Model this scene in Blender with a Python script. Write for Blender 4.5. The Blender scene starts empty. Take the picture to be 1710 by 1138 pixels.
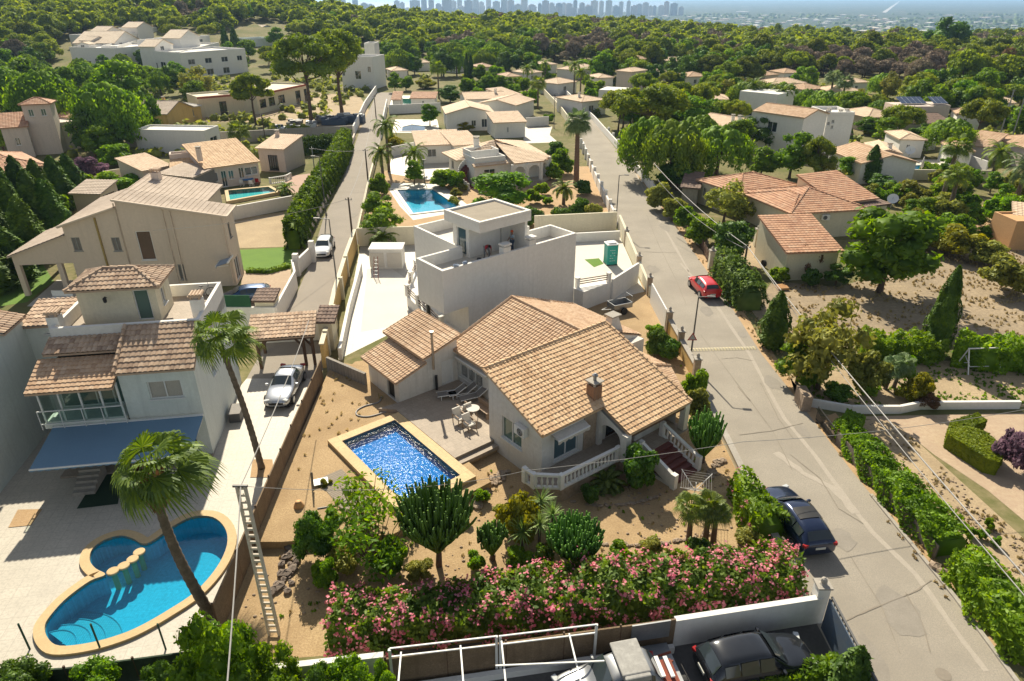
import bpy,bmesh,math,random
import numpy as np
from mathutils import Vector,Matrix
from mathutils.geometry import delaunay_2d_cdt
R=math.radians
random.seed(7);rng=np.random.default_rng(7)
SC=bpy.context.scene;COL=SC.collection
# ---------------------------------------------------------------- camera, world, sun, exposure
CAMH=24.0;FPX=1140.0;PITCH=math.atan(577/1140.0)
SP,CP=math.sin(PITCH),math.cos(PITCH)
cam=bpy.data.cameras.new('camera');cam.sensor_width=36;cam.lens=36*FPX/1710
cam.clip_start=.5;cam.clip_end=60000
camo=bpy.data.objects.new('camera',cam);COL.objects.link(camo)
camo.location=(0,0,CAMH);camo.rotation_euler=(math.pi/2-PITCH,0,0);SC.camera=camo
SUN_EL,SUN_AZ=39.5,-12.5
w=bpy.data.worlds.new('World');SC.world=w;w.use_nodes=True
_n=w.node_tree.nodes;_sky=_n.new('ShaderNodeTexSky');_sky.sky_type='NISHITA';_sky.sun_disc=False
_sky.sun_elevation=R(SUN_EL);_sky.sun_rotation=R(SUN_AZ);_sky.air_density=1.1;_sky.dust_density=.8
_hs=_n.new('ShaderNodeHueSaturation');_hs.inputs['Saturation'].default_value=.5;w.node_tree.links.new(_sky.outputs[0],_hs.inputs['Color']);w.node_tree.links.new(_hs.outputs[0],_n['Background'].inputs[0]);_n['Background'].inputs[1].default_value=.072
sl=bpy.data.lights.new('sun','SUN');sl.energy=5.0;sl.angle=R(.55);sl.color=(1,.905,.72)
so=bpy.data.objects.new('sun',sl);COL.objects.link(so)
_d=Vector((math.sin(R(SUN_AZ))*math.cos(R(SUN_EL)),math.cos(R(SUN_AZ))*math.cos(R(SUN_EL)),math.sin(R(SUN_EL))))
so.rotation_euler=_d.to_track_quat('Z','Y').to_euler();so.location=(0,0,60)
SC.view_settings.view_transform='Standard';SC.view_settings.look='None';SC.view_settings.exposure=.7;SC.view_settings.gamma=1
SC.cycles.max_bounces=8;SC.cycles.transparent_max_bounces=12;SC.cycles.volume_bounces=0
SC.cycles.diffuse_bounces=3;SC.cycles.glossy_bounces=2;SC.cycles.transmission_bounces=4
SC.cycles.use_denoising=True;SC.cycles.sample_clamp_indirect=4;SC.cycles.sample_clamp_direct=12
# ---------------------------------------------------------------- where a point of the ground plan lies
def P(px,py,z=0.0):
 u=(px-855)/FPX;v=(569-py)/FPX;t=(CAMH-z)/(SP-v*CP)
 return Vector((t*u,t*(CP+v*SP),z))
def hz(py,Y):
 v=(569-py)/FPX;return CAMH-Y*(SP-v*CP)/(CP+v*SP)
def sm(t):
 t=min(1,max(0,t));return t*t*(3-2*t)
def gz(x,y):
 """height of the terrain"""
 if y<150:return 0.0
 z=sm((y-240)/190)*(-3.5+10.2*sm((230-x)/250))
 z+=11*sm((-x-20)/170)*sm((y-200)/190)
 return z*(1-sm((y-450)/650))-88*sm((y-450)/1100)
def PT(px,py,up=0.0):
 """where the ray through a pixel meets the terrain"""
 u=(px-855)/FPX;v=(569-py)/FPX;dz=-(SP-v*CP);dy=CP+v*SP
 lo=20.0
 for i in range(4000):
  t=lo*1.006;x,y,z=t*u,t*dy,CAMH+t*dz
  if z<=gz(x,y)+up:break
  lo=t
  if t>20000:break
 return Vector((x,y,gz(x,y)))
class Frame:
 """local plan axes: a to the right/away, b towards the viewer"""
 def __init__(s,o,ang):
  s.o=Vector((o[0],o[1],0));s.c,s.s=math.cos(R(ang)),math.sin(R(ang));s.ang=ang
 def __call__(s,a,b,z=0.0):
  return Vector((s.o.x+a*s.c+b*s.s,s.o.y+a*s.s-b*s.c,z))
 def inv(s,p):
  x,y=p[0]-s.o.x,p[1]-s.o.y;return x*s.c+y*s.s,x*s.s-y*s.c
# ---------------------------------------------------------------- objects
ORG={}
def tag(o,label=None,cat=None,group=None,kind=None):
 if label:o['label']=label
 if cat:o['category']=cat
 if group:o['group']=group
 if kind:o['kind']=kind
 return o
def thing(name,label,cat,loc=(0,0,0),group=None,kind=None):
 o=bpy.data.objects.new(name,None);COL.objects.link(o);o.location=loc;o.empty_display_size=.3
 ORG[o]=Vector(loc);return tag(o,label,cat,group,kind)
def link(name,me,parent=None):
 o=bpy.data.objects.new(name,me);COL.objects.link(o)
 if parent is not None:o.parent=parent
 return o
def copy_tree(o,parent=None):
 c=o.copy();COL.objects.link(c)
 if parent is not None:c.parent=parent
 for ch in list(o.children):copy_tree(ch,c)
 return c
def orgof(p):
 while p is not None:
  if p in ORG:return ORG[p]
  p=p.parent
 return Vector((0,0,0))
class MB:
 """collects faces, builds ONE mesh object"""
 def __init__(s):s.v=[];s.f=[];s.mi=[];s.uv=[];s.m=0
 def add(s,vs,fs):
  n=len(s.v);s.v+=[tuple(p)for p in vs]
  for f in fs:s.f.append(tuple(i+n for i in f));s.mi.append(s.m)
  return s
 def quad(s,*p):return s.add(p,[tuple(range(len(p)))])
 def box(s,c,d,rz=0.0,rot=None):
  hx,hy,hh=d[0]/2,d[1]/2,d[2]/2
  m=rot if rot is not None else Matrix.Rotation(rz,3,'Z')
  vs=[Vector(c)+m@Vector((x*hx,y*hy,z*hh))for z in(-1,1)for y in(-1,1)for x in(-1,1)]
  return s.add(vs,[(0,2,3,1),(4,5,7,6),(0,1,5,4),(2,6,7,3),(0,4,6,2),(1,3,7,5)])
 def bar(s,p,q,w,h=None,up=(0,0,1)):
  p,q=Vector(p),Vector(q);h=h or w;d=q-p;L=d.length
  if L<1e-6:return s
  x=d/L;u=Vector(up)
  if abs(x.dot(u))>.99:u=Vector((0,1,0))
  y=u.cross(x).normalized();z=x.cross(y)
  m=Matrix((x,y,z)).transposed()
  return s.box((p+q)/2,(L,w,h),rot=m)
 def fbox(s,F,a0,a1,b0,b1,z0,z1):
  return s.prism([F(a0,b0),F(a1,b0),F(a1,b1),F(a0,b1)],z0,z1)
 def prism(s,pts,z0,z1,cap=True):
  n=len(pts);A=sum(pts[i][0]*pts[(i+1)%n][1]-pts[(i+1)%n][0]*pts[i][1]for i in range(n))
  if A<0:pts=pts[::-1]
  vs=[(p[0],p[1],z0)for p in pts]+[(p[0],p[1],z1)for p in pts]
  fs=[(i,(i+1)%n,(i+1)%n+n,i+n)for i in range(n)]
  if cap:fs+=[tuple(range(n-1,-1,-1)),tuple(range(n,2*n))]
  return s.add(vs,fs)
 def tube(s,pts,r,n=8,cap=True):
  pts=[Vector(p)for p in pts];k=len(pts);rs=r if isinstance(r,(list,tuple))else[r]*k
  vs=[];prev=None
  for i,p in enumerate(pts):
   d=(pts[min(i+1,k-1)]-pts[max(i-1,0)]).normalized()
   u=Vector((1,0,0))if abs(d.x)<.9 else Vector((0,1,0))
   if prev is not None:u=prev
   y=(u-d*u.dot(d)).normalized();prev=y;z=d.cross(y)
   for j in range(n):
    a=2*math.pi*j/n;vs.append(p+(y*math.cos(a)+z*math.sin(a))*rs[i])
  fs=[(i*n+j,i*n+(j+1)%n,(i+1)*n+(j+1)%n,(i+1)*n+j)for i in range(k-1)for j in range(n)]
  if cap:fs+=[tuple(range(n-1,-1,-1)),tuple((k-1)*n+j for j in range(n))]
  return s.add(vs,fs)
 def lathe(s,c,prof,n=12):
  vs=[(c[0]+r*math.cos(2*math.pi*j/n),c[1]+r*math.sin(2*math.pi*j/n),c[2]+z)for r,z in prof for j in range(n)]
  k=len(prof)
  fs=[(i*n+j,i*n+(j+1)%n,(i+1)*n+(j+1)%n,(i+1)*n+j)for i in range(k-1)for j in range(n)]
  fs+=[tuple(range(n-1,-1,-1)),tuple((k-1)*n+j for j in range(n))]
  return s.add(vs,fs)
 def ball(s,c,r,n=8,sq=(1,1,1),jit=0.0):
  vs=[];m=n//2+1
  for i in range(m):
   th=math.pi*i/(m-1)
   for j in range(n):
    ph=2*math.pi*j/n;k=1+random.uniform(-jit,jit)
    vs.append((c[0]+r*sq[0]*k*math.sin(th)*math.cos(ph),c[1]+r*sq[1]*k*math.sin(th)*math.sin(ph),c[2]+r*sq[2]*k*math.cos(th)))
  fs=[(i*n+j,(i+1)*n+j,(i+1)*n+(j+1)%n,i*n+(j+1)%n)for i in range(m-1)for j in range(n)]
  return s.add(vs,fs)
 def build(s,name,mat,parent=None,smooth=False,bevel=0,org=None):
  me=bpy.data.meshes.new(name);o0=orgof(parent)if org is None else Vector(org)
  me.from_pydata([(p[0]-o0.x,p[1]-o0.y,p[2]-o0.z)for p in s.v],[],s.f)
  ms=mat if isinstance(mat,(list,tuple))else[mat]
  for m in ms:me.materials.append(m)
  if len(ms)>1:me.polygons.foreach_set('material_index',s.mi)
  if smooth:me.polygons.foreach_set('use_smooth',[True]*len(me.polygons))
  me.update();o=link(name,me,parent)
  if org is not None:o.location=org
  if bevel:
   b=o.modifiers.new('bevel','BEVEL');b.width=bevel;b.segments=2;b.limit_method='ANGLE'
  return o
def npmesh(name,V,Fq,mats,mi=None,smooth=False,uv=None):
 """quad (or tri) mesh from arrays"""
 me=bpy.data.meshes.new(name);k=Fq.shape[1]
 me.vertices.add(len(V));me.vertices.foreach_set('co',np.asarray(V,np.float32).ravel())
 me.loops.add(Fq.size);me.loops.foreach_set('vertex_index',Fq.astype(np.int32).ravel())
 me.polygons.add(len(Fq));me.polygons.foreach_set('loop_start',np.arange(0,Fq.size,k,dtype=np.int32))
 if mi is not None:me.polygons.foreach_set('material_index',np.asarray(mi,np.int32))
 if smooth:me.polygons.foreach_set('use_smooth',np.ones(len(Fq),bool))
 for m in mats:me.materials.append(m)
 if uv is not None:
  l=me.uv_layers.new(name='UVMap');l.data.foreach_set('uv',np.asarray(uv,np.float32)[Fq.ravel()].ravel())
 me.update(calc_edges=True);return me
def inpoly(x,y,poly):
 c=False;n=len(poly);j=n-1
 for i in range(n):
  xi,yi,xj,yj=poly[i][0],poly[i][1],poly[j][0],poly[j][1]
  if(yi>y)!=(yj>y)and x<(xj-xi)*(y-yi)/(yj-yi)+xi:c=not c
  j=i
 return c
def sheet(name,poly,z,mat,holes=(),parent=None,kind='structure',skirt=0,label=None,cat=None):
 """flat polygon with holes, skirt = depth of its side faces"""
 vs=[];es=[]
 for lp in[poly]+list(holes):
  n0=len(vs);k=len(lp);vs+=[Vector((p[0],p[1]))for p in lp];es+=[(n0+i,n0+(i+1)%k)for i in range(k)]
 r=delaunay_2d_cdt(vs,es,[],0,1e-5);mb=MB();V=[(p.x,p.y,z)for p in r[0]];fs=[]
 for f in r[2]:
  cx=sum(r[0][i].x for i in f)/len(f);cy=sum(r[0][i].y for i in f)/len(f)
  if inpoly(cx,cy,poly)and not any(inpoly(cx,cy,h)for h in holes):fs.append(tuple(f))
 mb.add(V,fs)
 if skirt:
  for lp in[poly]+list(holes):
   k=len(lp)
   for i in range(k):
    p,q=lp[i],lp[(i+1)%k];mb.quad((p[0],p[1],z),(q[0],q[1],z),(q[0],q[1],z-skirt),(p[0],p[1],z-skirt))
 o=mb.build(name,mat,parent)
 if parent is None:tag(o,label,cat,kind=kind)
 return o
def smooth_loop(pts,k=6):
 """closed Catmull-Rom curve through plan points"""
 n=len(pts);out=[]
 for i in range(n):
  p0,p1,p2,p3=(Vector((pts[(i+d)%n][0],pts[(i+d)%n][1]))for d in(-1,0,1,2))
  for j in range(k):
   t=j/k
   out.append(.5*((2*p1)+(p2-p0)*t+(2*p0-5*p1+4*p2-p3)*t*t+(3*p1-p0-3*p2+p3)*t**3))
 return out
def offset_loop(pts,d):
 n=len(pts);A=sum(pts[i][0]*pts[(i+1)%n][1]-pts[(i+1)%n][0]*pts[i][1]for i in range(n));s=1 if A>0 else-1
 out=[]
 for i in range(n):
  p0,p,p1=(Vector((pts[(i+k)%n][0],pts[(i+k)%n][1]))for k in(-1,0,1))
  e0=(p-p0).normalized();e1=(p1-p).normalized()
  n0=Vector((e0.y,-e0.x))*s;n1=Vector((e1.y,-e1.x))*s;m=(n0+n1).normalized()
  out.append(p+m*d/max(.4,m.dot(n0)))
 return out
# ---------------------------------------------------------------- materials
def nodes(name):
 m=bpy.data.materials.new(name);m.use_nodes=True;t=m.node_tree;t.nodes.clear()
 return m,t,(lambda k,**kw:_nn(t,k,kw)),t.links.new
def _nn(t,k,kw):
 n=t.nodes.new('ShaderNode'+k)
 for a,b in kw.items():
  if a[0]=='i' and a[1:].isdigit():n.inputs[int(a[1:])].default_value=b
  else:setattr(n,a,b)
 return n
def c4(c):return(c[0],c[1],c[2],1)
def noise_fac(N,L,vec,s,lo=.35,hi=.65,detail=5,rough=.6):
 n=N('TexNoise');n.inputs['Scale'].default_value=s;n.inputs['Detail'].default_value=detail;n.inputs['Roughness'].default_value=rough
 L(vec,n.inputs['Vector']);m=N('MapRange');m.inputs[1].default_value=lo;m.inputs[2].default_value=hi
 L(n.outputs[0],m.inputs[0]);return m.outputs[0]
def mixc(N,L,fac,a,b,mode='MIX'):
 m=N('Mix',data_type='RGBA',blend_type=mode)
 if isinstance(fac,float):m.inputs[0].default_value=fac
 else:L(fac,m.inputs[0])
 for i,c in((6,a),(7,b)):
  if isinstance(c,tuple):m.inputs[i].default_value=c4(c)
  else:L(c,m.inputs[i])
 return m.outputs[2]
def M(name,c1,c2=None,s=.6,s2=9.,rough=.85,bump=.15,metal=0.,spec=.4,c3=None,bs=None,streak=0.):
 """two-scale mottled surface"""
 m,t,N,L=nodes(name);g=N('NewGeometry');vec=g.outputs['Position']
 c2=c2 or tuple(x*.82 for x in c1)
 col=mixc(N,L,noise_fac(N,L,vec,s),c1,c2)
 col=mixc(N,L,noise_fac(N,L,vec,s2,.3,.75),col,c3 or tuple(x*.9 for x in c2))
 if streak:
  mp=N('Mapping');mp.inputs['Scale'].default_value=(2.5,2.5,.22);L(vec,mp.inputs[0])
  col=mixc(N,L,noise_fac(N,L,mp.outputs[0],1.3,.52,.8),col,tuple(x*(1-streak)for x in c2))
 b=N('BsdfPrincipled');L(col,b.inputs['Base Color']);b.inputs['Roughness'].default_value=rough
 b.inputs['Metallic'].default_value=metal;b.inputs['Specular IOR Level'].default_value=spec
 if bump:
  n=N('TexNoise');n.inputs['Scale'].default_value=bs or s2*3;n.inputs['Detail'].default_value=4;L(vec,n.inputs['Vector'])
  bp=N('Bump');bp.inputs['Strength'].default_value=bump;bp.inputs['Distance'].default_value=.03;L(n.outputs[0],bp.inputs['Height']);L(bp.outputs[0],b.inputs['Normal'])
 o=N('OutputMaterial');L(b.outputs[0],o.inputs[0]);return m
KEEP=('pink oleander flowers','purple bougainvillea bracts','faded bougainvillea','dead grey pine twigs','dry palm skirt','dry grass tufts','yucca blades','yellow green leaves','bamboo leaves','bluish palm fronds')
def LEAF(name,dark,light,trans=.35,gloss=.06,objvar=.2,clump=.6):
 if name not in KEEP:dark,light=[(c[0]*1.8,c[1]*1.5,c[2]*.62)for c in(dark,light)];trans=min(.5,trans*1.35)
 m,t,N,L=nodes(name);g=N('NewGeometry');oi=N('ObjectInfo')
 col=mixc(N,L,g.outputs['Random Per Island'],dark,light)
 tc=N('TexCoord')
 f=noise_fac(N,L,tc.outputs['Object'],clump,.35,.65,2)
 col=mixc(N,L,f,col,tuple(x*.8 for x in dark))if clump else col
 hs=N('HueSaturation');L(col,hs.inputs['Color'])
 a=N('MapRange');a.inputs[3].default_value=1-objvar;a.inputs[4].default_value=1+objvar;L(oi.outputs['Random'],a.inputs[0]);L(a.outputs[0],hs.inputs['Value'])
 a=N('MapRange');a.inputs[3].default_value=.5-.03*objvar*2;a.inputs[4].default_value=.5+.035*objvar*2
 wn=N('TexWhiteNoise',noise_dimensions='1D');L(oi.outputs['Random'],wn.inputs['W']);L(wn.outputs[0],a.inputs[0]);L(a.outputs[0],hs.inputs['Hue'])
 d=N('BsdfDiffuse');tr=N('BsdfTranslucent');L(hs.outputs[0],d.inputs[0])
 tcx=mixc(N,L,.5,hs.outputs[0],(1.0,.95,.25),'SCREEN')if False else hs.outputs[0]
 sc=N('HueSaturation');sc.inputs['Value'].default_value=1.35;sc.inputs['Saturation'].default_value=1.1;sc.inputs['Hue'].default_value=.488;L(tcx,sc.inputs['Color']);L(sc.outputs[0],tr.inputs[0])
 mx=N('MixShader');mx.inputs[0].default_value=trans;L(d.outputs[0],mx.inputs[1]);L(tr.outputs[0],mx.inputs[2])
 gl=N('BsdfGlossy');gl.inputs['Roughness'].default_value=.55;gl.inputs[0].default_value=(.8,.9,.75,1)
 m2=N('MixShader');m2.inputs[0].default_value=gloss*.35;L(mx.outputs[0],m2.inputs[1]);L(gl.outputs[0],m2.inputs[2])
 o=N('OutputMaterial');L(m2.outputs[0],o.inputs[0]);return m
def TILE(name,cols,stain=(.2,.13,.08),rough=.8,st=.5):
 m,t,N,L=nodes(name);uv=N('UVMap');fl=N('VectorMath',operation='FLOOR');L(uv.outputs[0],fl.inputs[0])
 wn=N('TexWhiteNoise',noise_dimensions='2D');L(fl.outputs[0],wn.inputs['Vector'])
 r=N('ValToRGB');r.color_ramp.interpolation='LINEAR';e=r.color_ramp.elements
 for i,c in enumerate(cols):
  if i<2:e[i].position=i/(len(cols)-1);e[i].color=c4(c)
  else:x=e.new(i/(len(cols)-1));x.color=c4(c)
 if len(cols)>2:
  e[1].position=1/(len(cols)-1)
 L(wn.outputs[0],r.inputs[0]);g=N('NewGeometry')
 col=mixc(N,L,noise_fac(N,L,g.outputs['Position'],.55,.45,.85,6,.7),r.outputs[0],stain)
 mx=t.nodes[-1]if False else None
 col2=mixc(N,L,noise_fac(N,L,g.outputs['Position'],7,.35,.8,4,.7),r.outputs[0],tuple(x*.72 for x in cols[0]))
 f=mixc(N,L,st,col2,col)
 b=N('BsdfPrincipled');L(f,b.inputs['Base Color']);b.inputs['Roughness'].default_value=rough;b.inputs['Specular IOR Level'].default_value=.3
 o=N('OutputMaterial');L(b.outputs[0],o.inputs[0]);return m
def GRIDM(name,c1,joint,sx,sy,rough=.6,ang=0.,jw=.02,var=.12,brick=0.,c2=None):
 """slabs or bricks with joints, plan coordinates"""
 m,t,N,L=nodes(name);g=N('NewGeometry');mp=N('Mapping');mp.inputs['Rotation'].default_value=(0,0,R(-ang));L(g.outputs['Position'],mp.inputs[0])
 br=N('TexBrick');br.offset=brick;br.inputs['Scale'].default_value=1;br.inputs['Brick Width'].default_value=sx;br.inputs['Row Height'].default_value=sy
 br.inputs['Mortar Size'].default_value=jw;br.inputs['Color1'].default_value=c4(c1);br.inputs['Color2'].default_value=c4(c2 or tuple(x*(1-var)for x in c1));br.inputs['Mortar'].default_value=c4(joint)
 L(mp.outputs[0],br.inputs[0])
 col=mixc(N,L,noise_fac(N,L,g.outputs['Position'],.5,.4,.75,6),br.outputs[0],tuple(x*.8 for x in c1))
 col=mixc(N,L,noise_fac(N,L,g.outputs['Position'],8,.45,.9,4),col,tuple(x*.6 for x in c1))
 b=N('BsdfPrincipled');L(col,b.inputs['Base Color']);b.inputs['Roughness'].default_value=rough;b.inputs['Specular IOR Level'].default_value=.15 if rough>.9 else.5
 o=N('OutputMaterial');L(b.outputs[0],o.inputs[0]);return m
def PAINT(name,c,rough=.25,metal=.3,coat=.6):
 m,t,N,L=nodes(name);b=N('BsdfPrincipled');g=N('NewGeometry')
 L(mixc(N,L,noise_fac(N,L,g.outputs['Position'],3,.3,.9),c,tuple(x*.85+.01 for x in c)),b.inputs['Base Color'])
 b.inputs['Roughness'].default_value=rough;b.inputs['Metallic'].default_value=metal;b.inputs['Coat Weight'].default_value=coat
 o=N('OutputMaterial');L(b.outputs[0],o.inputs[0]);return m
def GLASS(name,c=(.03,.04,.045),rough=.04):
 m,t,N,L=nodes(name);b=N('BsdfPrincipled');b.inputs['Base Color'].default_value=c4(c);b.inputs['Roughness'].default_value=rough
 b.inputs['Specular IOR Level'].default_value=.9
 o=N('OutputMaterial');L(b.outputs[0],o.inputs[0]);return m
def WATER(name,tint,wave=.35,ws=6.,rough=.02,fres=1.33,wd=.04,aniso=1.0):
 """see-through tinted water with a glossy rippled face"""
 m,t,N,L=nodes(name);g=N('NewGeometry');n=N('TexNoise');n.inputs['Scale'].default_value=ws;n.inputs['Detail'].default_value=3
 mp=N('Mapping');mp.inputs['Scale'].default_value=(1,aniso,1);L(g.outputs['Position'],mp.inputs[0]);L(mp.outputs[0],n.inputs['Vector'])
 bp=N('Bump');bp.inputs['Strength'].default_value=wave;bp.inputs['Distance'].default_value=wd;L(n.outputs[0],bp.inputs['Height'])
 tr=N('BsdfTransparent');tr.inputs[0].default_value=c4(tint);gl=N('BsdfGlossy');gl.inputs['Roughness'].default_value=rough;L(bp.outputs[0],gl.inputs['Normal'])
 fr=N('Fresnel');fr.inputs[0].default_value=fres;L(bp.outputs[0],fr.inputs['Normal'])
 mx=N('MixShader');bf=N('Math',operation='SUBTRACT',use_clamp=True);L(fr.outputs[0],bf.inputs[0]);L(g.outputs['Backfacing'],bf.inputs[1]);L(bf.outputs[0],mx.inputs[0]);L(tr.outputs[0],mx.inputs[1]);L(gl.outputs[0],mx.inputs[2])
 o=N('OutputMaterial');L(mx.outputs[0],o.inputs[0]);return m
m_white=M('white render',(.78,.76,.72),(.72,.70,.66),s=.35,s2=4,rough=.9,bump=.1,c3=(.67,.65,.6),streak=.09)
m_whitew=M('weathered white render',(.68,.66,.62),(.60,.57,.52),s=.5,s2=5,rough=.9,bump=.12,c3=(.55,.52,.47),streak=.2)
m_greenw=M('pale green white render',(.66,.70,.66),(.60,.64,.60),s=.4,s2=6,rough=.9,bump=.1,c3=(.56,.6,.56),streak=.15)
m_cream=M('cream render',(.72,.66,.50),(.66,.60,.45),s=.4,s2=6,rough=.9,bump=.1,streak=.15)
m_beige=M('beige render',(.60,.495,.39),(.55,.455,.36),s=.3,s2=5,rough=.9,bump=.12,c3=(.52,.43,.34),streak=.1)
m_pinkw=M('pale pink render',(.66,.56,.48),(.6,.51,.44),s=.4,s2=6,rough=.9,bump=.1,streak=.2)
m_yellow=M('yellow ochre render',(.66,.45,.17),(.6,.40,.15),s=.6,s2=6,rough=.9,bump=.1,streak=.3)
m_orangew=M('orange render',(.62,.36,.17),(.56,.32,.15),s=.6,s2=6,rough=.9,bump=.1)
m_block=GRIDM('concrete block',(.36,.33,.29),(.22,.2,.18),.4,.2,.95,0,.02,.2,.5)
m_conc=M('concrete',(.42,.39,.34),(.34,.31,.27),s=.4,s2=7,rough=.95,bump=.2,streak=.25)
m_coping=M('sandstone coping',(.60,.44,.24),(.52,.38,.2),s=1.2,s2=9,rough=.8,bump=.1)
m_stone=M('rubble stone',(.34,.25,.17),(.22,.16,.11),s=2.5,s2=6,rough=.95,bump=.6,c3=(.42,.33,.24),bs=7)
m_rock=M('rockery stone',(.42,.33,.25),(.28,.21,.15),s=2.5,s2=9,rough=.95,bump=.5)
m_asph=M('worn asphalt',(.39,.345,.28),(.29,.255,.205),s=.22,s2=18,rough=.95,bump=.3,c3=(.23,.21,.18),bs=60)
m_asph2=M('lane asphalt',(.34,.30,.25),(.28,.25,.21),s=.35,s2=20,rough=.95,bump=.2,c3=(.23,.2,.17),bs=60)
m_patch=M('patched concrete strip',(.405,.36,.30),(.36,.32,.27),s=1.5,s2=10,rough=.95,bump=.2)
m_crack=M('crack filler',(.2,.175,.145),(.26,.225,.18),s=3,s2=10,rough=.95,bump=0)
m_gravel=M('ochre gravel',(.53,.385,.215),(.37,.255,.135),s=.45,s2=11,rough=.95,bump=.9,c3=(.28,.185,.095),bs=26)
m_soil=M('orange soil',(.46,.30,.16),(.32,.20,.10),s=.5,s2=8,rough=.95,bump=.9,c3=(.46,.32,.18),bs=20)
m_dry=M('dry field',(.43,.33,.21),(.28,.22,.145),s=.25,s2=3.5,rough=.95,bump=.9,c3=(.2,.155,.105),bs=16)
m_dryg=M('dry scrub ground',(.26,.21,.125),(.13,.14,.06),s=.12,s2=1.4,rough=.95,bump=.5,c3=(.17,.15,.085),bs=8)
m_sand=M('sandy plot',(.50,.385,.235),(.37,.28,.17),s=.4,s2=7,rough=.95,bump=.8,c3=(.28,.21,.13))
m_pavc=GRIDM('cream paving slabs',(.52,.475,.40),(.37,.33,.28),.6,.6,.6,9,.012,.06)
m_pavb=GRIDM('brown patio tiles',(.39,.32,.25),(.27,.22,.17),.45,.45,.75,39,.015,.18,.5)
m_pavs=M('stamped concrete drive',(.46,.36,.245),(.38,.29,.2),s=.5,s2=4,rough=.9,bump=.35,c3=(.37,.26,.18))
m_deckw=M('white pool deck',(.64,.60,.53),(.58,.54,.47),s=.4,s2=8,rough=.8,bump=.05)
m_terr=GRIDM('terracotta steps',(.17,.045,.035),(.1,.03,.025),.33,.33,.6,39,.015,.2)
m_lawn=M('lawn',(.10,.20,.022),(.075,.16,.018),s=.8,s2=14,rough=.95,bump=.6,c3=(.14,.24,.03),bs=50)
m_turfd=M('dark artificial turf',(.02,.05,.025),(.016,.04,.02),s=3,s2=20,rough=.95,bump=.5)
m_wood=M('dark timber',(.12,.065,.035),(.085,.045,.025),s=1.5,s2=14,rough=.7,bump=.1)
m_woodg=M('weathered planks',(.30,.25,.2),(.22,.18,.14),s=2,s2=12,rough=.9,bump=.2)
m_teak=M('teak furniture',(.32,.23,.16),(.25,.17,.11),s=3,s2=20,rough=.7,bump=.05)
m_reed=M('reed screening',(.28,.20,.125),(.2,.14,.085),s=1.5,s2=14,rough=.95,bump=.6,c3=(.14,.1,.06),streak=.3,bs=25)
m_mesh=M('green shade mesh',(.035,.13,.06),(.025,.09,.045),s=2,s2=14,rough=.9,bump=.3)
m_gmetal=M('grey metal',(.35,.36,.37),(.28,.29,.3),s=2,s2=14,rough=.45,bump=.02,metal=.7)
m_pole=M('lamp post steel',(.16,.155,.15),(.12,.12,.12),s=2,s2=14,rough=.6,bump=.02,metal=.4)
m_wpole=M('old utility pole',(.13,.095,.065),(.08,.06,.045),s=2,s2=12,rough=.9,bump=.1)
m_wmetal=M('white painted metal',(.75,.75,.73),(.7,.7,.68),s=3,s2=14,rough=.45,bump=0)
m_wmast=M('pale mast',(.60,.55,.47),(.5,.44,.36),s=3,s2=14,rough=.8,bump=.1)
m_black=M('black plastic',(.02,.02,.022),(.015,.015,.016),s=4,s2=14,rough=.5,bump=0)
m_rubber=M('tyre rubber',(.022,.022,.022),(.03,.03,.03),s=4,s2=14,rough=.85,bump=.1)
m_rim=M('alloy rim',(.55,.56,.58),(.45,.46,.48),s=4,s2=14,rough=.3,metal=.9,bump=0)
m_cable=M('overhead cable',(.34,.33,.31),(.28,.27,.26),s=2,s2=14,rough=.6,bump=0)
m_cabled=M('black cable',(.03,.03,.03),(.04,.04,.04),s=2,s2=14,rough=.6,bump=0)
m_awn=M('blue awning cloth',(.15,.26,.37),(.135,.235,.34),s=.8,s2=10,rough=.85,bump=.05,c3=(.155,.26,.37))
m_awnw=M('pale striped awning cloth',(.6,.56,.48),(.5,.46,.4),s=2,s2=10,rough=.85,bump=.05)
m_cloth=M('white sling cloth',(.66,.63,.58),(.58,.55,.5),s=3,s2=14,rough=.9,bump=.05)
m_gravr=M('roof gravel',(.36,.31,.24),(.28,.24,.185),s=.8,s2=14,rough=.95,bump=.5,bs=30)
m_pant=M('weathered roof sheet',(.20,.13,.105),(.16,.105,.085),s=.6,s2=8,rough=.85,bump=.1)
m_mech=M('machine blue',(.05,.09,.16),(.09,.11,.14),s=1,s2=8,rough=.6,bump=.1)
m_glass=GLASS('dark window glass');m_glassb=GLASS('bluish window glass',(.06,.11,.13),.06);m_glassg=GLASS('green tinted window',(.10,.16,.13),.08)
m_shut=M('grey shutter',(.22,.2,.18),(.18,.165,.15),s=2,s2=20,rough=.7,bump=.05)
m_curt=M('pale curtain behind glass',(.45,.42,.36),(.38,.35,.3),s=2,s2=20,rough=.35,bump=.05)
m_brick=GRIDM('chimney brick',(.30,.16,.09),(.2,.15,.11),.22,.07,.9,39,.012,.3,.5)
t_tan=TILE('sunlit tan roof tiles',[(.66,.45,.26),(.77,.55,.34),(.54,.34,.19),(.70,.49,.30)],stain=(.42,.27,.16),st=.3)
t_orange=TILE('orange roof tiles',[(.55,.37,.235),(.63,.44,.285),(.45,.28,.17),(.65,.48,.33)],stain=(.36,.22,.13),st=.4)
t_red=TILE('reddish roof tiles',[(.50,.27,.16),(.57,.33,.2),(.40,.2,.12),(.58,.38,.25)],stain=(.21,.11,.075),st=.45)
t_pale=TILE('pale roof tiles',[(.72,.54,.38),(.78,.6,.43),(.63,.46,.31),(.75,.58,.42)],stain=(.5,.37,.26),st=.4)
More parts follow.
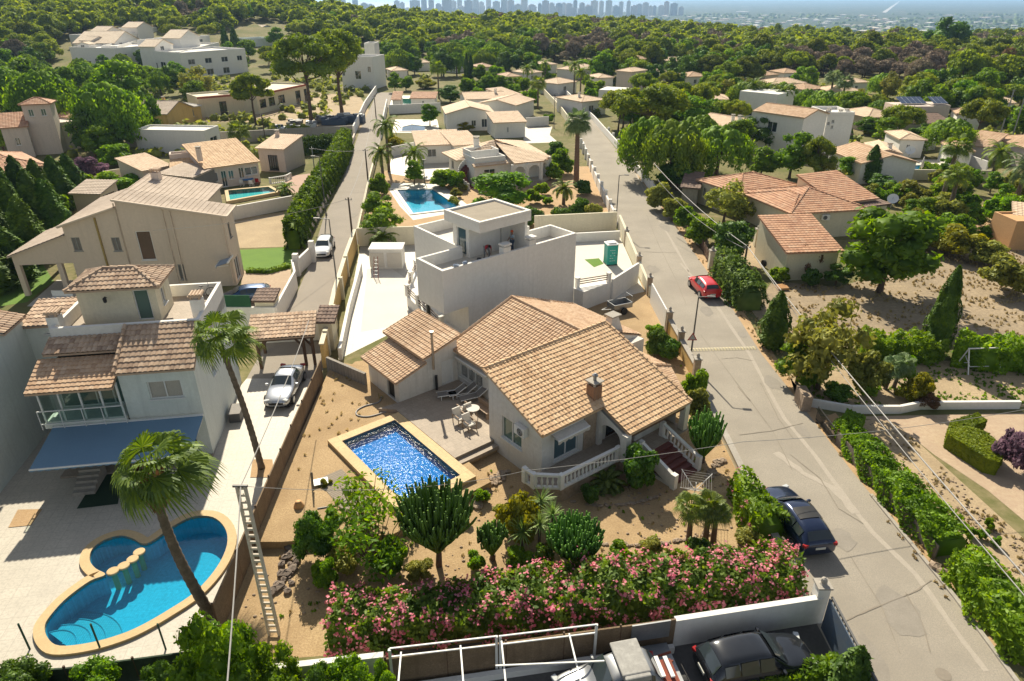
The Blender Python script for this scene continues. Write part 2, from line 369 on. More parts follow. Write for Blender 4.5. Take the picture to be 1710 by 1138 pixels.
t_grey=TILE('grey beige roof tiles',[(.52,.42,.33),(.57,.47,.38),(.45,.36,.28),(.55,.45,.36)],stain=(.4,.31,.24),st=.5)
t_old=TILE('mottled old roof tiles',[(.48,.33,.22),(.60,.44,.31),(.30,.2,.14),(.66,.5,.36)],stain=(.17,.125,.09),st=.5)
t_dark=TILE('brown dark roof tiles',[(.2,.13,.1),(.26,.18,.14),(.15,.1,.08)],stain=(.1,.07,.05))
f_pine=LEAF('pine needles',(0.080,0.140,0.024),(0.225,0.310,0.045),trans=.3,clump=.35)
f_pined=LEAF('dark pine needles',(0.060,0.102,0.024),(0.145,0.196,0.037),trans=.25,clump=.4)
f_dead=LEAF('dead grey pine twigs',(0.21,0.165,0.115),(0.38,0.31,0.225),trans=.1,gloss=.01,clump=.4)
f_broad=LEAF('broad green leaves',(0.056,0.136,0.016),(0.152,0.296,0.032),trans=.35,clump=.5)
f_ficus=LEAF('glossy dark leaves',(0.033,0.087,0.015),(0.090,0.195,0.027),trans=.25,gloss=.1,clump=.6)
f_pepper=LEAF('weeping pepper leaves',(0.077,0.168,0.026),(0.192,0.320,0.056),trans=.35,clump=.5)
f_cyp=LEAF('cypress foliage',(0.024,0.063,0.012),(0.075,0.147,0.024),trans=.15,clump=.9)
f_hedge=LEAF('bright hedge leaves',(0.061,0.149,0.014),(0.169,0.311,0.034),trans=.4,clump=.8)
f_olive=LEAF('olive grey leaves',(0.109,0.145,0.065),(0.232,0.275,0.123),trans=.3,clump=.7)
f_yel=LEAF('yellow green leaves',(0.160,0.175,0.015),(0.360,0.340,0.020),trans=.4,clump=.8)
f_palm=LEAF('palm fronds',(.035,.075,.02),(.12,.19,.045),trans=.35,gloss=.12,clump=0)
f_palmb=LEAF('bluish palm fronds',(.075,.12,.04),(.16,.22,.085),trans=.35,gloss=.1,clump=0)
f_pdry=LEAF('dry palm skirt',(0.160,0.100,0.045),(0.260,0.180,0.090),trans=.2,gloss=.02,clump=0)
f_eup=LEAF('euphorbia stems',(0.031,0.083,0.020),(0.068,0.154,0.039),trans=.0,gloss=.08,clump=1.2)
f_yucca=LEAF('yucca blades',(0.110,0.190,0.035),(0.260,0.340,0.090),trans=.35,gloss=.1,clump=0)
f_ole=LEAF('oleander leaves',(0.060,0.128,0.030),(0.180,0.285,0.083),trans=.35,clump=1.0)
f_pink=LEAF('pink oleander flowers',(.60,.14,.20),(.74,.33,.38),trans=.4,gloss=.02,clump=0)
f_purp=LEAF('purple bougainvillea bracts',(.13,.085,.12),(.30,.18,.24),trans=.4,gloss=.02,clump=0)
f_rust=LEAF('faded bougainvillea',(0.170,0.110,0.050),(0.320,0.200,0.130),trans=.3,gloss=.02,clump=1)
f_grass=LEAF('dry grass tufts',(0.36,0.29,0.14),(0.52,0.42,0.22),trans=.3,gloss=.02,clump=0)
m_bark=M('pine bark',(.17,.115,.08),(.11,.075,.055),s=2,s2=12,rough=.95,bump=.5)
m_pbark=M('palm trunk fibre',(.22,.17,.125),(.11,.085,.06),s=3,s2=9,rough=.95,bump=.7,bs=14)
m_pbarkd=M('shaggy palm boot fibre',(.12,.07,.045),(.2,.13,.09),s=3,s2=10,rough=.95,bump=.8,bs=10)
# ---------------------------------------------------------------- roofs of curved tiles
def tile_grid(poly,pitch=.3,course=.42,amp=.055,lift=.035,seg=4):
 """poly: convex 3D polygon, poly[0]->poly[1] is the eave. returns verts, faces, uvs"""
 p=[Vector(q)for q in poly];e=(p[1]-p[0]).normalized();nrm=Vector((0,0,0))
 for i in range(1,len(p)-1):nrm+=(p[i]-p[0]).cross(p[i+1]-p[0])
 nrm.normalize()
 if nrm.z<0:nrm=-nrm
 c=sum(p,Vector())/len(p);s=nrm.cross(e).normalized()
 if(c-p[0]).dot(s)<0:s=-s
 U=[(q-p[0]).dot(e)for q in p];V=[(q-p[0]).dot(s)for q in p]
 u0,u1,v0,v1=min(U)-.02,max(U)+.02,min(V)-.02,max(V)+.02
 nu=max(2,int((u1-u0)/pitch*seg)+1);us=np.linspace(u0,u1,nu)
 ks=np.arange(math.floor(v0/course),math.ceil(v1/course)+1);vv=[];hh=[];kk=[]
 for k in ks:
  vv+=[k*course+1e-4,(k+1)*course-1e-4];hh+=[lift,0.0];kk+=[k+.1,k+.9]
 vv=np.array(vv);hh=np.array(hh);kk=np.array(kk)
 vv=np.clip(vv,v0,v1)
 prof=amp*np.abs(np.cos(math.pi*us/pitch))**.8
 uu,vg=np.meshgrid(us,vv);H=prof[None,:]+hh[:,None]
 e_,s_,n_,o_=(np.array(x)for x in(e,s,nrm,p[0]))
 X=o_+uu[...,None]*e_+vg[...,None]*s_+H[...,None]*n_
 bm=bmesh.new();uvl=bm.loops.layers.uv.new('UVMap');rows=[]
 for j in range(X.shape[0]):rows.append([bm.verts.new(tuple(q))for q in X[j]])
 for j in range(len(rows)-1):
  for i in range(nu-1):
   f=bm.faces.new((rows[j][i],rows[j][i+1],rows[j+1][i+1],rows[j+1][i]))
   kv=(kk[j]+kk[j+1])/2 if j%2==0 else kk[j]
   for l,a in zip(f.loops,(i,i+1,i+1,i)):l[uvl].uv=((us[i]+us[i+1])/2/pitch+.5,kv)
 for i in range(len(p)):
  a,b=p[i],p[(i+1)%len(p)];d=b-a
  if d.length<1e-4:continue
  out=d.cross(nrm).normalized()
  if(c-a).dot(out)>0:out=-out
  g=bm.verts[:]+bm.edges[:]+bm.faces[:]
  bmesh.ops.bisect_plane(bm,geom=g,plane_co=a+out*.001,plane_no=out,clear_outer=True)
 bm.verts.index_update();vs=[v.co.copy()for v in bm.verts];fs=[];uvs=[]
 for f in bm.faces:
  fs.append(tuple(v.index for v in f.verts));uvs.append([l[uvl].uv.copy()for l in f.loops])
 bm.free();return vs,fs,uvs
def roof(name,polys,mat,parent,seg=4,pitch=.3,course=.42,amp=.055,ridges=(),fascia=None,thick=.12,label=None):
 """one roof object out of several planes with hip and ridge tiles"""
 vs=[];fs=[];uvs=[]
 for po in polys:
  a,b,c=tile_grid(po,pitch,course,amp,seg=seg);n=len(vs);vs+=a;fs+=[tuple(i+n for i in f)for f in b];uvs+=c
  n=len(vs);k=len(po);top=[Vector(q)-Vector((0,0,.01))for q in po];bot=[Vector(q)-Vector((0,0,thick))for q in po]
  vs+=top+bot;fs.append(tuple(range(n+k,n+2*k)));uvs.append([(.5,.5)]*k)
  for i in range(k):fs.append((n+i,n+(i+1)%k,n+k+(i+1)%k,n+k+i));uvs.append([(.5,.5)]*4)
 mb=MB()
 for r0,r1 in ridges:
  r0,r1=Vector(r0),Vector(r1);d=r1-r0;L=d.length;k=max(1,int(L/.4));d.normalize()
  for i in range(k):
   q0=r0+d*(L*i/k);q1=r0+d*(L*(i+1)/k);n0=len(mb.v);mb.tube([q0+Vector((0,0,.05)),q1+Vector((0,0,.03))],[.115,.09],6)
 n=len(vs);vs+=[Vector(q)for q in mb.v]
 for i,f in enumerate(mb.f):fs.append(tuple(j+n for j in f));uvs.append([(3.5+i//8,7.5)]*len(f))
 o0=orgof(parent);me=bpy.data.meshes.new(name);me.from_pydata([tuple(v-o0)for v in vs],[],fs)
 l=me.uv_layers.new(name='UVMap');l.data.foreach_set('uv',[x for f in uvs for u in f for x in u])
 me.materials.append(mat);me.update();o=link(name,me,parent)
 if label:o['label']=label
 return o
# ---------------------------------------------------------------- walls with real openings
def wall_face(mb,p0,p1,z0,z1,holes=(),z1b=None,depth=.16):
 """vertical face p0->p1 (outside on the right hand of p0->p1 seen from above), holes (u0,u1,v0,v1) in metres"""
 p0,p1=Vector((p0[0],p0[1],0)),Vector((p1[0],p1[1],0));d=p1-p0;L=d.length;d.normalize();nin=Vector((-d.y,d.x,0))
 zt=lambda u:z1 if z1b is None else z1+(z1b-z1)*u/L
 pt=lambda u,v,k=0.:tuple(p0+d*u+nin*k+Vector((0,0,v)))
 us=sorted({0.,L}|{h[i]for h in holes for i in(0,1)});vs=sorted({z0}|{h[i]for h in holes for i in(2,3)})
 for i in range(len(us)-1):
  a,b=us[i],us[i+1];m=(a+b)/2
  for j in range(len(vs)):
   lo=vs[j];last=j==len(vs)-1;hi=None if last else vs[j+1]
   if not last and any(h[0]<m<h[1]and h[2]<(lo+hi)/2<h[3]for h in holes):continue
   if last:mb.quad(pt(a,lo),pt(b,lo),pt(b,zt(b)),pt(a,zt(a)))
   else:mb.quad(pt(a,lo),pt(b,lo),pt(b,hi),pt(a,hi))
 for h in holes:
  a,b,lo,hi=h[:4]
  for q in(((a,lo),(b,lo)),((b,lo),(b,hi)),((b,hi),(a,hi)),((a,hi),(a,lo))):
   mb.quad(pt(*q[0]),pt(*q[1]),pt(*q[1],depth),pt(*q[0],depth))
def window_at(parent,p0,p1,h,depth=.16,glass=None,frame=None,cols=2,name='window',bars=False,label=None):
 p0,p1=Vector((p0[0],p0[1],0)),Vector((p1[0],p1[1],0));d=(p1-p0).normalized();nin=Vector((-d.y,d.x,0));a,b,lo,hi=h[:4]
 glass=glass or m_glass;frame=frame or m_wmetal;t=.06
 pt=lambda u,v,k:p0+d*u+nin*k+Vector((0,0,v))
 f=MB();k=depth-.06
 f.bar(pt(a,lo+t/2,k),pt(b,lo+t/2,k),t,t);f.bar(pt(a,hi-t/2,k),pt(b,hi-t/2,k),t,t)
 for i in range(cols+1):
  u=a+t/2+(b-a-t)*i/max(1,cols);f.bar(pt(u,lo+t,k),pt(u,hi-t,k),t,t,up=nin)
 if bars:
  for i in range(1,int((b-a)/.14)):f.bar(pt(a+i*.14,lo,.02),pt(a+i*.14,hi,.02),.02,.02,up=nin)
 if name=='window':f.bar(pt(a-.06,lo-.03,-.03),pt(b+.06,lo-.03,-.03),.12,.05)
 fo=f.build(name,frame,parent)
 if label:fo['label']=label
 g=MB();g.quad(pt(a,lo,depth-.02),pt(b,lo,depth-.02),pt(b,hi,depth-.02),pt(a,hi,depth-.02));g.build('pane',glass,fo)
 return fo
def body_walls(parent,poly,z0,z1s,mat,openings=(),name='wall',cap=None):
 """poly: plan outline counter-clockwise; z1s: one top height or one per corner; openings: (edge, u0, u1, v0, v1, opts)"""
 A=sum(poly[i][0]*poly[(i+1)%len(poly)][1]-poly[(i+1)%len(poly)][0]*poly[i][1]for i in range(len(poly)))
 assert A>0,'outline must be counter-clockwise'
 n=len(poly);zs=z1s if isinstance(z1s,(list,tuple))else[z1s]*n;mb=MB()
 for i in range(n):
  hs=[o[1:5]for o in openings if o[0]==i]
  wall_face(mb,poly[i],poly[(i+1)%n],z0,zs[i],hs,zs[(i+1)%n])
 if cap is None:cap=True
 if cap:mb.add([(p[0],p[1],zs[i]-.02)for i,p in enumerate(poly)],[tuple(range(n))])
 w_=mb.build(name,mat,parent)
 for o in openings:
  kw=o[5]if len(o)>5 else{};window_at(parent,poly[o[0]],poly[(o[0]+1)%n],o[1:5],**kw)
 return w_
def chimney(parent,c,w=.6,h=1.0,mat=None,tiled=False,d=None,rz=0.):
 """c = foot of the stack; part with a cap"""
 mb=MB();d=d or w;mb.box((c[0],c[1],c[2]+h/2-.3),(w,d,h+.6),rz);o=mb.build('chimney',mat or m_white,parent)
 t=MB()
 for sx in(-1,1):
  for sy in(-1,1):
   v=Matrix.Rotation(rz,3,'Z')@Vector((sx*(w/2-.08),sy*(d/2-.08),h+.09));t.box(Vector(c)+v,(.1,.1,.2),rz)
 t.box((c[0],c[1],c[2]+h+.22),(w+.14,d+.14,.07),rz)
 if tiled:
  for i in range(4):
   u=-w/2+.08+i*w/3.4;v0=Matrix.Rotation(rz,3,'Z')@Vector((u,-d/2-.08,h+.3));v1=Matrix.Rotation(rz,3,'Z')@Vector((u,d/2+.08,h+.3));t.tube([Vector(c)+v0,Vector(c)+v1],.09,6)
 t.build('chimney_cap',t_old if tiled else m_conc,o);return o
def hip_planes(F,a0,a1,b0,b1,ze,pitch,ov=.35):
 a0-=ov;a1+=ov;b0-=ov;b1+=ov;ze=ze-ov*pitch;wa,wb=a1-a0,b1-b0;h=min(wa,wb)/2*pitch;zr=ze+h
 A,B,C,D=F(a0,b1,ze),F(a1,b1,ze),F(a1,b0,ze),F(a0,b0,ze)
 if wa>=wb:r0,r1=F(a0+wb/2,(b0+b1)/2,zr),F(a1-wb/2,(b0+b1)/2,zr);pl=[[A,B,r1,r0],[B,C,r1],[C,D,r0,r1],[D,A,r0]];rid=[(r0,r1),(A,r0),(D,r0),(B,r1),(C,r1)]
 else:r0,r1=F((a0+a1)/2,b1-wa/2,zr),F((a0+a1)/2,b0+wa/2,zr);pl=[[A,B,r0],[B,C,r1,r0],[C,D,r1],[D,A,r0,r1]];rid=[(r0,r1),(A,r0),(B,r0),(C,r1),(D,r1)]
 return pl,rid,zr
def gable_planes(F,a0,a1,b0,b1,ze,pitch,axis='a',ov=.3,t=.5):
 """axis = direction of the ridge; t = where the ridge stands across the span"""
 if axis=='a':
  r=b0+(b1-b0)*t;zr=ze+pitch*(b1-r);zb=zr-pitch*(r-b0)
  p=[[F(a0-ov,b1+ov,ze-ov*pitch),F(a1+ov,b1+ov,ze-ov*pitch),F(a1+ov,r,zr),F(a0-ov,r,zr)],[F(a1+ov,b0-ov,zb-ov*pitch),F(a0-ov,b0-ov,zb-ov*pitch),F(a0-ov,r,zr),F(a1+ov,r,zr)]]
  return p,[(F(a0-ov,r,zr),F(a1+ov,r,zr))],zr,zb
 r=a0+(a1-a0)*t;zr=ze+pitch*(r-a0);zb=zr-pitch*(a1-r)
 p=[[F(a0-ov,b0-ov,ze-ov*pitch),F(a0-ov,b1+ov,ze-ov*pitch),F(r,b1+ov,zr),F(r,b0-ov,zr)],[F(a1+ov,b1+ov,zb-ov*pitch),F(a1+ov,b0-ov,zb-ov*pitch),F(r,b0-ov,zr),F(r,b1+ov,zr)]]
 return p,[(F(r,b0-ov,zr),F(r,b1+ov,zr))],zr,zb
EXC=[]
def block(parent,F,a0,a1,b0,b1,z0,z1,mat,kind='hip',pitch=.32,rm=None,wins=(),seg=3,ov=.35,parapet=.0,pp=.3):
 """one rectangular wing. wins: (side 'F','R','L','B', u0,u1,v0,v1,opts)"""
 pl=[F(a0,b1),F(a1,b1),F(a1,b0),F(a0,b0)];side={'F':0,'R':1,'B':2,'L':3}
 ops=[(side[w_[0]],)+tuple(w_[1:])for w_ in wins];zs=[z1]*4;EXC.append([F(a0-.8,b1+.8),F(a1+.8,b1+.8),F(a1+.8,b0-.8),F(a0-.8,b0-.8)])
 if kind=='gable_a':
  P_,rid,zr,zb=gable_planes(F,a0,a1,b0,b1,z1,pitch,'a',ov)
  m=MB();body_walls(parent,pl,z0,[z1,z1,zb,zb],mat,ops)
  r=(b0+b1)/2;[MB().quad(F(a,b1,z1-.01),F(a,r,zr-.03),F(a,b0,z1-.01)).build('gable',mat,parent)for a in(a0,a1)];roof('roof',P_,rm,parent,seg,ridges=rid,pitch=pp)
 elif kind=='gable_b':
  P_,rid,zr,zb=gable_planes(F,a0,a1,b0,b1,z1,pitch,'b',ov)
  m=MB();body_walls(parent,pl,z0,[z1]*4,mat,ops)
  r=(a0+a1)/2;[MB().quad(F(a0,b,z1-.01),F(a1,b,z1-.01),F(r,b,zr-.03)).build('gable',mat,parent)for b in(b0,b1)];roof('roof',P_,rm,parent,seg,ridges=rid,pitch=pp)
 elif kind=='hip':
  P_,rid,zr=hip_planes(F,a0,a1,b0,b1,z1,pitch,ov);body_walls(parent,pl,z0,z1,mat,ops);roof('roof',P_,rm,parent,seg,ridges=rid,pitch=pp)
 elif kind=='shed':
  zb=z1+pitch*(b1-b0);body_walls(parent,pl,z0,[z1,z1,zb,zb],mat,ops)
  roof('roof',[[F(a0-ov,b1+ov,z1-ov*pitch),F(a1+ov,b1+ov,z1-ov*pitch),F(a1+ov,b0-ov*.4,zb+ov*.4*pitch),F(a0-ov,b0-ov*.4,zb+ov*.4*pitch)]],rm,parent,seg,pitch=pp);zr=zb
 else:
  body_walls(parent,pl,z0,z1,mat,ops);zr=z1
  if parapet:
   m=MB();t=.2
   for q in((a0,a1,b1-t,b1),(a0,a1,b0,b0+t),(a0,a0+t,b0+t,b1-t),(a1-t,a1,b0+t,b1-t)):m.fbox(F,*q,z1-.02,z1+parapet)
   m.build('parapet',mat,parent)
 return zr
# ---------------------------------------------------------------- foliage
def leaves(cen,out,size,asp=1.6,droop=0.,jit=.9,up=.0):
 """quads at cen, turned roughly to out"""
 n=len(cen);d=out+rng.normal(0,jit,(n,3));d[:,2]+=up;d/=np.linalg.norm(d,axis=1)[:,None]+1e-9
 a=rng.normal(0,1,(n,3));a[:,2]-=droop;a-=d*(a*d).sum(1)[:,None];a/=np.linalg.norm(a,axis=1)[:,None]+1e-9
 b=np.cross(d,a);s=size*rng.uniform(.65,1.35,(n,1));A=a*s*asp*.5;B=b*s*.5
 V=np.stack([cen-A,cen+B*.9-A*.1,cen+A,cen-B*.9-A*.1],1).reshape(-1,3)
 return V,np.arange(4*n).reshape(-1,4)
def sph(n):
 v=rng.normal(0,1,(n,3));return v/np.linalg.norm(v,axis=1)[:,None]
_bt=None
def lump(c,r,sq=(1,1,.8)):
 """small uneven core"""
 n,m=8,5;V=[];
 for i in range(m+1):
  th=math.pi*i/m
  for j in range(n):
   ph=2*math.pi*j/n;k=r*(1+random.uniform(-.18,.18))
   V.append((c[0]+k*sq[0]*math.sin(th)*math.cos(ph),c[1]+k*sq[1]*math.sin(th)*math.sin(ph),c[2]+k*sq[2]*math.cos(th)))
 Fq=[(i*n+j,(i+1)*n+j,(i+1)*n+(j+1)%n,i*n+(j+1)%n)for i in range(m)for j in range(n)]
 return np.array(V),np.array(Fq)
def merge(parts):
 V=[];Fq=[];n=0
 for v,f in parts:V.append(v);Fq.append(f+n);n+=len(v)
 return np.concatenate(V),np.concatenate(Fq)
def clumps(cs,rs,per,size,sq=(1,1,.75),core=.72,asp=1.6,droop=0.,jit=.7,up=.3):
 parts=[]
 for c,r in zip(cs,rs):
  k=max(6,int(per*(r**2)));d=sph(k);cen=np.array(c)+d*r*np.array(sq)*rng.uniform(.72,1.08,(k,1))
  parts.append(leaves(cen,d,size,asp,droop,jit,up))
  if core:parts.append(lump(c,r*core,sq))
 return merge(parts)
def crown_mesh(name,V,Fq,mat):return npmesh(name,V,Fq,[mat])
def trunk_mb(h,r,limbs,top=.55,lean=(0,0),bend=.12):
 """tapered trunk with limbs to the clump centres"""
 mb=MB();pts=[];k=6
 ph=random.uniform(0,6)
 for i in range(k+1):
  t=i/k;pts.append((lean[0]*t+bend*math.sin(3*t+ph)*t,lean[1]*t+bend*math.cos(2.3*t+ph)*t,h*t))
 mb.tube(pts,[r*(1.25 if i==0 else 1-.5*i/k)for i in range(k+1)],7)
 tip=Vector(pts[-1]);
 for c in limbs:
  c=Vector(c);s=Vector(pts[4])+(tip-Vector(pts[4]))*random.random();mid=s.lerp(c,.5)+Vector((0,0,-.12*(c-s).length*random.random()))
  mb.tube([s,mid,c],[r*.42,r*.28,r*.12],5)
 return mb
def make_pine(var,H=8.,Rw=4.,flat=.42,n=34,per=95,size=.26,mat=None,h0=.45,rc=(.9,1.4)):
 cs=[];rs=[]
 for i in range(n):
  a=random.uniform(0,6.283);q=math.sqrt(random.random());z=math.sqrt(max(0,1-q*q))
  lo=random.random()<.3
  cs.append((Rw*q*math.cos(a)*.92,Rw*q*math.sin(a)*.92,H*(1-flat)+(H*flat-.9)*(z if not lo else z*.35-.15*random.random())));rs.append(random.uniform(*rc)*Rw/4)
 V,Fq=clumps(cs,rs,per/(Rw/4)**2,size,(1,1,.7),up=.5)
 me=crown_mesh('crown',V,Fq,mat or f_pine)
 tb=trunk_mb(H*h0+.15*H,.035*H*.7,[c for c in cs[::2]],bend=.35)
 return me,tb
def make_round(var,H=6.,Rw=2.6,mat=None,n=26,per=110,size=.24,trunk=True,zc=.54,sqz=.5,rc=(.6,1.0),core=.75,droop=0.,shell=.62,bark=None):
 cs=[];rs=[]
 for i in range(n):
  d=sph(1)[0];q=random.random()**(1/3)*.35+shell
  if d[2]<-.7:d[2]*=.6
  cs.append((d[0]*Rw*q*.82,d[1]*Rw*q*.82,H*zc+d[2]*H*sqz*q*.85));rs.append(random.uniform(*rc)*Rw/2.6)
 cs.append((0,0,H*zc));rs.append(Rw*.6)
 V,Fq=clumps(cs,rs,per/(Rw/2.6)**2,size,core=core,droop=droop)
 me=crown_mesh('crown',V,Fq,mat or f_broad)
 return me,(trunk_mb(H*zc*.9,.03*H,cs[:9:2])if trunk else None)
def make_weep(H=8.,Rw=4.,mat=None,n=150):
 parts=[];
 for i in range(n):
  a=random.uniform(0,6.283);q=math.sqrt(random.random())*.95;z=H*(.55+.42*math.sqrt(max(0,1-q*q)))+random.uniform(-.4,.2)
  x,y=Rw*q*math.cos(a),Rw*q*math.sin(a);L=random.uniform(.22,.5)*H*(.5+.6*q);k=int(26*L)+8
  t=rng.random(k)[:,None];w_=.5-.25*t
  cen=np.array([x,y,z])+np.concatenate([rng.normal(0,1,(k,2))*w_+np.array([[math.cos(a),math.sin(a)]])*t*.5,-t*L],1)
  d=np.array([[math.cos(a),math.sin(a),.2]]);parts.append(leaves(cen,np.repeat(d,k,0),.22,2.2,2.2,.5))
  if i%2==0:parts.append(lump((x*.85,y*.85,z-.5),.75,(1,1,1.4)))
 V,Fq=merge(parts);return crown_mesh('crown',V,Fq,mat or f_pepper),trunk_mb(H*.6,.28,[(Rw*.5*math.cos(a),Rw*.5*math.sin(a),H*.8)for a in range(6)])
def make_cypress(H=6.,Rw=.9,mat=None,per=260,size=.16,lean=0.):
 n=int(per*H);z=rng.random(n)**.9;a=rng.uniform(0,6.283,n)
 prof=np.clip(np.minimum((1-z)**.62*1.35,.55+z*3.5),0,1)*Rw*(1+.12*np.sin(a*5+z*9)+.1*np.sin(a*3-z*17))
 cen=np.stack([np.cos(a)*prof+lean*z*H,np.sin(a)*prof,z*H+.05],1);d=np.stack([np.cos(a),np.sin(a),np.full(n,.5)],1)
 V,Fq=leaves(cen,d,size,2.0,-2.2,.35)
 parts=[(V,Fq)];k=12;m=9;vv=[];ff=[]
 for i in range(m+1):
  t=i/m;r=min((1-t)**.62*1.35,.55+t*3.5,1)*Rw*.86
  for j in range(k):
   an=6.283*j/k;rr=r*(1+.1*math.sin(an*5+t*9));vv.append((math.cos(an)*rr+lean*t*H,math.sin(an)*rr,t*H*.97+.05))
 ff=[(i*k+j,i*k+(j+1)%k,(i+1)*k+(j+1)%k,(i+1)*k+j)for i in range(m)for j in range(k)];parts.append((np.array(vv),np.array(ff)))
 V,Fq=merge(parts);me=crown_mesh('crown',V,Fq,mat or f_cyp);tb=MB();tb.tube([(0,0,0),(lean*.3,0,.5)],[Rw*.2,Rw*.17],6)
 return me,tb
def frond_feather(L,pairs,dirv,el,curl,w=.5,lw=.05):
 """arching feather leaf: returns V, F"""
 V=[];Fq=[];p=Vector((0,0,0));h=Vector((math.cos(dirv),math.sin(dirv),0));side=Vector((-h.y,h.x,0));e=el;st=L/pairs
 for i in range(pairs):
  t=i/pairs;d=h*math.cos(e)+Vector((0,0,1))*math.sin(e);q=p+d*st
  n=len(V);rw=.035*(1-t)+.008;V+=[p-side*rw,p+side*rw,q+side*rw,q-side*rw];Fq.append((n,n+1,n+2,n+3))
  ll=w*math.sin(math.pi*min(1,t*.85+.12))**.6;nn=d.cross(side).normalized()
  for s_ in(-1,1):
   for k in(0.,.5):
    b=p+d*st*k;tip=b+side*s_*ll*random.uniform(.8,1.05)+d*ll*.55+Vector((0,0,-1))*ll*random.uniform(.15,.5)
    n=len(V);V+=[b,b+d*lw*1.6,tip,tip-d*.01];Fq.append((n,n+1,n+2,n+3))
  p=q;e-=curl/pairs*(.5+t)
 return V,Fq
def frond_fan(pl,rad,dirv,el,seg=20,droop=.5,split=.6):
 """petiole and pleated fan blade with hanging tips"""
 V=[];Fq=[];h=Vector((math.cos(dirv),math.sin(dirv),0));d=h*math.cos(el)+Vector((0,0,1))*math.sin(el);side=Vector((-h.y,h.x,0))
 p=d*pl;V+=[side*-.03,side*.03,p+side*.02,p-side*.02];Fq.append((0,1,2,3));nrm=side.cross(d)if False else d.cross(side)
 d2=(d+Vector((0,0,-.35))).normalized();roll=random.uniform(-.35,.35);s2=(side+nrm*roll).normalized()
 for i in range(seg):
  a0=-1.9+3.8*i/seg;a1=-1.9+3.8*(i+1)/seg;am=(a0+a1)/2;r=rad*random.uniform(.88,1.08)*(1-.12*abs(am)/1.9)
  fn=lambda a,rr,dz:p+(d2*math.cos(a)+s2*math.sin(a))*rr+Vector((0,0,-dz))
  zz=.035*(1 if i%2 else-1)*rad
  m0,m1=fn(a0,r*split,droop*.10*r),fn(a1,r*split,droop*.10*r);tipb=fn(am,r*.84,droop*.34*r);tip=fn(am,r*1.0,droop*.85*r)
  n=len(V);V+=[p,m0+Vector((0,0,zz)),m1-Vector((0,0,zz)),p];Fq.append((n,n+1,n+2,n+3))
  w_=(m1-m0)*.62;n=len(V);V+=[m0,m1,tipb+w_*.5,tipb-w_*.5];Fq.append((n,n+1,n+2,n+3));n=len(V);V+=[tipb-w_*.5,tipb+w_*.5,tip,tip];Fq.append((n,n+1,n+2,n+3))
 return V,Fq
def palm_crown(kind,top,nf=34,L=2.6,mat=None,wind=(0,0),elmin=-.5):
 V=[];Fq=[]
 for i in range(nf):
  t=(i+.5)/nf;az=i*2.39996+random.uniform(-.2,.2);el=1.35-(1.35-elmin)*t**.85+random.uniform(-.12,.12)
  if kind=='feather':v,f=frond_feather(L*random.uniform(.9,1.08),22,az,el,1.5+.5*random.random(),w=L*.17)
  else:v,f=frond_fan(L*.5*random.uniform(.85,1.15),L*.5,az,el,droop=.4+.5*random.random())
  n=len(V)
  for q in v:
   k=Vector(q).length/L;V.append((q[0]+wind[0]*k*k,q[1]+wind[1]*k*k,q[2]))
  Fq+=[tuple(j+n for j in ff)for ff in f]
 V=np.array([(q[0]+top[0],q[1]+top[1],q[2]+top[2])for q in V]);Fq=np.array(Fq)
 return V,Fq
def palm(label,foot,top,L=2.4,nf=34,kind='fan',mat=None,r=.24,name=None,group=None,skirt=0,bow=(0,0),bark=None,wind=(0,0),elmin=-.5,fat=1.0):
 """foot and top are world points"""
 t=thing(name or('fan_palm' if kind=='fan' else 'date_palm'),label,'palm',foot,group)
 foot,top=Vector(foot),Vector(top);d=top-foot;mb=MB();k=44;pts=[];rs=[]
 for i in range(k+1):
  s=i/k;q=foot+d*s+Vector((bow[0],bow[1],0))*math.sin(math.pi*s);pts.append(q);rs.append(r*(1.35 if i==0 else 1.12-.42*s+(.13 if i%2 else 0))*(fat if s>.8 else 1))
 mb.tube(pts,rs,9);mb.build('trunk',bark or m_pbark,t,smooth=True)
 if skirt:
  n=int(190*skirt);a=rng.uniform(0,6.28,n);z=rng.random(n);c=np.stack([np.cos(a)*(r+.04+.26*z*z),np.sin(a)*(r+.04+.26*z*z),-skirt*(1-z)],1)+np.array([(top-foot)[:]])
  Vq,Fq=leaves(c,np.stack([np.cos(a),np.sin(a),0*a],1),.26,1.9,2.5,.35);link('trunk_boots',npmesh('trunk_boots',Vq,Fq,[f_pdry]),t)
 V,Fq=palm_crown(kind,top-foot,nf,L,mat,wind,elmin);link('crown',npmesh('crown',V,Fq,[mat or f_palm]),t);return t
def put(me,tb,name,label,cat,loc,s=1.,group=None,bark=None,part='crown',rz=None,sz=None):
 """a tree or shrub: crown + trunk under an Empty at its foot"""
 t=thing(name,label,cat,(0,0,0),group);link(part,me,t)
 if tb is not None:tb.build('trunk',bark or m_bark,t,smooth=True)
 place(t,loc,s,rz,sz);return t
def place(t,loc,s=1.,rz=None,sz=None):
 t.location=loc;t.rotation_euler.z=random.uniform(0,6.28)if rz is None else rz;t.scale=(s,s,sz or s)
def again(src,label,loc,s=1.,rz=None,sz=None,group=None):
 c=copy_tree(src);c['label']=label;place(c,loc,s,rz,sz)
 if group:c['group']=group
 elif 'group' in c:del c['group']
 return c
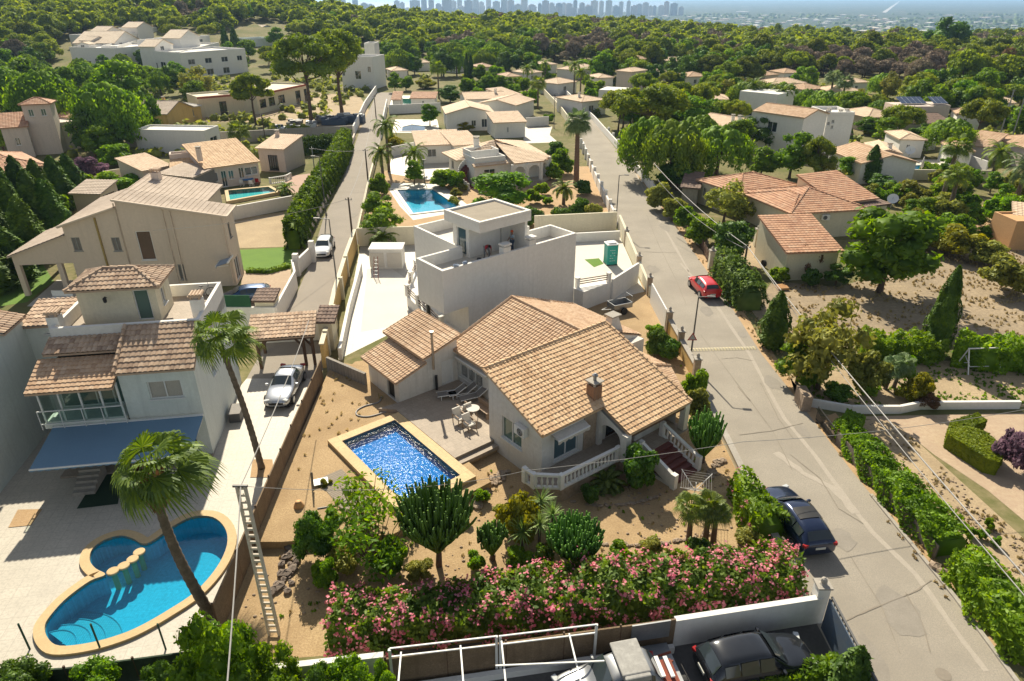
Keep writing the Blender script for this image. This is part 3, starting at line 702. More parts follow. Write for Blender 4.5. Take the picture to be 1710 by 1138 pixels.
def hedge(name,label,path,w,h,mat,size=.14,dens=75,z=0.,flowers=None,fdens=0,rough=.12,cat='hedge',group=None,fsize=.16,stems=False,hs=None,zb=0.0):
 """leafy mass along a path of plan points"""
 pts=[Vector((p[0],p[1]))for p in path];t=thing(name,label,cat,(pts[0].x,pts[0].y,z),group);o=np.array([pts[0].x,pts[0].y,z])
 seg=[(pts[i],pts[i+1])for i in range(len(pts)-1)];L=sum((b-a).length for a,b in seg);ws=w if isinstance(w,(list,tuple))else[w]*len(pts);hs=hs or[h]*len(pts)
 N_=int(L*(max(ws)+2*max(hs))*dens);C=[];D=[];lens=np.array([(b-a).length for a,b in seg]);pr=lens/lens.sum();idx=rng.choice(len(seg),N_,p=pr)
 for s_i in idx:
  a,b=seg[s_i];u=random.random();p=a.lerp(b,u);W=ws[s_i]*(1-u)+ws[s_i+1]*u;Hh=hs[s_i]*(1-u)+hs[s_i+1]*u;d=(b-a).normalized();nn=Vector((d.y,-d.x))
  q=random.random()*(W+2*Hh)
  arc=sum(lens[:s_i])+u*lens[s_i]
  bump=1+rough*(math.sin(arc*2.3+1.3*math.sin(arc*.9))+.6*math.sin(arc*5.1+q*3))
  if q<W:off=(q/W-.5)*W;zz=Hh*bump*(1-.25*abs(off/W*2)**3);n3=(nn.x*.2*off,nn.y*.2*off,1)
  else:
   s_=1 if q<W+Hh else-1;zz=((q-W)%Hh)*.98+.02;e=(.5+.06*math.sin(zz*4+arc*3))*(1-.22*(zz/Hh)**4);off=s_*W*e*(1+rough*.8*math.sin(arc*3.1+zz*2.5));n3=(nn.x*s_,nn.y*s_,.25)
  k=random.uniform(.9,1.04);C.append((p.x+nn.x*off*k,p.y+nn.y*off*k,z+zb+zz*k));D.append(n3)
 C=np.array(C)-o;D=np.array(D,float)
 parts=[leaves(C,D,size,1.7,0,.75,.2)]
 vv=[];ff=[];prof=[(-.38,0.02),(-.4,.45),(-.3,.72),(0,.76),(.3,.72),(.4,.45),(.38,.02)];npt=[]
 for(a,b),l in zip(seg,lens):
  k=max(1,int(l/.6))
  for i in range(k):npt.append((a.lerp(b,i/k),(b-a).normalized(),seg.index((a,b)),i/k))
 a,b=seg[-1];npt.append((b,(b-a).normalized(),len(seg)-1,1.))
 for i,(p,d,si,u)in enumerate(npt):
  W=ws[si]*(1-u)+ws[si+1]*u;Hh=hs[si]*(1-u)+hs[si+1]*u;nn=Vector((d.y,-d.x));e=.9 if i in(0,len(npt)-1)else 1
  for x,y in prof:j=1+random.uniform(-.07,.07);vv.append((p.x+nn.x*x*W*j*e-o[0],p.y+nn.y*x*W*j*e-o[1],zb+y*Hh*j*e))
 m=len(prof);ff=[(i*m+j,i*m+j+1,(i+1)*m+j+1,(i+1)*m+j)for i in range(len(npt)-1)for j in range(m-1)]
 ff+=[(j,j+1,m-2-j,m-1-j)for j in range(m//2-0)if j+1<m-2-j+1 and len({j,j+1,m-2-j,m-1-j})==4];e0=(len(npt)-1)*m
 ff+=[(e0+j,e0+j+1,e0+m-2-j,e0+m-1-j)for j in range(m//2)if len({j,j+1,m-2-j,m-1-j})==4]
 parts.append((np.array(vv),np.array(ff)));V,Fq=merge(parts);link('foliage',npmesh('foliage',V,Fq,[mat]),t)
 if flowers is not None:
  k=int(N_*fdens);ii=rng.choice(len(C),k);cc=[];
  cl=rng.choice(len(C),max(3,k//9));cen=np.repeat(C[cl],9,0)+rng.normal(0,fsize*.8,(len(cl)*9,3))
  Dd=np.repeat(D[cl],9,0);cen=cen+Dd/(np.linalg.norm(Dd,axis=1)[:,None])*.1
  Vf,Ff=leaves(cen,Dd,fsize,1.1,0,.6,.5);link('flowers',npmesh('flowers',Vf,Ff,[flowers]),t)
 return t
def rosette(mb_out,c,n,L,w,el0=.1,el1=1.4,curl=.35,seg=3):
 """sword leaves"""
 for i in range(n):
  az=random.uniform(0,6.28);el=random.uniform(el0,el1);h=Vector((math.cos(az),math.sin(az),0));s=Vector((-h.y,h.x,0));p=Vector(c);l=L*random.uniform(.8,1.1);pr=None
  for k in range(seg+1):
   ww=w*(1-(k/seg)**1.5)*.5+.004;a,b=p-s*ww,p+s*ww
   if pr:mb_out.quad(pr[0],pr[1],b,a)
   pr=(a,b);d=h*math.cos(el)+Vector((0,0,1))*math.sin(el);p=p+d*l/seg;el-=curl
# ---------------------------------------------------------------- the setting
def pp(l,z=0.):return[P(x,y,z)for x,y in l]
FM=Frame(P(904,788,.9),39.0)
FN=Frame(P(600+515/3.717,300+570/3.717,6.6),40.45)
FL=Frame(P(357,760),9.0)
def T(F,l):return[F(a,b)for a,b in l]
POOL_MAIN=T(FM,[(-7.0,-9.72),(-3.45,-9.72),(-3.45,-2.75),(-7.0,-2.75)])
_pl=[(253,905),(287,881),(320,864),(355,864),(376,883),(379,911),(362,948),(327,988),(283,1018),(236,1045),(198,1061),(150,1074),(100,1079),(80,1066),(75,1045),(88,1024),(113,998),(150,971),(176,960),(160,950),(150,936),(154,918),(173,903),(200,895),(222,900),(236,908)]
POOL_L=smooth_loop(pp(_pl,.12),4)
POOL_ARCH=pp([(663,317),(722,316),(768,347),(690,356)],.1)
POOL_BACK=pp([(672,212),(688,208),(710,211),(709,219),(671,219)],.1)
POOL_BLUE=pp([(670,165),(688,165),(688,174),(670,174)],.1)
POOL_TL=pp([(381,318),(448,312),(462,320),(384,334)],.4)
POOL_R=pp([(1520,277),(1565,274),(1567,281),(1522,284)],.1)
HOLES=[POOL_MAIN,POOL_TL,POOL_L,POOL_ARCH,POOL_BACK,POOL_BLUE,POOL_R]
def ground():
 xs=[-26000,-15000,-9000,-6000,-4000,-2600,-1700,-1100,-750,-520,-400]+list(range(-340,341,20))+[400,520,750,1100,1700,2600,4000,6000,9000,15000,26000]
 ys=[-60,10]+list(range(20,200,45))+list(range(200,620,14))+list(range(620,1700,60))+[1900,2300,2900,3600,4400,4800,6000,9000,16000,30000,48000]
 pts=[Vector((x,y))for x in xs for y in ys if not(y<160 and any(inpoly(x,y,offset_loop(h,.5))for h in HOLES))]
 es=[]
 for h in HOLES:
  n0=len(pts);k=len(h);pts+=[Vector((p[0],p[1]))for p in h];es+=[(n0+i,n0+(i+1)%k)for i in range(k)]
 r=delaunay_2d_cdt(pts,es,[],0,1e-5);V=[(p.x,p.y,gz(p.x,p.y))for p in r[0]];fs=[]
 for f in r[2]:
  cx=sum(r[0][i].x for i in f)/3;cy=sum(r[0][i].y for i in f)/3
  if cy<160 and any(inpoly(cx,cy,h)for h in HOLES):continue
  fs.append(tuple(f))
 m,t,N,L=nodes('ground');g=N('NewGeometry');vec=g.outputs['Position']
 near=mixc(N,L,noise_fac(N,L,vec,.12),(.28,.22,.13),(.12,.135,.045));near=mixc(N,L,noise_fac(N,L,vec,1.6),near,(.13,.13,.05))
 a=mixc(N,L,noise_fac(N,L,vec,.011,.42,.58,4),(.03,.055,.025),(.07,.08,.04));a=mixc(N,L,noise_fac(N,L,vec,.045,.5,.62,5),a,(.03,.055,.025))
 a=mixc(N,L,noise_fac(N,L,vec,.006,.62,.68,3),a,(.19,.15,.11))
 vo=N('TexVoronoi');vo.inputs['Scale'].default_value=.022;L(vec,vo.inputs['Vector']);mr=N('MapRange');mr.inputs[1].default_value=.16;mr.inputs[2].default_value=.1;L(vo.outputs['Distance'],mr.inputs[0])
 mm=N('Math',operation='MULTIPLY');L(mr.outputs[0],mm.inputs[0]);L(noise_fac(N,L,vec,.004,.5,.56,2),mm.inputs[1]);a=mixc(N,L,mm.outputs[0],a,(.5,.46,.4))
 sx=N('SeparateXYZ');L(vec,sx.inputs[0]);mr=N('MapRange');mr.inputs[1].default_value=430;mr.inputs[2].default_value=560;L(sx.outputs[1],mr.inputs[0])
 c=mixc(N,L,mr.outputs[0],near,a);b=N('BsdfPrincipled');L(c,b.inputs['Base Color']);b.inputs['Roughness'].default_value=.95;b.inputs['Specular IOR Level'].default_value=.1
 o=N('OutputMaterial');L(b.outputs[0],o.inputs[0])
 mb=MB();mb.add(V,fs);tag(mb.build('ground',m),kind='structure')
ground()
mb=MB();mb.add([(-26000,4300,-87),(-800,4500,-87),(900,5600,-87),(2600,12000,-87),(9000,48000,-87),(-26000,48000,-87)],[(0,1,2,3,4,5)])
tag(mb.build('sea',M('sea surface',(.03,.10,.16),(.03,.09,.15),s=.002,s2=.01,rough=.25,bump=0)),kind='structure')
Z=lambda k:.004*k
RL=[(13.6,12),(13.1,18),(13.0,21.9),(12.95,30),(13.0,44),(12.75,53),(12.4,73),(12.2,103),(12.7,126),(11.2,160),(7.9,212)]
RR=[(12.9,212),(17.0,160),(18.0,128),(18.9,90),(19.0,76),(19.0,58),(18.7,45),(19.0,37.8),(19.2,31),(19.8,22),(19.9,12)]
sheet('road',RL+RR,Z(3),m_asph)
sheet('lane',[(-18.6,41.5),(-13.4,41.5),(-15.0,53),(-16.8,72),(-20.5,99.4),(-25.4,138),(-33,199),(-37.2,199),(-30,138),(-24.6,99.4),(-22.7,80),(-20.2,64),(-19.4,57),(-19.2,50)],Z(3),m_asph2)
def strip(name,px,w,mat,zk,jit=.25,sub=5):
 pts=[P(x,y)for x,y in px];L_=[];Rr=[]
 for i in range(len(pts)-1):
  d=(pts[i+1]-pts[i]);n=Vector((-d.y,d.x,0)).normalized()
  for k in range(sub):
   p=pts[i]+d*k/sub;a=w*(.5+random.uniform(-jit,jit));b=w*(.5+random.uniform(-jit,jit));L_.append(p+n*a);Rr.append(p-n*b)
 return sheet(name,L_+Rr[::-1],Z(zk),mat)
strip('road_patch',[(1136,440),(1190,500),(1250,590),(1310,700),(1360,760),(1407,825),(1457,890),(1530,960),(1600,1060),(1660,1138)],.26,m_patch,4,.12)
strip('road_patch',[(1296,756),(1340,790),(1390,815),(1440,870)],.4,m_patch,5,.2)
strip('road_patch',[(1062,290),(1085,340),(1120,400),(1160,470)],.25,m_patch,4,.2)
for px in([(1200,440),(1215,452)],):strip('road_patch',px,.5,m_crack,6,.1)
for px in([(1392,1046),(1450,1020),(1530,988),(1560,966)],[(1235,727),(1290,720),(1350,705)],[(1050,420),(1095,422),(1135,422)],[(1512,990),(1540,1040),(1556,1100)],[(1232,646),(1245,662),(1254,672)],[(1320,760),(1370,800),(1400,850),(1450,880)],[(1270,640),(1300,700),(1330,740)]):
 strip('road_crack',px,.05,m_crack,7,.4,6)
for p_,r_ in((P(1575,1127),.3),(P(1545,1045),.0)):
 if r_:sheet('manhole_cover',[(p_.x+r_*math.cos(a/2),p_.y+r_*math.sin(a/2))for a in range(13)],Z(6),m_crack,kind='structure')
strip('roadside_verge',[(1030,250),(1085,330),(1130,380),(1190,460),(1250,560),(1345,680),(1400,760),(1480,860),(1590,990),(1700,1110)],1.5,m_soil,2,.15)
m_stain=M('asphalt repair',(.30,.27,.23),(.25,.225,.19),s=1.5,s2=18,rough=.95,bump=.3)
def blot(x,y,r,sx=1.,sy=1.6,zk=4,mat=None):
 p=P(x,y);n=14;return sheet('road_repair',[(p.x+r*sx*math.cos(6.283*i/n)*random.uniform(.75,1.2),p.y+r*sy*math.sin(6.283*i/n)*random.uniform(.75,1.2))for i in range(n)],Z(zk),mat or m_stain)
for i,(x,y,r)in enumerate(((1290,640,.7),(1180,520,.6),(1405,900,.8),(1500,1020,.9),(1240,560,.5),(1110,380,.8),(1340,720,.5),(1440,780,.4),(1090,450,.6),(1460,1100,.6),(560,470,.5),(530,560,.7),(590,360,.7))):blot(x,y,r,random.uniform(.5,1),random.uniform(1,2.4),5+(i%3)*.2,m_stain)
for px in([(1170,560),(1230,640),(1290,720),(1330,800)],[(1420,930),(1470,1010),(1510,1110)],[(1080,360),(1100,410),(1130,470),(1150,520)],[(1205,600),(1230,598),(1262,604)]):strip('road_crack',px,.035,m_crack,7,.5,6)
def kerb(label,pts,w=.16,h=.12,mat=None):
 mb=MB()
 for i in range(len(pts)-1):mb.bar((pts[i][0],pts[i][1],h/2),(pts[i+1][0],pts[i+1][1],h/2),w,h)
 return tag(mb.build('kerb',mat or m_conc),kind='structure')
kerb('',RL[2:6]);kerb('',[(19.75,13),(19.75,22),(19.3,29)],.18,.1)
sheet('garden_gravel',[(12.85,21.6),(12.85,44),(12.5,60),(5,56),(-2,47),(-11.5,44),(-12.95,40),(-12.3,18.6),(-4,19.3)],Z(1),m_gravel,[POOL_MAIN])
TERR=[P(470,905,.45),FM(-8.5,-1.3),FM(-2.3,-1.5),FM(-2.2,-3.9),FM(.2,-3.9),FM(2.6,-10),FM(1,-14),(-12.9,43.2)]
TERR=[(-12.55,TERR[0].y)]+[(p[0],p[1])for p in TERR]
sheet('garden_terrace',TERR,.45,m_gravel,[T(FM,[(-7.2,-9.9),(-3.25,-9.9),(-3.25,-2.55),(-7.2,-2.55)])],skirt=.5)
sheet('patio',T(FM,[(-2.8,-4.2),(0,-4.2),(0,-4.6),(2.4,-4.7),(2.4,-12.6),(0.1,-12.6),(-2.1,-11.3),(-3.6,-11.5),(-2.8,-10.7)]),.7,m_pavb,skirt=.3)
mb=MB();mb.fbox(FM,-2.8,0.0,-4.2,-3.75,.3,.52);tag(mb.build('patio_step',m_pavb),kind='structure')
mb=MB();mb.fbox(FM,-9.6,-8.1,-7.6,-3.6,.40,.47)
tag(mb.build('plank_deck',GRIDM('deck planks',(.30,.25,.19),(.12,.1,.08),3,.14,.9,39,.02,.25)),kind='structure')
PAVL=[(-31,16),(-12.5,17.5),(-13.0,39.5),(-13.5,41.5),(-18.6,41.5),(-19,36),(-31,36)]
sheet('paved_yard',PAVL,Z(2),m_pavc,[POOL_L])
sheet('turf_mat',pp([(128,850),(165,790),(205,792),(197,842)],.02),.025,m_turfd)
sheet('planting_bed',pp([(14,882),(30,852),(71,851),(52,878)]),.03,m_soil)
sheet('gravel_court',pp([(395,415),(385,372),(400,365),(488,352),(492,412)]),Z(2),m_sand)
sheet('lawn',pp([(402,450),(400,418),(494,412),(497,420),(484,448),(440,456)]),Z(3),m_lawn)
sheet('driveway',pp([(400,545),(404,452),(440,458),(486,450),(480,545)]),Z(2),m_pavs)
sheet('lawn',pp([(0,512),(0,450),(70,440),(90,470),(45,505)]),Z(2),m_lawn)
sheet('terrace_paving',pp([(45,512),(95,468),(260,470),(250,520)]),Z(3),m_pavc)
sheet('pool_terrace',T(FN,[(-3,-7.5),(.5,-6.5),(5.8,-13.5),(6.5,-19.5),(4.4,-19.5)]),Z(3),m_deckw)
sheet('pool_terrace',[FN(13.2,1.0),FN(16.9,1.15),(12.0,57.2),(12.0,74.5),(3,73.5),FN(8.4,-9),FN(8.4,-4)],Z(4),m_deckw)
sheet('concrete_yard',[(-16.2,69.6),(-9.9,70.3),(3,73.4),FN(8.3,-5),FN(2,-1),FN(0,-6),(-12.8,44.3)],Z(2),m_pavc)
sheet('turf_mat',pp([(976,434),(1000,432),(1008,441),(992,447)]),Z(7),m_lawn)
sheet('arch_garden',[(12.0,78),(12.0,108),(-19.5,105),(-17,74),(-5,66),(4,74)],Z(1),m_soil,[POOL_ARCH])
sheet('pool_terrace',pp([(650,318),(655,306),(735,306),(790,350),(690,368),(668,345)]),Z(3),m_pavc,[POOL_ARCH])
sheet('driveway',pp([(648,290),(655,258),(695,262),(760,275),(780,290),(745,300),(735,304)]),Z(3),m_pavc)
sheet('pool_terrace',pp([(655,222),(660,200),(730,200),(735,222)]),Z(3),m_pavc,[POOL_BACK])
sheet('courtyard',pp([(875,240),(872,212),(922,212),(918,226),(932,238)]),Z(3),m_pavc)
sheet('courtyard',pp([(650,180),(655,160),(700,160),(700,180)]),Z(3),m_pavc,[POOL_BLUE])
sheet('dry_field',pp([(1255,520),(1290,470),(1400,480),(1530,440),(1570,390),(1710,400),(1710,560),(1300,575)]),Z(1),m_dry)
sheet('driveway',pp([(1195,440),(1230,420),(1240,390),(1270,390),(1285,420),(1270,450),(1215,448)]),Z(2),m_sand)
sheet('dry_garden',pp([(1330,665),(1310,600),(1350,590),(1710,610),(1710,680),(1380,685)]),Z(2),m_sand)
sheet('stamped_driveway',pp([(1355,690),(1400,697),(1710,690),(1710,870),(1650,820),(1560,760),(1490,705)]),Z(3),m_pavs)
sheet('sandy_border',pp([(1360,705),(1490,700),(1710,900),(1710,1000),(1560,850)]),Z(2),m_sand)
sheet('gravel_court',pp([(1370,700),(1395,690),(1420,720),(1400,730)]),Z(4),m_soil)
sheet('construction_yard',[P(*q)for q in[(250,200),(400,205),(600,218),(620,190),(600,160),(430,150),(300,175)]],Z(1),m_sand)
sheet('driveway',pp([(470,320),(478,295),(520,290),(510,325)]),Z(3),M('pink paving',(.42,.27,.2),(.36,.23,.17)))
sheet('orchard_soil',pp([(1600,350),(1710,330),(1710,400),(1590,395)]),Z(1),m_soil)
sheet('pool_terrace',pp([(1490,290),(1500,268),(1590,266),(1640,290),(1500,300)]),Z(2),m_deckw,[POOL_R])
sheet('carport_floor',[(13.2,14),(13.0,21.3),(-4.9,19.2),(-4.9,14)],.02,M('shade darkened yard paving',(.13,.12,.11),(.09,.085,.08),s=.5,s2=6,rough=.8,bump=.3))  # shade over the yard is put into the dark paving colour
# ---------------------------------------------------------------- pools: coping, basin, water
def pool(label,loop,z,cop,cw,depth,tile,tint,ztop=None,water=-.12,skirt=.2,wave=.2,ws=4.,rough=.03,wd=.02,fres=1.33):
 ztop=z if ztop is None else ztop;c=loop[0];t=thing('swimming_pool',label,'pool',(c[0],c[1],0))
 out=offset_loop(loop,cw)if cop is not None else None
 if cop is not None:sheet('coping',[(p[0],p[1])for p in out],ztop,cop,[loop],t,skirt=skirt)
 mb=MB();k=len(loop)
 for i in range(k):
  p,q=loop[i],loop[(i+1)%k];mb.quad((p[0],p[1],ztop),(q[0],q[1],ztop),(q[0],q[1],z-depth),(p[0],p[1],z-depth))
 mb.build('basin_wall',tile,t);sheet('basin_floor',loop,z-depth,tile,(),t)
 wm=WATER('pool water',tint,wave,ws,rough,fres,wd);sheet('water',offset_loop(loop,-.01),ztop+water,wm,(),t);return t
m_ptile=GRIDM('blue pool mosaic',(.16,.50,.68),(.12,.40,.56),.1,.1,.95,0,.01,.15);m_ptile2=GRIDM('deep blue pool mosaic',(.02,.30,.62),(.016,.24,.54),.1,.1,.95,39,.01,.2)
m_cst=GRIDM('coping stones',(.62,.44,.22),(.45,.31,.16),.5,.5,.75,39,.012,.1)
pool('rectangular blue pool glittering in the sun below the brown patio',POOL_MAIN,.7,m_cst,.62,.5,m_ptile2,(.42,.76,.95),skirt=.75,wave=.45,ws=4.5,rough=.025,wd=.05,fres=1.22)
pl=pool('curved figure of eight pool with ochre coping beside the leaning palm',POOL_L,.12,m_coping,.42,1.15,m_ptile,(.30,.84,.93),ztop=.14,skirt=.16,wave=.12,ws=2.5,wd=.02)
for i,q in enumerate([(188,953),(206,944),(221,933),(232,921)]):
 c=P(q[0],q[1],.12);mb=MB();mb.lathe((c.x,c.y,-1.2),[(.12,0),(.12,1.15)],10);mb.lathe((c.x,c.y,-.02),[(.24,0),(.27,.03),(.27,.12),(.24,.14)],14);mb.build('stepping_stone',m_coping,pl)
cc=P(78,1078,.0);mb=MB()
for i,r_ in enumerate((1.0,1.5,2.0,2.6)):
 ring=[(cc.x+r_*math.cos(a/16*math.pi*2),cc.y+r_*math.sin(a/16*math.pi*2))for a in range(16)]
 lo=offset_loop(POOL_L,-.02);ring=[p for p in[(cc.x+r_*math.cos(a*math.pi/24),cc.y+r_*math.sin(a*math.pi/24))for a in range(-8,20)]if inpoly(p[0],p[1],lo)]
 pts=[(p[0],p[1],-.28-.24*i)for p in ring]
 if len(pts)>2:
  mb.tube([(p[0],p[1],p[2])for p in pts],.035,5)
  mb.add([(cc.x+.55,cc.y+.25,-.3-.24*i)]+pts,[(0,j+1,j+2)for j in range(len(pts)-1)])
mb.build('entry_step',GRIDM('step tiles',(.2,.5,.62),(.1,.3,.45),.1,.1,.95),pl)
pool('turquoise pool in the palm garden of the arcaded villa',POOL_ARCH,.1,m_pavc,.5,1.3,m_ptile,(.55,.93,.97),ztop=.1,water=-.08)
pool('small blue pool with rounded alcove behind the arcaded villa',POOL_BACK,.1,m_pavc,.4,1.3,m_ptile,(.4,.88,.98),ztop=.1,water=-.05)
pool('small square blue pool beside the far pool house',POOL_BLUE,.1,m_pavc,.4,1.3,m_ptile2,(.4,.8,.98),ztop=.1,water=-.05)
pool('green blue rectangular pool with raised edge in front of the glazed bungalow',POOL_TL,.4,m_coping,.45,.5,GRIDM('teal mosaic',(.10,.5,.52),(.08,.42,.44),.1,.1,.95),(.7,.96,.96),skirt=.8,water=-.1)
pool('pale turquoise pool on the white terrace behind the dark cypress',POOL_R,.1,m_deckw,.5,1.3,m_ptile,(.55,.93,.97),ztop=.1,water=-.05)
# ---------------------------------------------------------------- near buildings
def onwall(p0,p1,px,py):
 u=(px-855)/FPX;v=(569-py)/FPX;dx,dy,dz=u,CP+v*SP,-(SP-v*CP)
 ex,ey=p1[0]-p0[0],p1[1]-p0[1];L=math.hypot(ex,ey);ex/=L;ey/=L
 det=dx*(-ey)+dy*ex;t=(p0[0]*(-ey)+p0[1]*ex)/det;s=(dx*p0[1]-dy*p0[0])/(-det)if False else((t*dx-p0[0])*ex+(t*dy-p0[1])*ey)
 return s,CAMH+t*dz
def hole(p0,p1,x0,y0,x1,y1):
 a=onwall(p0,p1,x0,y0);b=onwall(p0,p1,x1,y1)
 return(min(a[0],b[0]),max(a[0],b[0]),min(a[1],b[1]),max(a[1],b[1]))
def holeclamp(h,L,z0,z1,m=.12):
 return(max(m,h[0]),min(L-m,h[1]),max(z0+.05,h[2]),min(z1-m,h[3]))
# ======== the central tiled house
H=thing('tiled_villa','low white villa with broad tan tiled roofs and a brick chimney above the glittering pool','house',FM(4,-4,0))
RZ=lambda b:3.5-.352*b
fl=[FM(0,0),FM(9.3,0),FM(9.3,-4.65),FM(0,-4.65)]
wA=hole(FM(0,-4.65),FM(0,0),835,700,865,748);wF=hole(FM(0,0),FM(9.3,0),925,706,963,762)
wA=(1.2,2.75,1.35,2.75)
body_walls(H,fl,0,[3.45,3.45,RZ(-4.65)-.05,RZ(-4.65)-.05],m_whitew,[(3,4.65-3.45+.0,4.65-3.45+1.75,1.35,2.8,dict(glass=m_glassg)),(0,.9,2.7,1.15,2.95,dict(glass=m_glassb,cols=2)),(0,4.95,5.85,.92,3.0,dict(name='door',cols=1,frame=m_wood)),(0,6.6,8.2,1.2,2.8,dict(glass=m_glassb))])
RM=dict(seg=4,pitch=.25,course=.31)
e0,e1=.28,2.35
front=[[FM(-.25,e0,RZ(e0)+.05),FM(4.25,e0,RZ(e0)+.05),FM(4.25,-4.8,RZ(-4.8)+.05),FM(-.25,-4.8,RZ(-4.8)+.05)],[FM(4.25,e1,RZ(e1)+.05),FM(9.6,e1,RZ(e1)+.05),FM(9.6,-4.8,RZ(-4.8)+.05),FM(4.25,-4.8,RZ(-4.8)+.05)]]
zr=RZ(-4.8)+.06
roof('roof',front,t_tan,H,ridges=[(FM(-.25,-4.85,zr),FM(9.6,-4.85,zr)),(FM(9.6,e1,RZ(e1)+.06),FM(9.6,-4.8,zr)),(FM(-.25,e0,RZ(e0)+.06),FM(-.25,-4.8,zr))],**RM,label='sunlit tan tiled roof nearest the pool')
ml=[FM(2.45,-4.65),FM(13.4,-4.65),FM(13.4,-11.7),FM(2.45,-11.7)]
body_walls(H,ml,0,2.95,m_whitew,[(3,.55,3.1,1.1,2.45,dict(glass=m_glass,cols=3,bars=True)),(0,9.2,10.3,1.2,2.2)])
zl=lambda a:5.12-.37*abs(a-7.65)
[MB().quad(FM(2.45,b,2.94),FM(13.4,b,2.94),FM(7.65,b,5.05)).build('gable',m_whitew,H)for b in(-11.7,-5.2)]
mb=MB();mb.fbox(FM,8.6,13.35,-5.62,-4.7,0,2.9);mb.build('wall',m_whitew,H)
roof('roof',[[FM(2.1,-12.0,zl(2.1)),FM(2.1,-4.7,zl(2.1)),FM(7.65,-4.7,5.12),FM(7.65,-12,5.12)],[FM(13.95,-5.35,zl(13.95)),FM(13.95,-12,zl(13.95)),FM(7.65,-12,5.12),FM(7.65,-5.35,5.12)]],t_orange,H,ridges=[(FM(7.65,-12,5.14),FM(7.65,-4.8,5.14)),(FM(7.65,-12,5.14),FM(2.1,-12,zl(2.1))),(FM(7.65,-12,5.14),FM(13.95,-12,zl(13.95)))],**RM,label='tan tiled gable roof of the middle wing')
mb=MB();mb.prism([FM(9.3,1.6),FM(11.9,-1.3),FM(11.9,-4.65),FM(9.3,-4.65)],0,2.5);mb.build('wall',m_whitew,H)
roof('roof',[[FM(12.4,-1.5,2.45),FM(12.4,-4.9,2.45),FM(9.55,-4.9,3.35),FM(9.55,-1.9,3.35)],[FM(9.7,2.2,2.5),FM(12.4,-1.5,2.45),FM(9.55,-1.9,3.35)]],t_orange,H,ridges=[(FM(9.6,-1.9,3.38),FM(12.4,-1.5,2.5))],**RM)
sl_=[FM(-2.15,-11.45),FM(2.45,-11.45),FM(2.45,-15.6),FM(-2.15,-15.6)]
so_=thing('tiled_outhouse','small white outhouse with two stepped tiled roofs and a steel flue beside the patio','outbuilding',FM(-1,-13,0))
a_=(-2.15,.1,2.2);
body_walls(so_,[FM(-2.15,-11.3),FM(-.15,-11.3),FM(-.15,-15.3),FM(-2.15,-15.3)],0,[2.35,2.95,2.95,2.35],m_whitew,[(3,4.0-1.55,4.0-.6,.5,2.1,dict(name='door',cols=1,glass=m_black,frame=m_conc))])
body_walls(so_,[FM(-.15,-11.3),FM(2.4,-11.3),FM(2.4,-16.0),FM(-.15,-16.0)],0,[3.35,4.1,4.1,3.35],m_whitew,[(0,1.25,2.2,.72,2.5,dict(name='door',cols=1,glass=m_wmetal))])
roof('roof',[[FM(-2.5,-15.6,2.3),FM(-2.5,-11.0,2.3),FM(-.15,-11.0,3.02),FM(-.15,-15.6,3.02)]],t_orange,so_,**RM,label='lower tiled roof')
roof('roof',[[FM(-.4,-16.2,3.32),FM(-.4,-11.0,3.32),FM(2.6,-11.0,4.2),FM(2.6,-16.2,4.2)]],t_orange,so_,**RM,label='upper tiled roof')
mb=MB();f=FM(.3,-10.95);mb.tube([(f.x,f.y,2.4),(f.x,f.y,5.0)],.085,10);mb.tube([(f.x,f.y,5.0),(f.x,f.y,5.12)],.14,10);mb.build('flue_pipe',M('flue steel',(.55,.45,.33),(.4,.32,.24),metal=.7,rough=.4),so_)
mb=MB();f=FM(.55,-11.1);mb.bar((f.x,f.y,.7),(f.x,f.y,1.75),.16);mb.build('water_heater_pipe',m_black,so_)
mb=MB();mb.prism([FM(-1.25,.02),FM(-1.2,.75),FM(-.1,1.75),FM(4.1,1.9),FM(4.3,2.45),FM(9.4,2.45),FM(9.4,.02)],.0,.88);mb.build('porch_base',m_stone,H)
mb=MB();mb.prism([FM(-1.3,.02),FM(-1.25,.8),FM(-.15,1.8),FM(4.1,1.95),FM(4.3,2.5),FM(9.45,2.5),FM(9.45,.02)],.88,.93);mb.build('porch_floor',m_pavb,H)
mb=MB()
def arch_wall(mb,p0,p1,z0,zt0,zt1,ua,ub,spr,rad,th=.3,n=12):
 """wall with a round-headed opening"""
 p0,p1=Vector((p0[0],p0[1],0)),Vector((p1[0],p1[1],0));d=(p1-p0);L=d.length;d.normalize();nn=Vector((-d.y,d.x,0));um=(ua+ub)/2;rr=(ub-ua)/2
 zt=lambda u:zt0+(zt1-zt0)*u/L
 for k in(0,th):
  q=lambda u,v:tuple(p0+d*u+nn*k+Vector((0,0,v)))
  mb.quad(q(0,z0),q(ua,z0),q(ua,zt(ua)),q(0,zt(0)));mb.quad(q(ub,z0),q(L,z0),q(L,zt(L)),q(ub,zt(ub)))
  for i in range(n):
   a0,a1=math.pi*(1-i/n),math.pi*(1-(i+1)/n);u0,u1=um+rr*math.cos(a0),um+rr*math.cos(a1)
   mb.quad(q(u0,spr+rad*math.sin(a0)),q(u1,spr+rad*math.sin(a1)),q(u1,zt(u1)),q(u0,zt(u0)))
 q=lambda u,v,k:tuple(p0+d*u+nn*k+Vector((0,0,v)));s=[(ua,z0),(ua,spr)]+[(um+rr*math.cos(math.pi*(1-i/n)),spr+rad*math.sin(math.pi*(1-i/n)))for i in range(1,n)]+[(ub,spr),(ub,z0)]
 for i in range(len(s)-1):mb.quad(q(*s[i],0),q(*s[i+1],0),q(*s[i+1],th),q(*s[i],th))
 for u in(0,L):mb.quad(q(u,z0,0),q(u,zt(u),0),q(u,zt(u),th),q(u,z0,th))
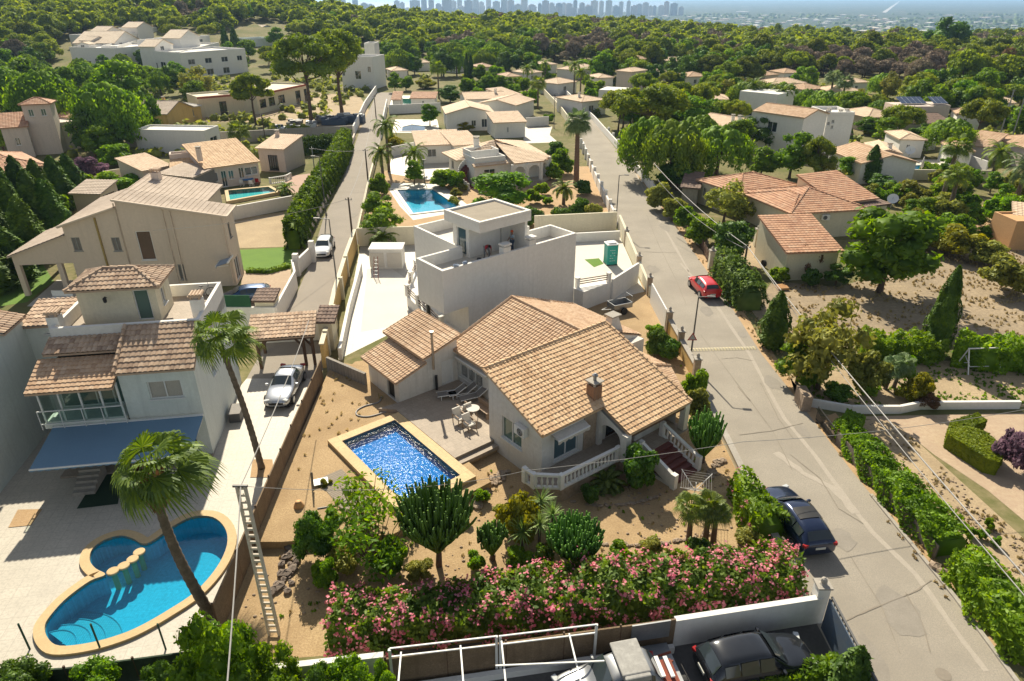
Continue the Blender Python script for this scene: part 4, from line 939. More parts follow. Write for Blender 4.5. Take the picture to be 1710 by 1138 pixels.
arch_wall(mb,FM(4.1,0.02),FM(4.1,2.2),.9,RZ(0)-.1,RZ(2.2)-.1,.25,1.85,2.0,.62);mb.build('arch',m_whitew,H)
for a,b in((4.2,2.2),(9.25,2.2)):
 mb=MB();mb.fbox(FM,a-.19,a+.19,b-.19,b+.19,.88,RZ(2.2)-.08);mb.build('porch_column',m_whitew,H)
mb=MB();mb.fbox(FM,4.3,9.2,2.08,2.3,RZ(2.2)-.32,RZ(2.2)-.1);mb.build('porch_beam',m_wood,H)
mb=MB();mb.fbox(FM,6.0,8.2,.5,1.3,.93,1.75);mb.build('barbecue_counter',m_whitew,H)
mb=MB();mb.fbox(FM,3.1,4.05,-.02,.06,.93,3.2);mb.build('stone_cladding',m_stone,H)
s=MB()
for i in range(6):s.fbox(FM,4.9+.18*i*.0+.55,7.6,2.5+.36*i,2.5+.36*(i+1),0,.9-.15*i)
s.build('staircase',m_terr,H)
chimney(H,FM(4.35,-.55,RZ(-.55)+.1),.62,.75,m_brick,rz=R(39));
c=FM(4.35,-.55,RZ(-.55)+1.05);mb=MB();mb.lathe(c,[(.1,0),(.1,.3),(.17,.32),(.17,.4),(.05,.5)],10);mb.build('chimney_cowl',m_gmetal,H)
c=FM(11.9,-6.3);mb=MB();mb.prism([FM(11.4,-5.9),FM(12.5,-5.9),FM(12.5,-6.8),FM(11.4,-6.8)],3.0,3.5)
mb.add([FM(11.4,-5.9,3.5),FM(12.5,-5.9,3.5),FM(12.5,-6.8,3.5),FM(11.4,-6.8,3.5),FM(11.65,-6.1,4.4),FM(12.25,-6.1,4.4),FM(12.25,-6.6,4.4),FM(11.65,-6.6,4.4)],[(0,1,5,4),(1,2,6,5),(2,3,7,6),(3,0,4,7),(4,5,6,7)]);mb.build('chimney',m_whitew,H)
mb=MB();mb.fbox(FM,11.5,12.4,-6.75,-5.95,4.5,4.6);mb.fbox(FM,11.7,12.2,-6.5,-6.2,4.4,4.5);mb.build('chimney_cap',m_conc,H)
def awning(name,label,F,a0,a1,b0,b1,z0,z1,mat,val=.22,scallop=True,parent=None):
 t=parent or thing(name,label,'awning',F(a0,b0,z0));mb=MB();mb.quad(F(a0,b0,z0),F(a1,b0,z0),F(a1,b1,z1),F(a0,b1,z1));mb.quad(F(a0,b0,z0-.03),F(a1,b0,z0-.03),F(a1,b1,z1-.03),F(a0,b1,z1-.03))
 n=int((a1-a0)/.2)
 for i in range(n):
  u0,u1=a0+(a1-a0)*i/n,a0+(a1-a0)*(i+1)/n;mb.quad(F(u0,b1,z1),F(u1,b1,z1),F(u1,b1+.01,z1-val),F((u0+u1)/2,b1+.01,z1-val*(.7 if i%2 else 1.15)),F(u0,b1+.01,z1-val))
 mb.build('awning_cloth',mat,t);f=MB();f.bar(F(a0,b1,z1),F(a1,b1,z1),.07,.07);f.bar(F(a0,b0,z0),F(a1,b0,z0),.12,.14);f.bar(F(a0+.1,b0,z0-.3),F(a0+.1,b1,z1-.04),.04);f.bar(F(a1-.1,b0,z0-.3),F(a1-.1,b1,z1-.04),.04);f.build('awning_frame',m_wmetal,t);return t
awning('awning','narrow white scalloped awning over the front window beside the arch',FM,.6,2.95,.05,.62,3.15,2.95,m_awnw)
awning('awning','scalloped pale awning strip under the eave above the barred window',Frame(FM(2.42,-11),-51),0,3.4,0,.4,2.8,2.72,m_awnw)
def aircon(label,F,a,b,z,side='b',w=.85,h=.6,d=.32,parent=None):
 t=thing('air_conditioner',label,'air conditioner',F(a,b,z));mb=MB()
 if side=='b':mb.fbox(F,a-w/2,a+w/2,b,b+d,z,z+h)
 else:mb.fbox(F,a-d,a,b-w/2,b+w/2,z,z+h)
 mb.build('casing',m_wmetal,t,bevel=.02);f=MB();n=14
 if side=='b':cen=F(a-w*.12,b+d+.012,z+h/2);ax=F(1,0)-F(0,0)
 else:cen=F(a-d-.012,b+w*.12,z+h/2);ax=F(0,1)-F(0,0)
 ring=lambda r_:[cen+ax*r_*math.cos(6.283*i/n)+Vector((0,0,r_*math.sin(6.283*i/n)))for i in range(n)]
 r0=ring(h*.4);f.add(r0,[tuple(range(n))]);f.build('fan_grille',m_black,t)
 g=MB();nrm=(F(0,1)-F(0,0))if side=='b' else(F(-1,0)-F(0,0))
 for r_ in(.14,.26,.39):
  q=[p+nrm*.01 for p in ring(h*r_)];g.tube(q+[q[0]],.008,4)
 g.build('fan_guard',m_wmetal,t)
aircon('white air conditioner on the side wall above the green tinted window of the tiled villa',FM,-.02,-1.55,2.55,'a')
def balustrade(label,path,zs=0.0,h=.9,sp=.27,post=True,mat=m_white,bh=.62,ends=None,group=None):
 """path: list of 3D points along the foot"""
 t=thing('balustrade',label,'balustrade',path[0],group);n=9;prof=[(.055,0),(.055,.06),(.035,.09),(.075,.25),(.06,.36),(.03,.5),(.05,.55),(.055,.62)]
 rl=MB();ft=MB()
 for i in range(len(path)-1):
  a,b=Vector(path[i]),Vector(path[i+1]);up=Vector((0,0,1));rl.bar(a+up*(h-.05),b+up*(h-.05),.2,.13);ft.bar(a+up*.06,b+up*.06,.2,.12)
  L=(b-a).length;k=max(1,int(L/sp))
  for j in range(k):
   q=a.lerp(b,(j+.5)/k)+up*.12;m=MB();s_=(h-.12-.11)/.62;m.lathe(q,[(r_,z_*s_)for r_,z_ in prof],8);m.build('baluster',mat,t,smooth=True)
 rl.build('rail',mat,t);ft.build('plinth',mat,t)
 if post:
  for q in path:m=MB();m.box(Vector(q)+Vector((0,0,(h+.05)/2)),(.26,.26,h+.05),R(39));m.build('post',mat,t)
 return t
balustrade('white balustrade with a kink along the front terrace in front of the scalloped awning',[FM(-1.25,.1,.9),FM(-1.2,.75,.9),FM(-.15,1.72,.9),FM(3.95,1.9,.9)])
balustrade('short white balustrade between the porch pillar and the red staircase',[FM(4.4,2.32,.9),FM(5.35,2.36,.9)])
balustrade('white sloping balustrade down the right side of the red staircase',[FM(7.72,1.9,.93),FM(7.72,4.6,.05)])
mb=MB();mb.prism([FM(5.33,2.4),FM(5.5,2.4),FM(5.5,4.75),FM(5.33,4.75)],0,.2)
mb.add([FM(5.3,2.4,.9),FM(5.5,2.4,.9),FM(5.5,4.75,.0),FM(5.3,4.75,.0),FM(5.3,2.4,1.75),FM(5.5,2.4,1.75),FM(5.5,4.75,.85),FM(5.3,4.75,.85)],[(0,3,7,4),(1,5,6,2),(4,7,6,5),(3,2,6,7),(0,4,5,1)])
mb.fbox(FM,5.25,5.55,4.6,4.9,0,.95);mb.build('stair_parapet',m_white,H)
# ======== new white cubic house
NB=thing('white_modern_house','unfinished white cubic house with roof terrace and gravel topped penthouse','house',FN(6,-4,0));PT_=6.6;FLR=5.7
def wallring(name,loop,z0,z1,th,mat,parent):
 inn=offset_loop(loop,-th);mb=MB();k=len(loop)
 for i in range(k):
  p,q,r_,s_=loop[i],loop[(i+1)%k],inn[(i+1)%k],inn[i]
  mb.quad((p[0],p[1],z0),(q[0],q[1],z0),(q[0],q[1],z1),(p[0],p[1],z1));mb.quad((s_[0],s_[1],z0),(r_[0],r_[1],z0),(r_[0],r_[1],z1),(s_[0],s_[1],z1))
  mb.quad((p[0],p[1],z1),(q[0],q[1],z1),(r_[0],r_[1],z1),(s_[0],s_[1],z1));mb.quad((p[0],p[1],z0),(q[0],q[1],z0),(r_[0],r_[1],z0),(s_[0],s_[1],z0))
 return mb.build(name,mat,parent)
up=T(FN,[(0,0),(13.4,0),(13.4,-3.1),(10.6,-3.1),(10.6,-5.2),(8.5,-5.2),(8.5,-10.3),(4.3,-10.3),(4.0,-3.5),(.1,-3.5)])
wallring('parapet',up,3.25,PT_,.22,m_white,NB);sheet('roof_terrace',offset_loop(up,-.05),FLR,m_deckw,(),NB);sheet('slab',offset_loop(up,-.02),3.27,m_white,(),NB)
gl=T(FN,[(2.2,0.0),(13.38,0.0),(13.38,-3.0),(8.4,-5.1),(8.4,-8),(4.6,-8),(4.6,-3.3),(2.2,-3.3)])
body_walls(NB,gl,0,3.26,m_white,[(5,.4,3.0,1.0,3.0,dict(glass=m_glassb,cols=3)),(6,.6,1.8,1.0,3.0,dict(glass=m_glassb)),(3,.4,2.2,1,2.6)],cap=False)
ph=[(4.6,-2.9),(8.9,-2.9),(8.9,-5.0),(4.6,-5.0)]
body_walls(NB,T(FN,ph),FLR,8.3,m_white,[(3,.5,1.7,5.75,7.9,dict(name='door',glass=m_glassb,cols=1)),(0,3.1,3.25,5.9,8.0,dict(glass=m_white,cols=0))])
mb=MB();mb.fbox(FN,4.1,9.2,-5.4,-.9,8.28,8.9);mb.build('penthouse_roof',m_white,NB);wallring('roof_rim',T(FN,[(4.1,-.9),(9.2,-.9),(9.2,-5.4),(4.1,-5.4)]),8.88,9.12,.25,m_white,NB);sheet('roof_gravel',T(FN,[(4.3,-1.1),(9,-1.1),(9,-5.2),(4.3,-5.2)]),8.98,m_gravr,(),NB)
mb=MB();mb.fbox(FN,8.65,8.9,-2.9,-1.0,FLR,8.28);mb.build('side_screen_wall',m_white,NB);mb=MB();mb.fbox(FN,8.9,10.2,-3.4,-2.2,FLR,7.3);mb.build('stair_housing',m_white,NB)
for a in(6.05,8.65):
 mb=MB();mb.fbox(FN,a-.35,a+.35,-.62,-.05,FLR,7.0);mb.build('chimney',m_white,NB);mb=MB();mb.fbox(FN,a-.4,a+.4,-.67,0,7.12,7.25);mb.fbox(FN,a-.25,a+.25,-.5,-.15,6.98,7.12);mb.build('chimney_cap',m_white,NB)
for a,b in((.5,-2.9),(4.6,-9.8)):
 mb=MB();mb.fbox(FN,a-.1,a+.1,b-.1,b+.1,.9,3.27);mb.build('support_column',m_black,NB)
tl=T(FN,[(1.0,-.3),(2.2,0.0),(2.2,-3.3),(4.6,-3.3),(4.6,-8),(8.4,-8),(8.4,-14.2),(6.6,-14.2),(2.6,-9.4),(1.6,-4.6)])
mb=MB();mb.prism(tl,0,.92);mb.build('terrace_base',m_white,NB)
def railing(label,path,h=.95,mat=m_white,rail=m_wood,n=3,group=None,posts=True):
 t=thing('terrace_railing',label,'railing',path[0],group);r_=MB()
 for i in range(len(path)-1):
  for k in range(n):r_.bar(Vector(path[i])+Vector((0,0,h*(.35+.5*k/(n-1)))),Vector(path[i+1])+Vector((0,0,h*(.35+.5*k/(n-1)))),.05,.07)
 r_.build('rails',rail,t)
 for q in path:m=MB();m.box(Vector(q)+Vector((0,0,h/2)),(.3,.3,h),R(40));m.box(Vector(q)+Vector((0,0,h+.05)),(.38,.38,.1),R(40));m.build('post',mat,t)
railing('dark rails between white posts round the lower terrace of the cubic house',[FN(8.2,-14.0,.92),FN(6.6,-14.0,.92),FN(4.6,-11.8,.92),FN(2.7,-9.4,.92),FN(2.2,-7.0,.92),FN(1.7,-4.7,.92),FN(1.2,-2.2,.92)])
mb=MB();mb.prism(T(FN,[(13.42,1.1),(16.9,1.1),(16.9,-.1),(13.42,-.1)]),0,1.7);mb.build('terrace_base',m_white,NB)
railing('dark rails on the raised terrace at the street end of the cubic house',[FN(13.8,.0,1.7),FN(16.7,.95,1.7)],.8)
mb=MB()
for i in range(7):mb.fbox(FN,13.5,15.0,-2.2-.3*i,-2.5-.3*i,0,1.7-.24*i)
mb.build('outside_steps',m_white,NB)
def wall_run(name,label,pts,h,th,mat,cat='garden wall',cap=None,caph=.08,group=None,z=0.,hs=None):
 t=thing(name,label,cat,(pts[0][0],pts[0][1],z),group);mb=MB();cp=MB();hs=hs or[h]*len(pts)
 for i in range(len(pts)-1):
  p,q=Vector((pts[i][0],pts[i][1],0)),Vector((pts[i+1][0],pts[i+1][1],0));d=(q-p).normalized();n=Vector((-d.y,d.x,0))*th/2;a,b=hs[i],hs[i+1]
  vs=[p-n,q-n,q+n,p+n];e=Vector((0,0,1));mb.add([v+e*z for v in vs]+[vs[0]+e*(z+a),vs[1]+e*(z+b),vs[2]+e*(z+b),vs[3]+e*(z+a)],[(0,1,5,4),(1,2,6,5),(2,3,7,6),(3,0,4,7),(4,5,6,7)])
  if cap:cp.bar(p+e*(z+a+caph/2+.003),q+e*(z+b+caph/2+.003),th+.1,caph)
 mb.build('wall',mat,t)
 if cap:cp.build('coping',cap,t)
 return t
def posts(parent,pts,w,h,mat,capm=None,rz=0.,z=0.):
 for p in pts:
  m=MB();m.box((p[0],p[1],z+h/2),(w,w,h),rz);o=m.build('post',mat,parent)
  if capm:m=MB();m.box((p[0],p[1],z+h+.04),(w+.12,w+.12,.08),rz);m.lathe((p[0],p[1],z+h+.08),[(w*.35,0),(w*.2,.08),(w*.3,.16),(w*.22,.28),(0.02,.34)],8);m.build('post_cap',capm,o)
yw=wall_run('street_wall','ochre yellow wall along the lane beside the white pool terrace',[(-13.5,43.0),(-14.0,47),(-14.9,53),(-15.9,62),(-16.6,69.5)],1.9,.25,m_yellow,cap=m_cream)
posts(yw,[(-14.95,55.5),(-14.2,49.5),(-15.7,61),(-13.7,45)],.34,2.1,m_cream)
wall_run('boundary_wall','cream wall behind the white storage box of the cubic house',[(-16.4,69.8),(-9.8,70.5)],2.0,.22,m_cream)
wall_run('retaining_wall','low white wall inside the ochre wall along the bare pool terrace',[(-12.6,44.2),(-13.6,52),(-14.6,62)],1.0,.25,m_white)
wall_run('boundary_wall','cream wall behind the portable toilet',[(2.5,74.0),(11.9,75.5)],2.2,.22,m_cream,hs=[2.1,2.1])
wall_run('garden_wall','low white wall in front of the tall cream wall near the portable toilet',[(4.5,70.8),(11.8,72.0)],1.0,.25,m_white)
w_=wall_run('garden_wall','bright white wall with a bricked up doorway behind the grey trailer',[FN(16.9,1.2),FN(21.8,-.1+.1)],2.0,.2,m_white)
w_=wall_run('sliding_gate','plain white sliding gate between the trailer yard and the street',[(12.1,54.8),(12.25,49.2)],1.8,.1,m_wmetal,cat='gate')
w_=wall_run('street_wall','low ochre wall with pillars along the street beside the portable toilet',[(12.15,75),(12.25,56)],1.2,.24,m_cream,hs=[1.9,1.0]);posts(w_,[(12.2,70),(12.2,62),(12.25,56.5)],.42,1.7,m_stone,m_conc)
w_=wall_run('street_wall','ochre wall with stone pillars along the street beside the tiled villa',[(12.5,49),(12.75,41.6)],1.1,.26,m_yellow,cap=m_conc);posts(w_,[(12.45,49),(12.6,45.5),(12.75,41.2)],.42,1.75,m_stone,m_conc)
wall_run('street_wall','low cream wall beside the street near the candelabra shrubs',[(12.78,41.0),(12.85,22.4)],.45,.26,m_cream,cap=m_conc)
wall_run('block_wall','bare concrete block wall between the outhouse and the lane',[(-13.0,42.2),FM(-2.6,-15.0)],1.35,.2,m_block)
t=thing('storage_box','white masonry storage box with double doors at the end of the pool terrace','storage box',(-12.6,62,0));mb=MB();mb.box((-12.3,64.0,.95),(3.1,1.9,1.9));mb.build('body',m_white,t);mb=MB();mb.box((-12.3,64.0,1.98),(3.3,2.1,.12));mb.build('lid',m_white,t)
for x in(-13.2,-11.5):m=MB();m.box((x,63.02,.9),(1.4,.05,1.5));m.build('door',m_deckw,t)
# ======== white house on the left
LH=thing('white_house','white two storey house with blue awning, glazed balcony and roof terrace','house',FL(-4,-4,0))
lw=dict(glass=m_glassb,frame=m_wmetal)
body_walls(LH,[FL(-7.9,-1.3),FL(-3.9,-1.3),FL(-3.9,0),FL(0,0),FL(0,-8.5),FL(-7.9,-8.5)],0,[5.6,5.6,5.95,5.95,6.6,6.6],m_greenw,[(2,1.35,3.1,4.05,5.15,dict(glass=m_curt,frame=m_wmetal)),(0,.15,3.85,.3,2.4,dict(glass=m_glass,cols=4)),(0,.15,3.85,3.2,5.3,dict(glass=m_glassg,cols=4)),(2,.5,3.2,.4,2.4,dict(glass=m_glass,cols=3)),(3,3.0,3.7,3.6,4.6)],cap=False)
wallring('terrace_parapet',T(FL,[(-7.9,-2.7),(0,-2.7),(0,-8.5),(-7.9,-8.5)]),5.9,7.5,.2,m_white,LH)
sheet('terrace_floor',T(FL,[(-7.8,-2.8),(-.1,-2.8),(-.1,-8.4),(-7.8,-8.4)]),6.75,m_pavb,(),LH)
roof('roof',[[FL(-3.95,.25,5.9),FL(.15,.25,5.9),FL(.15,-2.68,7.4),FL(-3.95,-2.68,7.4)]],t_old,LH,6,pitch=.27,course=.36,amp=.075,ridges=[(FL(-3.95,.25,5.95),FL(-3.95,-2.68,7.45))],label='mottled brown tiled roof over the bedroom window')
roof('roof',[[FL(-8.3,.75,5.35),FL(-3.98,.75,5.35),FL(-3.98,-1.5,6.2),FL(-8.3,-1.5,6.2)]],t_orange,LH,5,pitch=.25,course=.3,label='orange tiled roof over the glazed balcony')
roof('roof',[[FL(-8.0,-1.45,6.5),FL(-3.98,-1.45,6.5),FL(-3.98,-2.68,6.95),FL(-8.0,-2.68,6.95)]],t_old,LH,6,pitch=.26,course=.36,amp=.07,label='narrow dark tiled strip under the terrace parapet')
mb=MB();mb.fbox(FL,-8.15,-4.0,-1.25,.25,2.85,3.15);mb.build('balcony_slab',m_greenw,LH)
mb=MB();[mb.fbox(FL,a,a+.09,.08,.17,3.15,5.35)for a in(-8.1,-7.1,-6.05,-5.0,-4.1)];mb.fbox(FL,-8.1,-4.0,.08,.17,5.2,5.35);mb.fbox(FL,-8.1,-4,.08,.17,3.15,3.22);ob=mb.build('glazing_frame',m_wmetal,LH)
m_see=WATER('clear balcony glass',(.78,.88,.84),.0,1.,.03,1.5)
mb=MB();mb.quad(FL(-8.05,.12,3.2),FL(-4.0,.12,3.2),FL(-4.0,.12,5.25),FL(-8.05,.12,5.25));mb.quad(FL(-8.05,.12,3.2),FL(-8.05,-1.2,3.2),FL(-8.05,-1.2,5.25),FL(-8.05,.12,5.25));mb.build('glazing',m_see,ob)
mb=MB();mb.bar(FL(-8.2,.42,4.05),FL(-3.9,.42,4.05),.05);mb.bar(FL(-8.2,.42,3.25),FL(-3.9,.42,3.25),.05);[mb.bar(FL(a,.42,2.9),FL(a,.42,4.05),.04)for a in(-8.2,-7.1,-6.0,-5.0,-3.9)];ob=mb.build('balcony_railing',m_wmetal,LH)
mb=MB();mb.quad(FL(-8.2,.42,3.28),FL(-3.9,.42,3.28),FL(-3.9,.42,4.0),FL(-8.2,.42,4.0));mb.build('glass_panel',m_see,ob)
awning('awning','',FL,-7.75,.05,.3,3.45,2.95,2.45,m_awn,.12,parent=LH)
body_walls(LH,T(FL,[(-6.9,-4.6),(-2.65,-4.6),(-2.65,-7.1),(-6.9,-7.1)]),6.7,9.15,m_cream,[(0,3.0,3.85,6.85,8.75,dict(name='door',glass=m_glassg,cols=1)),(1,.8,1.5,7.4,8.4)])
P_,rid,_=hip_planes(FL,-6.9,-2.65,-7.1,-4.6,9.2,.42,.4);roof('roof',P_,t_old,LH,6,ridges=rid,pitch=.26,course=.36,amp=.075,label='hipped tiled roof of the terrace room')
chimney(LH,FL(-.35,-4.2,7.2),.62,1.0,m_white,True,rz=R(9));chimney(LH,FL(-7.9,-3.6,6.6),.62,1.3,m_white,True,rz=R(9))
mb=MB();c=FL(-5.3,-4.5,8.45);mb.bar(c,c+Vector((0,-.15,.1)),.04);mb.lathe(c+Vector((0,-.2,-.25)),[(.05,0),(.1,.05),(.12,.25),(.04,.33)],6);mb.build('wall_lantern',m_black,LH)
s=MB()
for i in range(6):s.fbox(FL,-6.6+.0,-5.5,.9+.3*i,1.2+.3*i,0,.95-.15*i)
s.build('garden_steps',m_conc,LH)
mb=MB();mb.fbox(FL,-7.9,0,-1.3,1.0,-.05,.12);mb.build('terrace_plinth',m_pavb,LH)
NL=thing('cream_house','tall cream house wall at the left edge with a corner of tiled roof','house',FL(-14,0,0))
body_walls(NL,T(FL,[(-20,12),(-10.6,12),(-10.6,-5.4),(-20,-5.4)]),0,7.2,m_greenw,[(1,3,4,3.8,5)])
mb=MB();mb.fbox(FL,-10.6,-10.2,3.8,4.3,2.6,7.0);mb.build('buttress',m_greenw,NL)
body_walls(NL,T(FL,[(-10.6,-5.4),(-8.0,-5.4),(-8.0,-8.4),(-10.6,-8.4)]),0,6.6,m_greenw,[(0,1,1.3,6.0,6.12)])
roof('roof',[[FL(-10.8,-5.2,6.6),FL(-7.95,-5.2,6.6),FL(-7.95,-8.2,7.1),FL(-10.8,-8.2,7.1)]],t_old,NL,5,pitch=.27,amp=.08,label='flat pitched tiled roof beside the chimney')
roof('roof',[[FL(-10.4,-3,7.2),FL(-10.4,-5.6,7.2),FL(-13,-5.6,8.0),FL(-13,-3,8.0)]],t_old,NL,5,pitch=.27,amp=.08)
# ======== beige house behind
FB=Frame(P(396,477),8.0)
BH=thing('beige_house','large plain beige house with grey tiled roof and tall blank front','house',FB(-8,-6,0))
bw=dict(glass=m_shut,frame=m_gmetal)
def h4(p0,p1,x0,y0,x1,y1):a=onwall(p0,p1,x0,y0);b=onwall(p0,p1,x1,y1);return(a[0],b[0],b[1],a[1])
A0=FB(-8.7,0);hb=lambda*q:h4(A0,FB(0,0),*q);hc=lambda*q:h4(FB(-13.4,0),FB(-8.7,0),*q)
body_walls(BH,[FB(-8.7,0),FB(0,0),FB(0,-3.2),FB(-8.7,-3.2)],0,[8.35,6.6,6.6,8.35],m_beige,[(0,)+hb(225,387,262,434)+(dict(glass=M('amber blind',(.16,.10,.07),(.12,.08,.05),bump=0),cols=1),),(0,)+hb(296,442,312,467)+(bw,),(1,.7,1.4,4.3,5.7,bw),(1,.6,2.2,.2,2.3,dict(name='door',glass=m_glass))],cap=False)
body_walls(BH,[FB(-8.7,-3.22),FB(-2.4,-3.22),FB(-2.4,-9.2),FB(-8.7,-9.2)],0,[8.35,7.1,7.1,8.35],m_beige,cap=False)
rzz=lambda a:6.66-.2*a
roof('roof',[[FB(.3,.3,rzz(.3)),FB(.3,-3.3,rzz(.3)),FB(-8.8,-3.3,rzz(-8.8)),FB(-8.8,.3,rzz(-8.8))],[FB(-2.1,-3.3,rzz(-2.1)),FB(-2.1,-9.5,rzz(-2.1)),FB(-8.8,-9.5,rzz(-8.8)),FB(-8.8,-3.3,rzz(-8.8))]],t_grey,BH,4,pitch=.3,course=.42,amp=.05,label='large grey beige tiled roof')
body_walls(BH,[FB(-13.4,.03),FB(-8.72,.03),FB(-8.72,-9.0),FB(-13.4,-9.0)],0,[6.3,7.7,7.7,6.3],m_beige,[(0,)+hc(118,397,139,419)+(bw,),(0,)+hc(185,397,205,419)+(bw,)],cap=False)
roof('roof',[[FB(-13.7,-9.3,6.25),FB(-13.7,.3,6.25),FB(-8.75,.3,7.75),FB(-8.75,-9.3,7.75)]],t_grey,BH,4,pitch=.3,course=.42,amp=.05,label='lower tiled roof slope at the left')
body_walls(BH,[FB(-18.2,.0),FB(-13.42,.0),FB(-13.42,-7.0),FB(-18.2,-7.0)],2.9,[3.7,5.4,5.4,3.7],m_beige,cap=True)
for a,b in((-18.0,-.2),(-18.0,-6.8),(-14.6,-.2)):mb=MB();mb.fbox(FB,a-.2,a+.2,b-.2,b+.2,0,2.95);mb.build('porch_column',m_beige,BH)
roof('roof',[[FB(-18.5,-7.2,3.75),FB(-18.5,.2,3.75),FB(-13.45,.2,5.5),FB(-13.45,-7.2,5.5)]],t_grey,BH,4,pitch=.32,amp=.05,course=.42,label='porch roof at the far left end')
for a in(-.25,-4.4,-5.0,-8.8,-10.6):mb=MB();mb.bar(FB(a,.1,.2),FB(a,.1,rzz(a)-.3 if a>-9 else 6.9),.09 if a!=-10.6 else.13);mb.build('downpipe',m_beige if a!=-10.6 else M('brass pipe',(.4,.3,.12),metal=.6,rough=.4),BH)
mb=MB();mb.bar(FB(-8.8,.34,rzz(-8.8)+.03),FB(.35,.34,rzz(.35)+.03),.18,.14);mb.bar(FB(-13.7,.34,6.28),FB(-8.8,.34,7.78),.18,.14);mb.bar(FB(.33,.3,rzz(.33)+.03),FB(.33,-3.3,rzz(.33)+.03),.18,.12);mb.build('verge_trim',m_beige,BH)
chimney(BH,FB(-7.6,-7.9,8.0),.7,.9,m_pinkw,True)
awning('awning','',Frame(FB(.02,-.4),-82),0,2.0,0.02,1.1,2.8,2.5,M('pale blue awning',(.35,.42,.5),(.3,.36,.44),bump=0),parent=BH)
w_=wall_run('yard_wall','white yard wall with a tiled pillar along the lane below the beige house',[(-25.6,50.0),(-19.0,50.0),(-19.7,58),(-20.8,61)],1.7,.2,m_white)
mb=MB();mb.box((-19.9,50.9,1.1),(1.5,1.4,2.2));mb.build('meter_cupboard',m_cream,w_);o=Frame((-20.7,50.2),0);roof('cupboard_roof',[[o(-.1,.2,2.2),o(1.75,.2,2.2),o(1.75,-1.6,2.6),o(-.1,-1.6,2.6)]],t_dark,w_,4,amp=.05)
wall_run('shade_screen','dark green mesh screen on the white yard wall beside the dark blue car',[(-25.4,50.05),(-20.9,50.05)],1.0,.06,m_mesh,cat='screen',z=1.7)
w_=wall_run('yard_wall','white stepped wall with pillars beside the white car in the lane',[(-20.6,60.8),(-20.2,65.2)],1.5,.25,m_white);posts(w_,[(-20.5,61.2),(-20.0,65)],.5,2.2,m_white)
CP_=thing('carport','tiled lean-to carport on dark timber posts over the silver car','carport',(-17,43,0))
roof('roof',[[(-18.6,42.6,2.45),(-14.0,43.4,2.45),(-14.5,46.2,3.1),(-19.1,45.4,3.1)]],t_old,CP_,6,pitch=.27,amp=.07)
mb=MB();mb.bar((-18.5,42.8,2.3),(-14.1,43.55,2.3),.2,.22);mb.bar((-19.0,45.3,2.9),(-14.6,46.0,2.9),.2,.2);mb.build('beam',m_wood,CP_)
for x,y,z in((-18.0,42.9,2.2),(-14.9,43.4,2.2),(-14.3,43.5,2.2),(-18.5,45.3,2.8)):
 mb=MB();mb.bar((x,y,0),(x,y,z),.18)
 if y<44:mb.bar((x,y,1.5),(x+.7*(1 if x<-16 else-1),y+.12,2.25),.12)
 mb.build('post',m_wood,CP_)
w_=wall_run('yard_wall','white wall with a tiled gate pillar behind the carport',[(-19.5,47.0),(-14.6,47.6)],1.9,.2,m_white)
t=thing('gate_pillar','cream gate pillar with small tiled cap between carport and ochre wall','pillar',(-13.6,46.5,0));mb=MB();mb.box((-13.9,46.4,1.2),(1.0,1.3,2.4));mb.build('pillar',m_cream,t);o=Frame((-14.6,45.6),0);roof('cap',[[o(0,0,2.42),o(1.5,0,2.42),o(1.5,-1.9,2.95),o(0,-1.9,2.95)]],t_dark,t,4,amp=.06)
def reedfence(label,pts,h,mat=None,name='reed_fence',z=0.,th=.07,hs=None):
 t=wall_run(name,label,pts,h,th,mat or m_reed,cat='fence',z=z,hs=hs);k=MB()
 for i in range(len(pts)-1):
  p,q=Vector((pts[i][0],pts[i][1],0)),Vector((pts[i+1][0],pts[i+1][1],0));L=(q-p).length;n=max(1,int(L/2.2))
  for j in range(n):a=p.lerp(q,j/n);m=MB();m.bar((a.x,a.y,z),(a.x,a.y,z+h+.12),.07);m.build('post',m_wood,t)
 return t
reedfence('long brown reed fence between the paved pool yard and the gravel garden',[(-12.25,20.0),(-12.5,26),(-12.8,33),(-13.1,41)],1.75)
reedfence('dark green brushwood fence along the bottom edge of the pool yard',[(-22.5,17.15),(-17,17.5),(-12.2,18.3)],1.2,M('green brushwood',(.05,.085,.05),(.03,.05,.03),s=3,s2=20,bump=.8,streak=.4))
w_=wall_run('boundary_wall','white wall below the oleander hedge behind the black estate car',[(6.6,19.55),(13.0,20.7)],1.5,.25,m_white);posts(w_,[(13.0,20.85)],.5,2.0,m_white,m_conc)
wall_run('boundary_wall','grey white wall stub below the left end of the oleander hedge',[(-9.4,17.2),(-4.9,17.8)],1.6,.25,m_white)
reedfence('brown reed fence on a low white wall behind the pergola',[(-4.8,17.6),(6.6,19.45)],1.6)
wall_run('low_wall','low white kerb wall at the foot of the brown reed fence',[(-4.7,17.3),(6.6,19.2)],.35,.2,m_white)
t=thing('slatted_gate','dark blue green slatted gate at the bottom right of the car yard','gate',(13.1,20.3,0));mb=MB();mb.box((13.1,17.6,.95),(.05,5.4,1.7));mb.build('gate_panel',m_mech,t);mb=MB();[mb.bar((13.18,15+.25*i,.15),(13.18,15+.25*i,1.85),.05)for i in range(22)];mb.bar((13.18,14.9,1.88),(13.18,20.3,1.88),.08);mb.build('slats',m_pole,t)
t=thing('pergola_frame','bare white metal pergola frame over the dark yard at the bottom edge','pergola',(-4.5,17.3,0))
for i,(x0,x1)in enumerate(((-4.15,-3.75),(-1.95,-1.2),(-.4,.2),(2.2,3.0))):
 mb=MB();mb.bar((x0,17.55+.13*(x0+4),2.05),(x1-.1,13.0,2.0),.06);mb.build('rafter',m_wmetal,t)
